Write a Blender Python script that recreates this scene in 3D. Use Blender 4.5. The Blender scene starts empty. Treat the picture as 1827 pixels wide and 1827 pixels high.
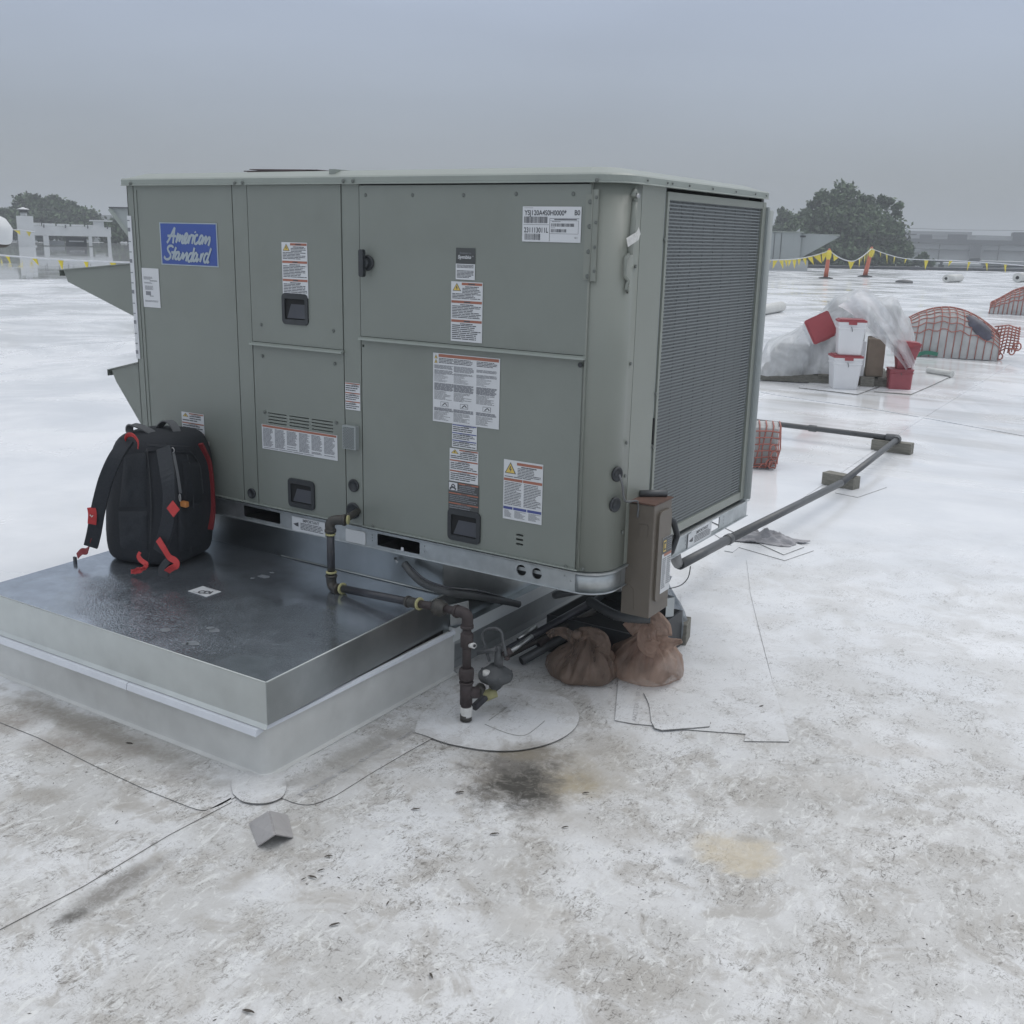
import bpy, math, random
from mathutils import Vector, noise
from mathutils.geometry import tessellate_polygon
random.seed(7)
PI = math.pi
scn = bpy.context.scene
COL = scn.collection

# ------------------------------------------------------------------ camera, sky, sun, exposure
FPX, TILT, ROLL, YAW = 1896.29, math.radians(14.5517), math.radians(1.3262), math.radians(-32.2141)
CAM = Vector((1.5463, -3.2147, 1.7505))
f0 = Vector((math.sin(YAW), math.cos(YAW), 0)); r0 = Vector((math.cos(YAW), -math.sin(YAW), 0)); u0 = Vector((0, 0, 1))
FW = f0*math.cos(TILT) - u0*math.sin(TILT)
uu = f0*math.sin(TILT) + u0*math.cos(TILT)
RT = r0*math.cos(ROLL) + uu*math.sin(ROLL)
UP = -r0*math.sin(ROLL) + uu*math.cos(ROLL)
cd = bpy.data.cameras.new('camera'); co = bpy.data.objects.new('camera', cd); COL.objects.link(co)
from mathutils import Matrix
co.matrix_world = Matrix(((RT.x, UP.x, -FW.x, CAM.x), (RT.y, UP.y, -FW.y, CAM.y), (RT.z, UP.z, -FW.z, CAM.z), (0, 0, 0, 1)))
cd.sensor_width = 36; cd.lens = 36*FPX/1827; cd.clip_end = 5000; cd.clip_start = 0.05
scn.camera = co

SUN_EL, SUN_AZ = math.radians(58), math.radians(20)      # azimuth measured from +Y towards +X
w = bpy.data.worlds.new('World'); scn.world = w; w.use_nodes = True
nt = w.node_tree; nt.nodes.clear()
N = lambda t: nt.nodes.new(t)
out = N('ShaderNodeOutputWorld'); bg = N('ShaderNodeBackground'); bg.inputs['Strength'].default_value = 0.1
sky = N('ShaderNodeTexSky'); sky.sky_type = 'NISHITA'; sky.sun_disc = False
sky.sun_elevation = SUN_EL; sky.sun_rotation = SUN_AZ; sky.air_density = 1; sky.dust_density = 4
tc = N('ShaderNodeTexCoord'); sep = N('ShaderNodeSeparateXYZ'); nt.links.new(tc.outputs['Generated'], sep.inputs[0])
ramp = N('ShaderNodeValToRGB'); nt.links.new(sep.outputs['Z'], ramp.inputs[0])
# overcast deck: dull at the horizon, brighter towards the zenith (values x10 at strength 0.1)
els = ramp.color_ramp.elements
stops = [(0.0, (.29, .318, .338)), (.05, (.302, .333, .362)), (.11, (.325, .370, .435)), (.19, (.375, .435, .545)), (.45, (.62, .66, .72)), (1.0, (1.08, 1.10, 1.14))]
els[0].position = 0; els[0].color = (*stops[0][1], 1); els[1].position = 1; els[1].color = (*stops[-1][1], 1)
for p_, c_ in stops[1:-1]:
    e = els.new(p_); e.color = (*c_, 1)
mp = N('ShaderNodeMapping'); mp.inputs['Scale'].default_value = (1.0, 1.0, 5.0); nt.links.new(tc.outputs['Generated'], mp.inputs[0])
nz = N('ShaderNodeTexNoise'); nz.inputs['Scale'].default_value = 1.7; nz.inputs['Detail'].default_value = 4; nz.inputs['Roughness'].default_value = .45
nt.links.new(mp.outputs[0], nz.inputs['Vector'])
mr = N('ShaderNodeMapRange'); mr.inputs[1].default_value = .3; mr.inputs[2].default_value = .7; mr.inputs[3].default_value = 9.2; mr.inputs[4].default_value = 11.2
nt.links.new(nz.outputs['Fac'], mr.inputs[0])
vm = N('ShaderNodeVectorMath'); vm.operation = 'SCALE'; nt.links.new(ramp.outputs[0], vm.inputs[0]); nt.links.new(mr.outputs[0], vm.inputs['Scale'])
mx = N('ShaderNodeMixRGB'); mx.inputs[0].default_value = .96
nt.links.new(sky.outputs[0], mx.inputs[1]); nt.links.new(vm.outputs[0], mx.inputs[2])
nt.links.new(mx.outputs[0], bg.inputs['Color']); nt.links.new(bg.outputs[0], out.inputs['Surface'])

sd = bpy.data.lights.new('sun', 'SUN'); sd.energy = 0.9; sd.angle = math.radians(40); sd.color = (1, .97, .93)
so = bpy.data.objects.new('sun', sd); COL.objects.link(so)
sdir = Vector((math.sin(SUN_AZ)*math.cos(SUN_EL), math.cos(SUN_AZ)*math.cos(SUN_EL), math.sin(SUN_EL)))
so.rotation_euler = sdir.to_track_quat('Z', 'Y').to_euler(); so.location = (0, 0, 30)
scn.view_settings.view_transform = 'Standard'; scn.view_settings.look = 'None'
scn.view_settings.exposure = 0.12; scn.view_settings.gamma = 1; scn.view_settings.use_curve_mapping = False
scn.render.engine = 'CYCLES'
scn.cycles.use_denoising = True
scn.cycles.max_bounces = 8; scn.cycles.transparent_max_bounces = 24; scn.cycles.volume_bounces = 0

# ------------------------------------------------------------------ survey helpers (sight line meets a real plane)
def ray(px, py): return FW + RT*((px-913.5)/FPX) + UP*((913.5-py)/FPX)
def G(px, py, z=0.0):
    d = ray(px, py); return CAM + d*((z-CAM.z)/d.z)
def AY(px, py, Y):
    d = ray(px, py); return CAM + d*((Y-CAM.y)/d.y)
def AX(px, py, X):
    d = ray(px, py); return CAM + d*((X-CAM.x)/d.x)
def AD(px, py, D):
    d = ray(px, py); return CAM + d*(D/math.hypot(d.x, d.y))

# ------------------------------------------------------------------ mesh builder
WL = {}
def tag(o, label=None, cat=None, group=None, kind=None):
    if label: o['label'] = label
    if cat: o['category'] = cat
    if group: o['group'] = group
    if kind: o['kind'] = kind
    return o
def empty(name, loc, label, cat, group=None):
    o = bpy.data.objects.new(name, None); COL.objects.link(o); o.location = loc; o.empty_display_size = .1
    WL[o.name] = Vector(loc); return tag(o, label, cat, group)
class MB:
    def __init__(s): s.v = []; s.f = []; s.m = []; s.sm = []
    def add(s, vs, fs, m=0, smooth=False):
        b = len(s.v); s.v += [Vector(q) for q in vs]
        for f in fs: s.f.append([b+i for i in f]); s.m.append(m); s.sm.append(smooth)
    def box(s, x0, x1, y0, y1, z0, z1, m=0):
        s.hexa([(x0,y0,z0),(x1,y0,z0),(x1,y1,z0),(x0,y1,z0),(x0,y0,z1),(x1,y0,z1),(x1,y1,z1),(x0,y1,z1)], m)
    def hexa(s, c, m=0):
        s.add(c, [(0,3,2,1),(4,5,6,7),(0,1,5,4),(1,2,6,5),(2,3,7,6),(3,0,4,7)], m)
    def quad(s, a, b, c, d, m=0): s.add([a,b,c,d], [(0,1,2,3)], m)
    def prism(s, poly, z0, z1, m=0, me=None):       # polygon in XY
        n = len(poly); me = m if me is None else me
        vs = [(x, y, z0) for x, y in poly] + [(x, y, z1) for x, y in poly]
        b = len(s.v); s.v += [Vector(q) for q in vs]
        tri = tessellate_polygon([[Vector((x, y, 0)) for x, y in poly]])
        for t in tri:
            s.f.append([b+n+i for i in t]); s.m.append(m); s.sm.append(False)
            s.f.append([b+i for i in reversed(t)]); s.m.append(m); s.sm.append(False)
        for i in range(n):
            j = (i+1) % n; s.f.append([b+i, b+j, b+n+j, b+n+i]); s.m.append(me); s.sm.append(False)
    def plate(s, outer, holes, fn, t, m=0, me=None): # outline+holes in (a,b); fn(a,b,depth)->xyz
        me = m if me is None else me
        loops = [outer] + holes
        pts = [q for l in loops for q in l]
        b = len(s.v); n = len(pts)
        s.v += [Vector(fn(a, c, 0)) for a, c in pts] + [Vector(fn(a, c, t)) for a, c in pts]
        for tr in tessellate_polygon([[Vector((a, c, 0)) for a, c in l] for l in loops]):
            s.f.append([b+i for i in tr]); s.m.append(m); s.sm.append(False)
            s.f.append([b+n+i for i in reversed(tr)]); s.m.append(m); s.sm.append(False)
        k = 0
        for l in loops:
            for i in range(len(l)):
                j = (i+1) % len(l); s.f.append([b+k+i, b+k+j, b+n+k+j, b+n+k+i]); s.m.append(me); s.sm.append(False)
            k += len(l)
    def tube(s, path, r, seg=12, m=0, closed=False, flat=1.0, cap=True):
        P = [Vector(q) for q in path]; n = len(P)
        rr = r if isinstance(r, (list, tuple)) else [r]*n
        rings = []; prev = None
        for i in range(n):
            if closed: t = P[(i+1) % n]-P[i-1]
            else: t = (P[min(i+1, n-1)]-P[max(i-1, 0)])
            if t.length < 1e-9: t = Vector((0,0,1))
            t.normalize()
            if prev is None:
                a = Vector((0,0,1)) if abs(t.z) < .9 else Vector((1,0,0))
                nx = t.cross(a).normalized()
            else:
                nx = (prev - t*prev.dot(t)); nx = nx.normalized() if nx.length > 1e-6 else t.orthogonal().normalized()
            prev = nx; ny = t.cross(nx)
            b = len(s.v)
            for k in range(seg):
                a = 2*PI*k/seg; s.v.append(P[i] + nx*(rr[i]*math.cos(a)) + ny*(rr[i]*flat*math.sin(a)))
            rings.append(b)
        for i in range(n if closed else n-1):
            a, c = rings[i], rings[(i+1) % n]
            for k in range(seg):
                l = (k+1) % seg; s.f.append([a+k, a+l, c+l, c+k]); s.m.append(m); s.sm.append(True)
        if not closed and cap:
            s.f.append([rings[0]+k for k in reversed(range(seg))]); s.m.append(m); s.sm.append(False)
            s.f.append([rings[-1]+k for k in range(seg)]); s.m.append(m); s.sm.append(False)
    def cyl(s, p0, p1, ra, rb=None, seg=16, m=0): s.tube([p0, p1], [ra, ra if rb is None else rb], seg, m)
    def lathe(s, prof, p0, ax, seg=20, m=0):        # prof: (radius, distance along ax)
        ax = Vector(ax).normalized(); nx = ax.orthogonal().normalized(); ny = ax.cross(nx); p0 = Vector(p0); b = len(s.v)
        for r_, h in prof:
            for k in range(seg):
                a = 2*PI*k/seg; s.v.append(p0 + ax*h + (nx*math.cos(a)+ny*math.sin(a))*max(r_, 1e-4))
        for i in range(len(prof)-1):
            for k in range(seg):
                l = (k+1) % seg; s.f.append([b+i*seg+k, b+i*seg+l, b+(i+1)*seg+l, b+(i+1)*seg+k]); s.m.append(m); s.sm.append(True)
        s.f.append([b+k for k in reversed(range(seg))]); s.m.append(m); s.sm.append(False)
        s.f.append([b+(len(prof)-1)*seg+k for k in range(seg)]); s.m.append(m); s.sm.append(False)
    def strip(s, path, wdir, wid, th, m=0):         # flat webbing along a path
        P = [Vector(q) for q in path]; n = len(P); b = len(s.v)
        wd = wdir if isinstance(wdir, list) else [wdir]*n
        for i in range(n):
            t = (P[min(i+1, n-1)]-P[max(i-1, 0)]).normalized(); w_ = Vector(wd[i]); w_ = (w_ - t*w_.dot(t)).normalized(); q = t.cross(w_)
            ww = wid[i] if isinstance(wid, list) else wid
            for a, c in ((-.5,-.5),(.5,-.5),(.5,.5),(-.5,.5)): s.v.append(P[i] + w_*(a*ww) + q*(c*th))
        for i in range(n-1):
            for k in range(4):
                l = (k+1) % 4; s.f.append([b+4*i+k, b+4*i+l, b+4*i+4+l, b+4*i+4+k]); s.m.append(m); s.sm.append(False)
        s.f.append([b+3,b+2,b+1,b]); s.m.append(m); s.sm.append(False)
        e = b+4*(n-1); s.f.append([e,e+1,e+2,e+3]); s.m.append(m); s.sm.append(False)
    def sweep(s, path, prof, m=0, closed_prof=True, smooth=False):  # path in XY, profile (outward offset, z)
        n = len(path); b = len(s.v); k = len(prof)
        for i in range(n):
            a = Vector(path[max(i-1, 0)]); c = Vector(path[min(i+1, n-1)]); q = Vector(path[i])
            d1 = (q-a).normalized() if i > 0 else (c-q).normalized(); d2 = (c-q).normalized() if i < n-1 else d1
            nn = Vector((d1.y, -d1.x)) + Vector((d2.y, -d2.x)); nn = nn/ max(nn.length_squared/2, .3)
            for o_, z in prof: s.v.append(Vector((q.x+nn.x*o_, q.y+nn.y*o_, z)))
        for i in range(n-1):
            for j in range(k if closed_prof else k-1):
                l = (j+1) % k; s.f.append([b+i*k+j, b+i*k+l, b+(i+1)*k+l, b+(i+1)*k+j][::-1]); s.m.append(m); s.sm.append(smooth)
        if closed_prof:
            s.f.append([b+j for j in range(k)]); s.m.append(m); s.sm.append(False)
            s.f.append([b+(n-1)*k+j for j in reversed(range(k))]); s.m.append(m); s.sm.append(False)
    def build(s, name, mats, parent=None, org=None, bevel=0, subsurf=0, kind=None):
        if not isinstance(mats, (list, tuple)): mats = [mats]
        if parent is not None: o_ = WL[parent.name]
        else:
            if org is None:
                xs = [q.x for q in s.v]; ys = [q.y for q in s.v]; zs = [q.z for q in s.v]
                org = ((min(xs)+max(xs))/2, (min(ys)+max(ys))/2, min(zs))
            o_ = Vector(org)
        me = bpy.data.meshes.new(name); me.from_pydata([q-o_ for q in s.v], [], s.f); me.validate(clean_customdata=False)
        for mm in mats: me.materials.append(mm)
        if len(me.polygons) == len(s.m):
            me.polygons.foreach_set('material_index', s.m); me.polygons.foreach_set('use_smooth', s.sm)
        me.update()
        ob = bpy.data.objects.new(name, me); COL.objects.link(ob)
        if parent is not None: ob.parent = parent
        else: ob.location = o_
        WL[ob.name] = o_.copy()
        if bevel:
            bv = ob.modifiers.new('bevel', 'BEVEL'); bv.width = bevel; bv.segments = 2; bv.limit_method = 'ANGLE'; bv.angle_limit = math.radians(50)
        if subsurf:
            ss = ob.modifiers.new('sub', 'SUBSURF'); ss.levels = subsurf; ss.render_levels = subsurf
        if kind: ob['kind'] = kind
        return ob
def kids(o): return [c for c in bpy.data.objects if c.parent == o]
def copy_tree(o, loc=None, parent=None, rotz=None):
    c = o.copy(); COL.objects.link(c)
    if parent is not None: c.parent = parent
    if loc is not None: c.location = loc
    if rotz is not None: c.rotation_euler = (0, 0, rotz)
    for ch in kids(o): copy_tree(ch, parent=c)
    return c
def arc(cx, cy, r, a0, a1, n): return [(cx+r*math.cos(math.radians(a0+(a1-a0)*i/n)), cy+r*math.sin(math.radians(a0+(a1-a0)*i/n))) for i in range(n+1)]
def circ(cx, cy, rx, ry=None, n=20): ry = ry or rx; return [(cx+rx*math.cos(2*PI*i/n), cy+ry*math.sin(2*PI*i/n)) for i in range(n)]
def rect(a0, a1, b0, b1): return [(a0,b0),(a1,b0),(a1,b1),(a0,b1)]
def rrect(a0, a1, b0, b1, r, n=4):
    return arc(a1-r,b1-r,r,0,90,n)+arc(a0+r,b1-r,r,90,180,n)+arc(a0+r,b0+r,r,180,270,n)+arc(a1-r,b0+r,r,270,360,n)
def smoothpath(pts, k=6):
    P = [Vector(q) for q in pts]; o = []
    for i in range(len(P)-1):
        a = P[max(i-1,0)]; b = P[i]; c = P[i+1]; d = P[min(i+2,len(P)-1)]
        for j in range(k):
            t = j/k; o.append(.5*((2*b)+(c-a)*t+(2*a-5*b+4*c-d)*t*t+(3*b-3*c+d-a)*t**3))
    o.append(P[-1]); return o

# ------------------------------------------------------------------ materials
def pm(name, col, rough=.5, metal=0, var=.08, scale=12, bump=0, bscale=60, dirt=0, dcol=(.2,.19,.17), spec=None, dscale=4, alpha=None, trans=0, detail=5, stretch=None):
    m = bpy.data.materials.new(name); m.use_nodes = True; t = m.node_tree; b = t.nodes['Principled BSDF']
    n = t.nodes.new; L = t.links.new
    tcn = n('ShaderNodeTexCoord'); src = tcn.outputs['Object']
    if stretch:
        mpn = n('ShaderNodeMapping'); mpn.inputs['Scale'].default_value = stretch; L(src, mpn.inputs[0]); src = mpn.outputs[0]
    nz = n('ShaderNodeTexNoise'); nz.inputs['Scale'].default_value = scale; nz.inputs['Detail'].default_value = detail; L(src, nz.inputs['Vector'])
    mr = n('ShaderNodeMapRange'); mr.inputs[1].default_value = .25; mr.inputs[2].default_value = .75; mr.inputs[3].default_value = 1-var; mr.inputs[4].default_value = 1+var
    L(nz.outputs['Fac'], mr.inputs[0])
    sc = n('ShaderNodeVectorMath'); sc.operation = 'SCALE'; sc.inputs[0].default_value = col[:3]; L(mr.outputs[0], sc.inputs['Scale'])
    cur = sc.outputs[0]
    if dirt:
        n2 = n('ShaderNodeTexNoise'); n2.inputs['Scale'].default_value = dscale; n2.inputs['Detail'].default_value = 8; n2.inputs['Roughness'].default_value = .65; L(src, n2.inputs['Vector'])
        m2 = n('ShaderNodeMapRange'); m2.inputs[1].default_value = .5; m2.inputs[2].default_value = .72; m2.inputs[3].default_value = 0; m2.inputs[4].default_value = dirt; L(n2.outputs['Fac'], m2.inputs[0])
        mi = n('ShaderNodeMixRGB'); L(m2.outputs[0], mi.inputs[0]); L(cur, mi.inputs[1]); mi.inputs[2].default_value = (*dcol, 1); cur = mi.outputs[0]
    L(cur, b.inputs['Base Color'])
    b.inputs['Roughness'].default_value = rough; b.inputs['Metallic'].default_value = metal
    if spec is not None: b.inputs['Specular IOR Level'].default_value = spec
    if trans: b.inputs['Transmission Weight'].default_value = trans
    if alpha is not None: b.inputs['Alpha'].default_value = alpha
    if bump:
        n3 = n('ShaderNodeTexNoise'); n3.inputs['Scale'].default_value = bscale; n3.inputs['Detail'].default_value = 4; L(src, n3.inputs['Vector'])
        bp = n('ShaderNodeBump'); bp.inputs['Strength'].default_value = bump; bp.inputs['Distance'].default_value = .01; L(n3.outputs['Fac'], bp.inputs['Height']); L(bp.outputs[0], b.inputs['Normal'])
    return m
M = {}
M['cab'] = pm('cabinet_paint', (.206,.227,.206), .40, var=.05, scale=2.0, bump=.10, bscale=2.2, dirt=.16, dcol=(.13,.13,.11), dscale=3)
M['cab2'] = pm('cabinet_paint_corner', (.225,.243,.216), .38, var=.035, scale=2.5, bump=.03, bscale=5, dirt=.08, dcol=(.15,.15,.13))
M['seam'] = pm('dark_gap', (.03,.033,.033), .7)
M['lidm'] = pm('lid_paint', (.27,.30,.275), .4, var=.05, scale=6)
M['galv'] = pm('galvanised_steel', (.46,.49,.50), .46, .85, var=.14, scale=18, bump=.05, bscale=6, dirt=.35, dcol=(.62,.65,.66), dscale=9, detail=8)
M['galvd'] = pm('galvanised_duct', (.42,.45,.46), .30, 1, var=.16, scale=5, bump=.10, bscale=3.5, dirt=.5, dcol=(.55,.58,.58), dscale=2.5, detail=6)
M['galvs'] = pm('galvanised_flashing', (.54,.57,.56), .45, .7, var=.09, scale=7, bump=.04, bscale=4, dirt=.35, dcol=(.43,.455,.46), dscale=5)
M['dark'] = pm('black_plastic', (.028,.032,.036), .45, var=.2)
M['darkh'] = pm('handle_pocket', (.05,.055,.068), .35, var=.1)
M['hole'] = pm('dark_void', (.012,.013,.014), .9)
M['coil'] = pm('coil_fins', (.085,.095,.10), .5, .3, var=.35, scale=3, stretch=(1,1,60))
M['paper'] = pm('sticker_paper', (.60,.62,.64), .4, var=.03)
M['paperd'] = pm('sticker_dark', (.06,.065,.065), .4)
M['ink'] = pm('print_ink', (.07,.075,.085), .5)
M['inkg'] = pm('print_ink_grey', (.20,.21,.23), .5)
M['orange'] = pm('print_orange', (.34,.135,.09), .45, var=.1)
M['yellow'] = pm('print_yellow', (.62,.46,.12), .45)
M['blue'] = pm('print_blue', (.06,.08,.25), .45)
M['badge'] = pm('badge_blue', (.042,.085,.31), .3, var=.03)
M['silver'] = pm('badge_silver', (.36,.42,.46), .35, .2)
M['black'] = pm('black_pipe', (.035,.037,.045), .32, var=.25, scale=30, dirt=.3, dcol=(.09,.075,.06), dscale=20)
M['iron'] = pm('black_iron_fitting', (.060,.058,.053), .45, .3, var=.25, scale=40, bump=.2, bscale=150, dirt=.3, dcol=(.10,.07,.045), dscale=25)
M['rust'] = pm('rusty_pipe', (.048,.037,.037), .6, .1, var=.3, scale=30, bump=.2, bscale=120, dirt=.4, dcol=(.03,.028,.028), dscale=14)
M['tape'] = pm('yellow_tape', (.42,.40,.20), .6, var=.15, scale=60, bump=.3, bscale=200)
M['wtape'] = pm('white_tape', (.62,.62,.60), .6, var=.12, scale=60, bump=.4, bscale=120)
M['bronze'] = pm('bronze_paint', (.125,.108,.088), .45, var=.08, scale=8, bump=.03, dirt=.3, dcol=(.10,.075,.06), dscale=9)
M['bronzer'] = pm('bronze_rusty', (.11,.06,.045), .7, var=.3, scale=40, dirt=.6, dcol=(.05,.035,.03), dscale=20)
M['cond'] = pm('conduit_grey', (.095,.10,.105), .45, .2, var=.12, scale=20, dirt=.3, dcol=(.08,.08,.08))
M['wood'] = pm('weathered_wood', (.20,.195,.17), .8, var=.3, scale=10, bump=.4, bscale=25, stretch=(1,8,8), dirt=.4, dcol=(.09,.085,.075), dscale=6)
M['cord'] = pm('black_cordura', (.018,.021,.026), .85, var=.2, scale=120, bump=.25, bscale=500)
M['cord2'] = pm('black_webbing', (.035,.038,.043), .75, var=.2, scale=80)
M['mesh'] = pm('black_mesh_pad', (.026,.030,.036), .9, var=.2, scale=150, bump=.3, bscale=300)
M['red'] = pm('red_webbing', (.46,.035,.035), .6, var=.1, scale=60)
M['redp'] = pm('red_piping', (.20,.02,.024), .6, var=.1)
M['grey'] = pm('grey_webbing', (.12,.125,.13), .7, var=.1)
M['orangep'] = pm('orange_plastic', (.55,.22,.06), .4)
M['steel'] = pm('steel', (.5,.5,.5), .3, 1)
M['white'] = pm('white_plastic', (.72,.73,.75), .4, var=.03, scale=6)
M['redl'] = pm('red_plastic_lid', (.33,.06,.07), .4, var=.06)
M['redb'] = pm('red_plastic_bucket', (.31,.075,.09), .45, var=.08)
M['card'] = pm('cardboard', (.26,.21,.165), .85, var=.1)
M['wrap'] = pm('wrapped_goods', (.42,.43,.43), .6, var=.25, scale=4)
M['net'] = pm('orange_net_rope', (.38,.15,.125), .7, var=.15, scale=20)
M['strapg'] = pm('green_strap', (.045,.19,.13), .6, var=.1)
M['memb'] = pm('white_membrane', (.58,.59,.575), .5, var=.08, scale=9, dirt=.25, dcol=(.42,.41,.39), dscale=6, bump=.1, bscale=12)
M['conc'] = pm('concrete_wall', (.40,.42,.43), .8, var=.08, scale=1)
M['bwhite'] = pm('painted_white_metal', (.60,.62,.63), .55, var=.06, scale=2)
M['bgrey'] = pm('painted_grey_metal', (.30,.33,.33), .5, var=.05, scale=2)
M['coneo'] = pm('orange_cone_plastic', (.56,.15,.09), .5, var=.05)
M['rubber'] = pm('black_rubber', (.03,.03,.032), .8)
M['flag'] = pm('yellow_flag', (.72,.60,.06), .55, var=.08)
M['rope'] = pm('white_rope', (.6,.62,.65), .7)
M['bark'] = pm('bark', (.06,.05,.04), .9, var=.3, scale=3)
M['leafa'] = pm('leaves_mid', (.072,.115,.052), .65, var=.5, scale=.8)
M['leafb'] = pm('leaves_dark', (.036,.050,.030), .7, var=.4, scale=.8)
M['dsteel'] = pm('dark_cladding', (.085,.09,.10), .6, var=.15, scale=.3)
M['pale'] = pm('pale_cladding', (.42,.44,.45), .6, var=.08, scale=.1)
M['glassd'] = pm('dark_window_glass', (.06,.07,.08), .15)
M['terr'] = pm('far_ground', (.16,.17,.16), .9, var=.4, scale=.03)
M['rag'] = pm('grey_rag', (.33,.33,.35), .9, var=.3, scale=15, bump=.5, bscale=20)
M['tin'] = pm('aluminium_pipe', (.55,.56,.55), .35, .9, var=.2, scale=20)
M['hose'] = pm('flexible_hose', (.07,.075,.078), .55, var=.15, scale=20)
M['loose'] = pm('dark_red_panel', (.11,.075,.08), .4)
M['litter'] = pm('dry_leaf', (.07,.06,.05), .85, var=.4, scale=30)
M['inkp'] = pm('faded_roof_print', (.40,.40,.41), .6)
M['screwm'] = pm('painted_screw', (.13,.145,.135), .5)
M['membd'] = pm('shade_toned_membrane', (.26,.275,.28), .7, var=.15, scale=5)  # dark copy of the curb membrane, shade put into its colour
M['guardm'] = pm('guard_paint', (.185,.205,.21), .5, var=.05, scale=2)
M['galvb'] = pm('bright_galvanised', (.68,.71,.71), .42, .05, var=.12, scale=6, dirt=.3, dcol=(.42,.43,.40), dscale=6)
M['edge'] = pm('grimy_lap_edge', (.24,.238,.23), .8, var=.4, scale=20)

def cleat_mat():
    return pm('foam_tape_white', (.70,.73,.78), .5, var=.05)
M['cleat'] = cleat_mat()

def roof_mat(name, wet, soil=1.0):
    """white single-ply membrane: grime near the unit (shape of its own), flecks, water film"""
    m = bpy.data.materials.new(name); m.use_nodes = True; t = m.node_tree; b = t.nodes['Principled BSDF']; n = t.nodes.new; L = t.links.new
    geo = n('ShaderNodeNewGeometry'); P = geo.outputs['Position']
    def noise_(scale, detail=6, rough=.6, dist=0, vec=P, st=None):
        if st:
            q = n('ShaderNodeMapping'); q.inputs['Scale'].default_value = st; q.inputs['Rotation'].default_value = (0,0,.5); L(vec, q.inputs[0]); vec = q.outputs[0]
        x = n('ShaderNodeTexNoise'); x.inputs['Scale'].default_value = scale; x.inputs['Detail'].default_value = detail; x.inputs['Roughness'].default_value = rough; x.inputs['Distortion'].default_value = dist
        L(vec, x.inputs['Vector']); return x.outputs['Fac']
    def rng(v, a, c, d=0, e=1, smooth=True):
        x = n('ShaderNodeMapRange'); x.interpolation_type = 'SMOOTHSTEP' if smooth else 'LINEAR'
        L(v, x.inputs[0]); x.inputs[1].default_value = a; x.inputs[2].default_value = c; x.inputs[3].default_value = d; x.inputs[4].default_value = e; return x.outputs[0]
    def math_(op, a, c=None):
        x = n('ShaderNodeMath'); x.operation = op
        for i, q in enumerate((a, c)):
            if q is None: continue
            if isinstance(q, (int, float)): x.inputs[i].default_value = q
            else: L(q, x.inputs[i])
        return x.outputs[0]
    def mix(f, a, c):
        x = n('ShaderNodeMixRGB')
        for i, q in enumerate((f, a, c)):
            if isinstance(q, tuple): x.inputs[i].default_value = (*q, 1)
            elif isinstance(q, (int, float)): x.inputs[i].default_value = q
            else: L(q, x.inputs[i])
        return x.outputs[0]
    def ell(cx, cy, rx, ry, rot, soft=.5, wob=.35, ws=5):   # soft-edged spot, edge broken by noise
        q = n('ShaderNodeMapping'); q.vector_type = 'TEXTURE'; q.inputs['Location'].default_value = (cx, cy, 0); q.inputs['Rotation'].default_value = (0,0,rot); q.inputs['Scale'].default_value = (rx, ry, 1)
        L(P, q.inputs[0]); ln = n('ShaderNodeVectorMath'); ln.operation = 'LENGTH'; L(q.outputs[0], ln.inputs[0])
        d = math_('ADD', ln.outputs['Value'], math_('MULTIPLY', math_('SUBTRACT', noise_(ws, 7, .65), .5), wob*2))
        return rng(d, 1.0, 1.0-soft)
    clean = mix(rng(noise_(1.3, 5), .35, .65), (.70,.72,.745), (.77,.785,.805))
    # grime field: strong round the near corner, fading away
    g = ell(.25, -1.5, 3.3, 2.9, .5, .5, .35, 1.2)
    g2 = ell(.8, 1.3, 2.5, 3.1, .2, .8, .4, 1.0)
    if soil != 1.0: g = math_('MULTIPLY', g, soil); g2 = math_('MULTIPLY', g2, soil)
    broad = rng(noise_(2.2, 8, .62, .4), .36, .64)
    c = mix(math_('MULTIPLY', g, math_('ADD', math_('MULTIPLY', broad, .65), .35)), clean, (.47,.467,.455))
    c = mix(math_('MULTIPLY', g2, math_('MULTIPLY', rng(noise_(3.1, 8, .62, .5), .41, .62), .55)), c, (.52,.515,.50))
    # brownish blotches
    c = mix(math_('MULTIPLY', g, math_('MULTIPLY', rng(noise_(5.3, 10, .68, .8), .48, .62), .62)), c, (.35,.33,.30))
    # fine fibrous flecks in both directions
    fl = math_('ADD', rng(noise_(46, 8, .78, 1.8, st=(1,.45,1)), .525, .62), rng(noise_(95, 6, .78, 2.2, st=(.5,1,1)), .53, .63))
    fmask = math_('MULTIPLY', math_('ADD', rng(noise_(5.5, 7, .68), .42, .60), .18), math_('MINIMUM', math_('ADD', g, math_('MULTIPLY', g2, .55)), 1.0))
    c = mix(math_('MINIMUM', math_('MULTIPLY', math_('MULTIPLY', fl, fmask), .92), .95), c, (.20,.19,.175))
    wl = rng(noise_(26, 7, .74, 1.4, st=(1,.5,1)), .52, .64)      # scraped light patches
    c = mix(math_('MULTIPLY', math_('MULTIPLY', wl, g), .6), c, (.70,.71,.70))
    def SP(px, py, hw, hh, col_, amt, soft=.8, wob=.5, ws=7):    # a stain at the spot on the roof seen there
        q = G(px, py, 0); D_ = (q-CAM).length; return (q.x, q.y, hw*D_/FPX, hh*D_/FPX*D_/CAM.z, -YAW, col_, amt, soft, wob, ws)
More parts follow.
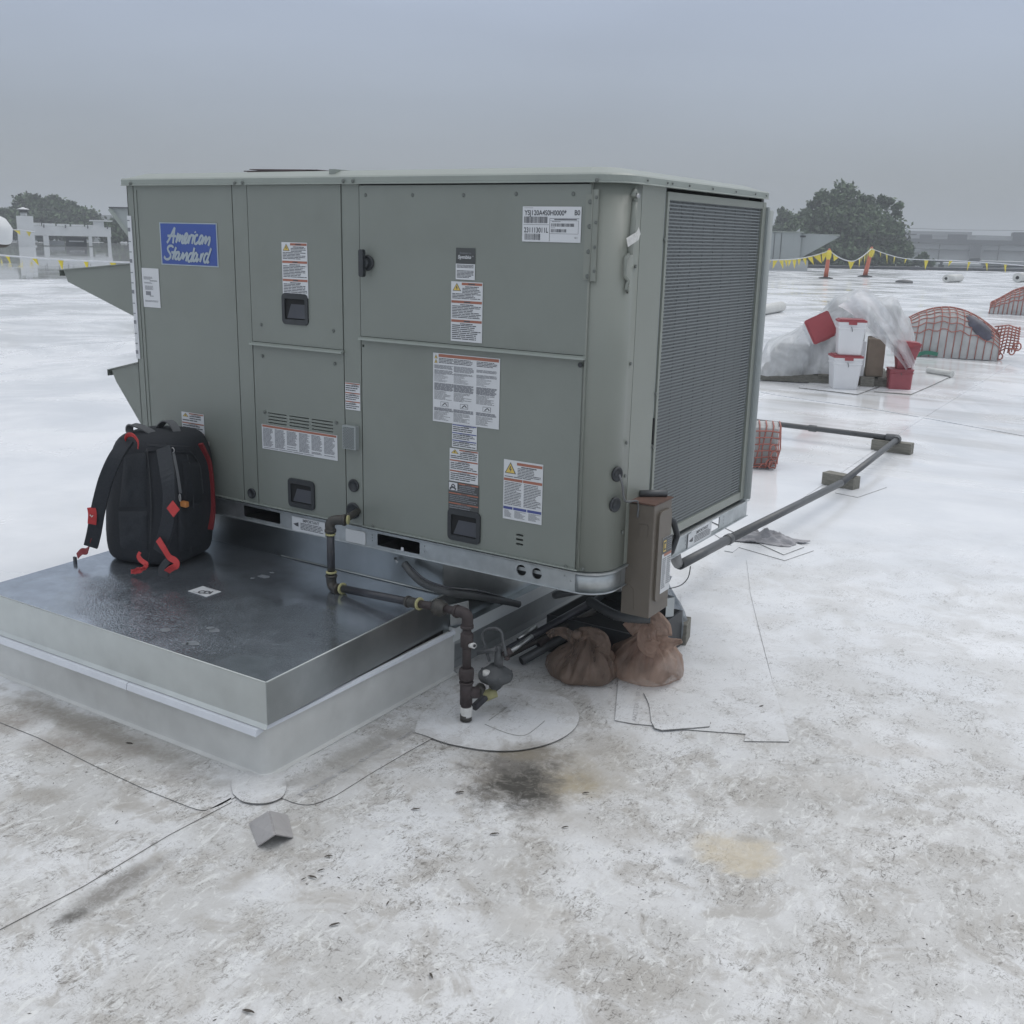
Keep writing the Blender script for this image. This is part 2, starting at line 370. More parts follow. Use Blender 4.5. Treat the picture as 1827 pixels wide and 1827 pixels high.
    def SL(pa, pb, hw, col_, amt, soft=.9, wob=.5, ws=8):
        a, b_ = G(*pa, 0), G(*pb, 0); d = b_-a; D_ = ((a+b_)/2-CAM).length; return ((a.x+b_.x)/2, (a.y+b_.y)/2, d.length/2, hw*D_/FPX*1.3, math.atan2(d.y, d.x), col_, amt, soft, wob, ws)
    br = (.30,.28,.25)
    brk = rng(noise_(26, 8, .78, 1.0), .38, .56, .6, 1.0)     # stains break up along the scuffed grain
    for (cx, cy, rx, ry, rot, col_, amt, soft, wob, ws) in (
        SP(970,1380,190,70,(.36,.33,.28),.85,.8,.9,5), SP(1000,1400,100,30,(.33,.285,.20),.75,.7,.9,8), SP(925,1388,120,80,(.15,.142,.128),1.0,.75,1.0,9), SP(930,1403,66,52,(.07,.067,.06),1.0,.7,.9,14), SP(900,1360,60,26,(.19,.18,.165),.8,.8,.9,12), SP(950,1340,80,22,(.21,.19,.16),.8,.8,.8,10),
        SP(930,1345,60,18,(.24,.215,.17),.7,.8), SP(1080,1325,90,40,(.34,.32,.29),.6,.9), SP(1130,1240,60,22,(.42,.40,.37),.5,.9),
        SP(1318,1522,88,40,(.52,.445,.31),.62,.5,.6,9), SP(1335,1497,34,10,(.28,.26,.23),.55,.9,.6,20), SP(1210,1535,20,9,(.25,.25,.25),.6,.9), SP(1250,1512,30,14,(.55,.5,.4),.4,.9),
        SL((60,1676),(345,1496),30,(.23,.22,.205),1.0,.75), SL((75,1664),(185,1606),20,(.12,.115,.105),1.0,.8), SL((385,1600),(480,1528),24,(.34,.32,.29),.75), SL((230,1560),(320,1505),16,(.36,.34,.31),.6),
        SL((-40,1212),(440,1412),26,(.30,.285,.26),.9,.7,1.0,13), SL((0,1240),(320,1370),24,(.24,.225,.20),.85,.8,1.0,11), SL((490,1412),(820,1258),24,(.30,.29,.27),.85,.8,1.0,13), SP(390,1400,40,10,(.34,.33,.31),.6), SP(520,1400,26,9,(.22,.21,.2),.6,.9,.7,20),
        SP(70,1420,80,18,br,.75), SP(25,1290,60,24,(.24,.215,.19),.8), SP(110,1325,80,18,(.26,.235,.21),.75), SP(200,1345,90,18,(.28,.26,.235),.7), SP(190,1290,60,12,(.26,.245,.22),.6), SP(240,1440,50,14,(.34,.32,.29),.6), SP(310,1385,60,14,(.34,.32,.30),.6),
        SP(560,1395,70,22,(.34,.33,.31),.6), SP(650,1350,70,22,(.34,.33,.31),.65), SP(620,1370,40,14,(.26,.25,.23),.5), SP(740,1400,60,20,(.42,.40,.37),.5), SP(1000,1470,110,34,(.42,.405,.38),.5), SP(1120,1490,90,26,(.42,.405,.38),.5),
        SP(1500,1400,120,26,(.50,.485,.46),.5), SP(1600,1340,150,14,(.52,.50,.475),.5), SP(960,1640,90,40,(.48,.465,.44),.5), SP(600,1600,130,26,(.47,.455,.43),.5), SP(300,1760,160,40,(.50,.49,.47),.4)):
        c = mix(math_('MULTIPLY', math_('MULTIPLY', ell(cx, cy, rx, ry, rot, soft, wob, ws), brk), amt*(1 if soil == 1 else .5)), c, col_)
    # far water-borne silt streaks
    far = ell(-2, 11, 9, 7, -.55, .7, .4, .4)
    c = mix(math_('MULTIPLY', far, math_('MULTIPLY', rng(noise_(.9, 7, .6, .3, st=(.5,2.2,1)), .44, .64), .60)), c, (.47,.46,.44))
    if wet: c = mix(.55, c, (.34,.36,.38))
    L(c, b.inputs['Base Color'])
    film = noise_(.45, 7, .62, .8)
    if wet: L(rng(film, .4, .6, .02, .07), b.inputs['Roughness'])
    else:
        near = ell(.5, -.6, 4.2, 4.2, 0, .45, .3, .6)        # the scuffed part near the unit holds no film
        wetness = rng(film, .36, .62, .34, .09)
        x = n('ShaderNodeMix'); x.data_type = 'FLOAT'; L(near, x.inputs[0]); L(wetness, x.inputs[2]); x.inputs[3].default_value = .46; L(x.outputs[0], b.inputs['Roughness'])
    b.inputs['IOR'].default_value = 1.38 if not wet else 1.5
    h = math_('ADD', math_('MULTIPLY', noise_(1.0, 4, .55, .8), 1.0), math_('MULTIPLY', noise_(45, 4, .6), .02))
    bp = n('ShaderNodeBump'); bp.inputs['Strength'].default_value = .055 if not wet else .02; bp.inputs['Distance'].default_value = .06
    L(h, bp.inputs['Height']); L(bp.outputs[0], b.inputs['Normal'])
    return m
M['roof'] = roof_mat('roof_membrane', False)
M['roofwet'] = roof_mat('roof_membrane_under_water', True)
M['patch'] = roof_mat('newer_membrane_patch', False, .55)

def captop_mat():
    """wet galvanised cap: mirror-like film with a field of droplets"""
    m = bpy.data.materials.new('wet_galvanised_cap'); m.use_nodes = True; t = m.node_tree; b = t.nodes['Principled BSDF']; n = t.nodes.new; L = t.links.new
    geo = n('ShaderNodeNewGeometry'); P = geo.outputs['Position']
    v = n('ShaderNodeTexVoronoi'); v.inputs['Scale'].default_value = 95; v.feature = 'DISTANCE_TO_EDGE'
    nd = n('ShaderNodeTexNoise'); nd.inputs['Scale'].default_value = 60; nd.inputs['Detail'].default_value = 3; L(P, nd.inputs['Vector'])
    ad = n('ShaderNodeVectorMath'); ad.operation = 'MULTIPLY_ADD'; L(nd.outputs['Color'], ad.inputs[0]); ad.inputs[1].default_value = (.02,.02,.02); L(P, ad.inputs[2]); L(ad.outputs[0], v.inputs['Vector'])
    q = n('ShaderNodeMapping'); q.vector_type = 'TEXTURE'; q.inputs['Location'].default_value = (-1.45,-.70,0); q.inputs['Scale'].default_value = (.80,.38,1); L(P, q.inputs[0])
    ln = n('ShaderNodeVectorMath'); ln.operation = 'LENGTH'; L(q.outputs[0], ln.inputs[0])
    nw = n('ShaderNodeTexNoise'); nw.inputs['Scale'].default_value = 5; nw.inputs['Detail'].default_value = 5; L(P, nw.inputs['Vector'])
    aw = n('ShaderNodeMath'); aw.operation = 'MULTIPLY_ADD'; L(nw.outputs['Fac'], aw.inputs[0]); aw.inputs[1].default_value = 1.2; L(ln.outputs['Value'], aw.inputs[2])
    mk = n('ShaderNodeMapRange'); mk.interpolation_type = 'SMOOTHSTEP'; L(aw.outputs[0], mk.inputs[0]); mk.inputs[1].default_value = 1.75; mk.inputs[2].default_value = 1.15
    dr = n('ShaderNodeMapRange'); L(v.outputs['Distance'], dr.inputs[0]); dr.inputs[1].default_value = .0; dr.inputs[2].default_value = .35
    hm = n('ShaderNodeMath'); hm.operation = 'MULTIPLY'; L(dr.outputs[0], hm.inputs[0]); L(mk.outputs[0], hm.inputs[1])
    bp = n('ShaderNodeBump'); bp.inputs['Strength'].default_value = .30; bp.inputs['Distance'].default_value = .004; L(hm.outputs[0], bp.inputs['Height'])
    n2 = n('ShaderNodeTexNoise'); n2.inputs['Scale'].default_value = 2.2; n2.inputs['Detail'].default_value = 3; L(P, n2.inputs['Vector'])
    bp2 = n('ShaderNodeBump'); bp2.inputs['Strength'].default_value = .05; bp2.inputs['Distance'].default_value = .05; L(n2.outputs['Fac'], bp2.inputs['Height']); L(bp.outputs[0], bp2.inputs['Normal'])
    L(bp2.outputs[0], b.inputs['Normal'])
    sp = n('ShaderNodeTexNoise'); sp.inputs['Scale'].default_value = 9; sp.inputs['Detail'].default_value = 8; sp.inputs['Roughness'].default_value = .7; L(P, sp.inputs['Vector'])
    cr = n('ShaderNodeMapRange'); L(sp.outputs['Fac'], cr.inputs[0]); cr.inputs[1].default_value = .3; cr.inputs[2].default_value = .75; cr.inputs[3].default_value = .80; cr.inputs[4].default_value = 1.15
    sc = n('ShaderNodeVectorMath'); sc.operation = 'SCALE'; sc.inputs[0].default_value = (.43,.475,.53); L(cr.outputs[0], sc.inputs['Scale']); L(sc.outputs[0], b.inputs['Base Color'])
    b.inputs['Metallic'].default_value = .85
    rr = n('ShaderNodeMapRange'); L(sp.outputs['Fac'], rr.inputs[0]); rr.inputs[1].default_value = .3; rr.inputs[2].default_value = .7; rr.inputs[3].default_value = .10; rr.inputs[4].default_value = .25; L(rr.outputs[0], b.inputs['Roughness'])
    return m
M['captop'] = captop_mat()

def film_mat(name, col, tr, rough=.35, spec=.5, tl=.5, ns=9, bs=14, bst=.7, st=(1,1,1)):
    """thin plastic film: part see-through, part translucent"""
    m = bpy.data.materials.new(name); m.use_nodes = True; t = m.node_tree; b = t.nodes['Principled BSDF']; n = t.nodes.new; L = t.links.new
    o = t.nodes['Material Output']; tcn = n('ShaderNodeTexCoord')
    nz = n('ShaderNodeTexNoise'); mpp = n('ShaderNodeMapping'); mpp.inputs['Scale'].default_value = st; L(tcn.outputs['Object'], mpp.inputs[0]); nz.inputs['Scale'].default_value = ns; nz.inputs['Detail'].default_value = 6; nz.inputs['Distortion'].default_value = 1.2; L(mpp.outputs[0], nz.inputs['Vector'])
    cr = n('ShaderNodeMapRange'); L(nz.outputs['Fac'], cr.inputs[0]); cr.inputs[1].default_value = .3; cr.inputs[2].default_value = .7; cr.inputs[3].default_value = .8; cr.inputs[4].default_value = 1.15
    sc = n('ShaderNodeVectorMath'); sc.operation = 'SCALE'; sc.inputs[0].default_value = col; L(cr.outputs[0], sc.inputs['Scale']); L(sc.outputs[0], b.inputs['Base Color'])
    b.inputs['Roughness'].default_value = rough; b.inputs['Specular IOR Level'].default_value = spec
    tl_ = n('ShaderNodeBsdfTranslucent'); L(sc.outputs[0], tl_.inputs['Color']); a = n('ShaderNodeMixShader'); a.inputs[0].default_value = tl; L(b.outputs[0], a.inputs[1]); L(tl_.outputs[0], a.inputs[2])
    tp = n('ShaderNodeBsdfTransparent'); x = n('ShaderNodeMixShader')
    tr_ = n('ShaderNodeMapRange'); L(nz.outputs['Fac'], tr_.inputs[0]); tr_.inputs[1].default_value = .35; tr_.inputs[2].default_value = .65; tr_.inputs[3].default_value = min(1, tr*1.25); tr_.inputs[4].default_value = tr*.7
    L(tr_.outputs[0], x.inputs[0]); L(a.outputs[0], x.inputs[1]); L(tp.outputs[0], x.inputs[2]); L(x.outputs[0], o.inputs['Surface'])
    n3 = n('ShaderNodeTexNoise'); n3.inputs['Scale'].default_value = bs; n3.inputs['Detail'].default_value = 5; n3.inputs['Distortion'].default_value = 2; L(mpp.outputs[0], n3.inputs['Vector'])
    bp = n('ShaderNodeBump'); bp.inputs['Strength'].default_value = bst; bp.inputs['Distance'].default_value = .02; L(n3.outputs['Fac'], bp.inputs['Height']); L(bp.outputs[0], b.inputs['Normal'])
    return m
M['sheet'] = film_mat('clear_plastic_sheet', (.86,.88,.90), .36, .3, .5, .6, 2.6, 5, .5)
M['obag'] = film_mat('orange_bag_film', (.36,.265,.21), .40, .30, .6, .35, 7, 22, 1, (1,1,.35))
M['obag2'] = film_mat('pale_orange_bag_film', (.58,.43,.35), .42, .30, .6, .5, 7, 22, 1, (1,1,.35))
M['cbag'] = film_mat('clear_bag_film', (.50,.55,.60), .45)

exec_parts = True

# ================================================================== THE SETTING
mb = MB()
half = 1400
mb.box(-half, half, -half, half, -6.4, -6.0)
mb.build('ground', M['terr'], org=(0,0,-6), kind='structure')
RP = [(60,157), (-10.07,87.0), (-24.8,72.1), (-31,69), (-108.6,83.0), (-101.4,62.2), (-92,0), (-60,-60), (60,-60)]
mb = MB(); mb.prism(RP, -6.0, 0.0, 0, 1)
roof = mb.build('roof', [M['roof'], M['conc']], org=(0,0,0), kind='structure')
mb = MB()
ra = G(0,499,0); rb = G(240,497,0); dd = (rb-ra)
pts = [ra-dd*9, ra-dd*3, ra, rb, rb+dd*3.5]
pud = [(q.x, q.y) for q in pts] + [(-40,69.5), (-104,79), (-99.5,62), (-90.5,0), (-75,-26)]
mb.prism(pud, .001, .005)
mb.build('standing_water', M['roofwet'], org=(-60,40,0), kind='structure')
# low dark metal coping along the far roof edge
cop = empty('roof_edge_coping', (-24.8,72.1,0), 'thin dark metal coping along the far edge of the white roof behind the cones', 'coping')
def coping(a, b, nseg):
    a, b = Vector(a), Vector(b); d = (b-a)/nseg; nrm = Vector((-d.y, d.x)).normalized()
    for i in range(nseg):
        p, q = a+d*i, a+d*(i+1)-d*.004
        mb = MB(); mb.hexa([(p.x,p.y,.0),(q.x,q.y,.0),(q.x+nrm.x*.3,q.y+nrm.y*.3,.0),(p.x+nrm.x*.3,p.y+nrm.y*.3,.0),(p.x,p.y,.20),(q.x,q.y,.20),(q.x+nrm.x*.3,q.y+nrm.y*.3,.22),(p.x+nrm.x*.3,p.y+nrm.y*.3,.22)])
        mb.build('coping_length', M['dsteel'], cop)
coping((-24.9,72.2), (-10.2,87.1), 5); coping((-10.2,87.1), (20,117.5), 6)

# ------------------------------------------------------------------ the packaged rooftop unit
XL, S, R0 = -2.53, -.0956, .11
X1, X2, X3, X4 = -1.8736, -1.2831, -1.1934, -.1935
XA = -2.487; XB = AY(440,330,0).x
ZT, ZS, ZR, ZB = 1.9277, 1.3546, .5902, .5032
DB = 1.40
U = empty('rooftop_unit', (-1.3, .7, .355), 'large grey-green packaged air conditioning unit with labelled doors and perforated coil guard', 'air conditioner')
arcp = [(X4+.003, 0), (S-R0, 0)] + arc(S-R0, R0, R0, -90, 0, 10)[1:] + [(S, .165)]
fr = lambda a, b, d: (a, d, b)          # front plane: a=x, b=z, depth into +y
# body core, set back behind the panels
mb = MB()
mb.prism([(XL+.006,.014), (-.212,.014), (-.16,.03), (-.125,.065), (-.112,.11), (-.112,.372), (-.17,.372), (-.17,DB-.03), (-.112,DB-.03), (-.112,DB), (XL+.006,DB)], ZR-.004, ZT+.01)
mb.build('cabinet_body', M['seam'], U)
# left side wall and back wall
mb = MB(); mb.box(XL, XL+.004, 0, DB+.004, ZR, ZT+.01); mb.build('end_panel', M['cab'], U)
mb = MB(); mb.box(XL+.006, S-.03, DB+.001, DB+.005, ZR, ZT+.01); mb.build('back_panel', M['cab'], U)
def panel(name, x0, x1, z0, z1, holes=(), y=0, t=.012, m='cab'):
    mb = MB(); mb.plate(rect(x0, x1, z0, z1), list(holes), lambda a, b, d: (a, y+d, b), t); return mb.build(name, M[m], U)
g = .0025
def hc(px, py, r, n=20):
    q = AY(px, py, 0); return circ(q.x, q.z, r, r, n)
panel('corner_post', XL, XA-g, ZR, ZT)
panel('access_panel', XA+g, X1-g, ZR, ZT)
panel('corner_post', X1+g, XB-g, ZR, ZT, [hc(450,880,.022)])
panel('access_panel', XB+g, X2-g, 1.2935+.006, ZT-.002, y=-.002)
# vent slots in the lower panel
slots = []
v0 = AY(478,734,0); v1 = AY(594,752,0)
cx = [(v0.x, v0.x+(v1.x-v0.x)*.295), (v0.x+(v1.x-v0.x)*.335, v0.x+(v1.x-v0.x)*.64), (v0.x+(v1.x-v0.x)*.68, v1.x)]
for a, b in cx:
    for k in range(4): z = v0.z-.004-k*.0135; slots.append(rrect(a, b, z-.0042, z, .002, 2))
panel('access_panel', XB+g, X2-g, ZR, 1.2935-.008, slots)
gr = [hc(632,866,.0255), hc(631,911,.029)]
panel('corner_post', X2+g, X3-g, ZR, ZT, gr)
panel('hinged_door', X3+g, X4-g, ZS+.006, ZT-.006, y=-.003)
sl = []
q = AY(927,962,0)
for k in range(3): sl.append(rrect(q.x-.016, q.x+.016, q.z+.0155-k*.0175-.004, q.z+.0155-k*.0175+.004, .0039, 3))
h1 = AY(648,617,0); h2 = AY(1036,651,0)
panel('access_panel', X3+g, X4-g, ZR, ZS-.008, sl+[circ(h1.x,h1.z,.006,n=10)])
mb = MB(); mb.lathe([(.008,0),(.009,.004),(.006,.005)], (h2.x,-.001,h2.z), (0,-1,0), 12); mb.build('key_ring', M['dark'], U)
# vertical groove inside the left post
mb = MB(); mb.box(-2.470,-2.464,-.003,-.0005,ZR+.02,ZT-.02); mb.build('post_crease', M['cab'], U)
# curved corner skin and side post
mb = MB(); mb.sweep(arcp, [(0,ZR),(0,ZT),(-.006,ZT),(-.006,ZR)], smooth=False)
for i in range(len(mb.f)-2): mb.sm[i] = True
cs = mb.build('curved_corner_panel', M['cab2'], U)
mb = MB(); mb.box(S-.006, S, .168, .352, ZR, ZT); mb.build('side_post', M['cab2'], U)
mb = MB(); mb.box(S-.03, S-.006, .352, .372, ZR, ZT); mb.build('guard_channel', M['bgrey'], U)
# horizontal drip rails between upper and lower panels
for a, b, z in ((XB-.004, X2+.002, 1.2935), (X3, X4+.001, ZS)):
    mb = MB(); mb.hexa([(a,-.020,z-.008),(b,-.020,z-.008),(b,-.002,z-.006),(a,-.002,z-.006),(a,-.018,z-.001),(b,-.018,z-.001),(b,-.002,z+.004),(a,-.002,z+.004)])
    mb.build('drip_rail', M['lidm'], U)
mb = MB(); mb.box(X3, X4, -.010, -.001, ZR+.001, ZR+.006); mb.build('bottom_ledge', M['lidm'], U)
mb = MB(); mb.box(XA, X2, -.010, -.001, ZR+.001, ZR+.006); mb.build('bottom_ledge', M['lidm'], U)
# lid: lip following the rounded corner, then a raised crown
lp = [(XL-.016, -.014), (S-R0, -.014)] + arc(S-R0, R0, R0+.014, -90, 0, 10)[1:] + [(S+.014, DB-.03)]
mb = MB()
mb.sweep(lp, [(0,ZT+.004),(.004,ZT+.001),(.004,ZT-.001),(-.02,ZT-.001),(-.02,ZT+.020),(-.006,ZT+.030),(.001,ZT+.024)])
mb.build('lid_lip', M['lidm'], U, bevel=0)
inn = [(XL+.07, .055), (S-R0-.02, .055)] + arc(S-R0-.02, R0+.02, R0-.045, -90, 0, 8)[1:] + [(S-.075, DB-.10), (XL+.07, DB-.10)]
outl = [(XL-.014, -.012), (S-R0, -.012)] + arc(S-R0, R0, R0+.012, -90, 0, 8)[1:] + [(S+.012, DB-.03), (XL-.014, DB-.03)]
mb = MB()
b = len(mb.v)
vs = [(x,y,ZT+.026) for x,y in outl] + [(x,y,ZT+.052) for x,y in inn]; n_ = len(outl)
mb.add(vs, [(i,(i+1)%n_,n_+(i+1)%n_,n_+i) for i in range(n_)] + [tuple(range(n_, 2*n_))] + [tuple(reversed(range(n_)))])
mb.build('lid', M['lidm'], U)
mb = MB(); mb.box(-1.36,-1.33,.02,DB-.12,ZT+.030,ZT+.056); mb.build('lid_joint', M['lidm'], U)
# base rail with fork openings and round holes
def rr_(pts): 
    a = [AY(*q, 0) for q in pts]; xs = [q.x for q in a]; return min(xs), max(xs)
s1 = (-1.885,-1.665); s2 = (-1.125,-.909)
zo0, zo1 = .521, .571
hol = [rrect(s1[0],s1[1],zo0,zo1,.006,3), rrect(s2[0],s2[1],zo0,zo1,.006,3), circ(-.435,.546,.0215,n=18), circ(-.367,.546,.0215,n=18), circ(-1.215,.548,.003,n=6), circ(-1.152,.560,.003,n=6), circ(-1.152,.548,.003,n=6), circ(-1.152,.536,.003,n=6), circ(-.885,.560,.003,n=6), circ(-.885,.536,.003,n=6), circ(-.248,.560,.003,n=6), circ(-.222,.545,.003,n=6)]
mb = MB(); mb.plate(rect(XL, S-R0, ZB+.002, ZR-.004), hol, lambda a, c, d: (a, .004+d, c), .004); mb.build('base_rail', M['galv'], U)
ap = [(S-R0+.0005,.004)] + arc(S-R0, R0, R0-.004, -90, 0, 10)[1:] + [(S-.004,.16)]
mb = MB(); mb.sweep(ap, [(0,ZB+.002),(0,ZR-.004),(-.004,ZR-.004),(-.004,ZB+.002)]); 
for i in range(len(mb.f)-2): mb.sm[i] = True
mb.build('rail_corner', M['galv'], U)
sp1 = (.805, 1.12)
mb = MB(); mb.plate(rect(.1605, 1.46, ZB+.002, ZR-.004), [rrect(*sp1, zo0, zo1, .006, 3)]+[circ(q,zz,.003,n=6) for q in (.75,1.17) for zz in (.56,.545,.53)], lambda a, c, d: (S-.004-d, a, c), .004); mb.build('base_rail', M['galv'], U)
full = [(XL,.004), (S-R0,.004)] + arc(S-R0, R0, R0-.004, -90, 0, 10)[1:] + [(S-.004, 1.46)]
mb = MB(); mb.sweep(full, [(.010,ZR-.012),(.012,ZR-.004),(.004,ZR-.003),(-.02,ZR-.003),(-.02,ZR-.006),(.0005,ZR-.008),(.006,ZR-.013)]); mb.build('rail_top_flange', M['galv'], U)
mb = MB(); mb.sweep(full, [(-.02,ZB-.001),(.002,ZB-.001),(.008,ZB+.003),(.007,ZB+.007),(.0005,ZB+.005),(-.02,ZB+.001)]); mb.build('rail_bottom_flange', M['galv'], U)
mb = MB(); mb.box(XL+.02, S-.03, .03, 1.44, ZR-.016, ZR-.008); mb.build('base_pan', M['galvd'], U)
for (a, c) in (s1, s2):     # channel through which the forks go
    mb = MB(); mb.box(a-.01, c+.01, .009, 1.40, .512, .516); mb.box(a-.014, a-.010, .009, 1.40, .516, .574); mb.box(c+.010, c+.014, .009, 1.40, .516, .574); mb.build('fork_channel', M['galvd'], U)
mb = MB(); mb.box(-.50,-.30,.030,.034,.507,.585); mb.build('rail_hole_backing', M['seam'], U)  # dark sheet added behind the round holes to make them read dark
mb = MB(); mb.box(-.48,-.32,.018,.021,.540,.553); mb.build('rail_crossbar', M['galv'], U)
mb = MB(); mb.box(.0-1.0,-.988,-.0005,.003,.5215,.536); mb.build('paper_tag', M['paper'], U)
# coil behind the perforated guard
mb = MB(); mb.box(-.168,-.150,.374,DB-.032,ZR,ZT-.02)
for k in range(9):
    y = .40+k*.11; mb.box(-.1495,-.1475,y,y+.006,ZR,ZT-.02)
mb.build('condenser_coil', M['coil'], U, kind='stuff')
GY0, GY1, GZ0, GZ1 = .3892, 1.345, .6405, 1.8875
FY0, FY1, FZ0, FZ1 = .372, 1.385, .605, 1.914
mb = MB(); xo = S-.002
mb.box(xo-.014, xo+.004, FY0, GY0, FZ0, FZ1); mb.box(xo-.014, xo+.004, GY1, FY1, FZ0, FZ1)
mb.box(xo-.013, xo+.003, GY0, GY1, FZ0, GZ0); mb.box(xo-.013, xo+.003, GY0, GY1, GZ1, FZ1)
mb.build('guard_frame', M['cab2'], U)
mb = MB(); nr = 100; dz = (GZ1-GZ0)/nr; xg = xo-.004; nc = 84; dy = (GY1-GY0)/nc
for i in range(nr+1):
    z = GZ0+i*dz; mb.quad((xg,GY0,z-dz*.19),(xg,GY1,z-dz*.19),(xg,GY1,z+dz*.19),(xg,GY0,z+dz*.19)); mb.quad((xg,GY0,z+dz*.19),(xg,GY1,z+dz*.19),(xg-.003,GY1,z+dz*.19),(xg-.003,GY0,z+dz*.19)); mb.quad((xg,GY0,z-dz*.19),(xg-.003,GY0,z-dz*.19),(xg-.003,GY1,z-dz*.19),(xg,GY1,z-dz*.19))
for i in range(nr):
    z = GZ0+i*dz
    for k in range(nc):
        y = GY0+(k+(.5 if i % 2 else 0))*dy+.001
        if y+dy*.2 < GY1: mb.quad((xg-.0004,y,z+dz*.18),(xg-.0004,y+dy*.38,z+dz*.18),(xg-.0004,y+dy*.38,z+dz*.82),(xg-.0004,y,z+dz*.82))
mb.build('perforated_guard', M['guardm'], U, kind='stuff')
mb = MB(); mb.plate(rrect(.357,.367,1.01,1.11,.004,3), [], lambda a,c,d:(S+.002-d,a,c), .004); mb.build('guard_slot', M['hole'], U)
mb = MB(); mb.tube([(S+.004,DB+.012,.60),(S+.004,DB+.012,1.882)], .022, 14); mb.build('rear_corner_post', M['bgrey'], U)
mb = MB(); mb.box(S-.02,S+.012,DB-.012,DB+.006,ZR,1.895); mb.build('rear_corner_post', M['bgrey'], U)
# left-edge flashing tape strip (pale strip on the end of the unit)
mb = MB(); mb.box(XL-.003, XL-.0004, .004, .10, .62, 1.72); mb.build('white_edge_strip', M['paper'], U)
q0 = AY(231,385,0); q1 = AY(249,640,0)
mb = MB(); mb.box(XL-.004, XL+.022, -.0045, -.0012, q1.z, q0.z)
for k in range(14):
    z = q1.z+(q0.z-q1.z)*(k+.5)/14; mb.box(XL-.003, XL+.012, -.0058, -.0046, z, z+.004+.012*(k % 3 == 0), 1)
mb.build('torn_label_strip', [M['paper'], M['inkg']], U)

# economiser hoods on the left end
def hood(top_out, top_in, bot_in, name, Y=.10, W=1.05):
    a = AY(*top_out, Y); b_ = AY(*top_in, Y); c = AY(*bot_in, Y)
    xi = XL-.001; zt_o = a.z; zt_i = b_.z + (b_.z-a.z)*((xi-b_.x)/(b_.x-a.x)); zb_i = c.z + (c.z-zt_o+.05)*((xi-c.x)/(c.x-a.x))
    mb = MB(); o = [(a.x, zt_o), (xi, zt_i), (xi, zb_i), (a.x+.03, zt_o-.055)]
    n = 4; vs = [(x,Y,z) for x,z in o]+[(x,Y+.003,z) for x,z in o]
    def slab(poly, y0, y1, m=0):
        vs = [(x,y0,z) for x,z in poly]+[(x,y1,z) for x,z in poly]; k = len(poly)
        mb.add(vs, [tuple(range(k)), tuple(reversed(range(k,2*k)))]+[(i,i+k,(i+1)%k+k,(i+1)%k) for i in range(k)], m)
    slab(o, Y, Y+.004); slab(o, Y+W-.004, Y+W)
    slab([(a.x-.02, zt_o-.002), (xi, zt_i+.001), (xi, zt_i+.005), (a.x-.02, zt_o+.002)], Y-.01, Y+W+.01)
    slab([(a.x-.02, zt_o-.028), (a.x-.017, zt_o-.028), (a.x-.017, zt_o), (a.x-.02, zt_o)], Y-.01, Y+W+.01)
    slab([(a.x+.03, zt_o-.055), (xi, zb_i), (xi, zb_i+.004), (a.x+.03, zt_o-.05)], Y+.03, Y+W-.03, 1)
    h = mb.build(name, [M['cab'], M['seam']], U)
    return a, xi, zt_o, zt_i, zb_i
hd = hood((113,482), (240,471), (240,565), 'intake_hood')
hd2 = hood((199,660), (247,648), (252,762), 'relief_hood')
# screws, joined: too small to pick apart
mb = MB()
def screw(px, py, r=.006, Y=-.001):
    q = AY(px, py, Y); mb.lathe([(r*1.25,0),(r*1.25,.001),(r*.8,.0015),(r*.8,.004)], (q.x, Y, q.z), (0,-1,0), 8)
for q in ((652,348),(736,348),(827,348),(921,346),(1023,346),(466,579),(595,590),(468,635),(597,649),(472,735),(600,754),(665,939),(1009,1011),(1040,1016),(430,896),(478,905)): screw(*q, r=.006, Y=-.003)
for q in ((232,328),(418,327),(432,326),(612,323),(629,323),(1065,321)): screw(*q, r=.006, Y=-.019)
for px, py in ((1053,360),(1052,404),(1050,449),(1048,493)): screw(px, py, .0065, -.007)
for px, py in ((1063,397),(1061,441),(1060,484),(1064,352)): screw(px, py, .0045, -.007)
for z in (1.66,1.33,1.05,.93,.72):
    mb.lathe([(.007,0),(.006,.004)], (S+.001,.14,z), (1,0,0), 8)
for y in (.17,.33,.37,.52,.74,.98,1.2,1.33): mb.lathe([(.004,0),(.004,.003)], (S+.017,y,ZT+.013), (1,0,0), 8)
for z in (1.75,1.2,1.0,.80,.70): mb.lathe([(.008,0),(.006,.005)], (S+.001,.362,z), (1,0,0), 8)
mb.build('screw', M['screwm'], U, kind='stuff')
# door hinge
ha = AY(1063,338,-.003); hb = AY(1060,502,-.003)
mb = MB(); mb.box(X4+.004, X4+.024, -.006, -.0005, hb.z, ha.z); mb.box(X4-.022, X4+.001, -.007, -.0035, hb.z+.004, ha.z-.015); mb.tube([(X4+.0025,-.006,hb.z),(X4+.0025,-.006,ha.z)], .003, 8)
mb.build('door_hinge', M['cab2'], U)
# round latch handle on the door
q = AY(656,469,-.003)
mb = MB(); mb.lathe([(.028,0),(.030,.006),(.026,.012)], (q.x+.004,-.003,q.z), (0,-1,0), 24)
mb.lathe([(.018,.012),(.017,.026),(.012,.028)], (q.x+.004,-.003,q.z), (0,-1,0), 20)
zz = q.z
mb.plate(rrect(q.x-.015,q.x+.007,zz-.052,zz+.050,.009,4), [], lambda a,c,d:(a,-.040+d,c), .016)
mb.build('door_latch', M['dark'], U, bevel=.002)
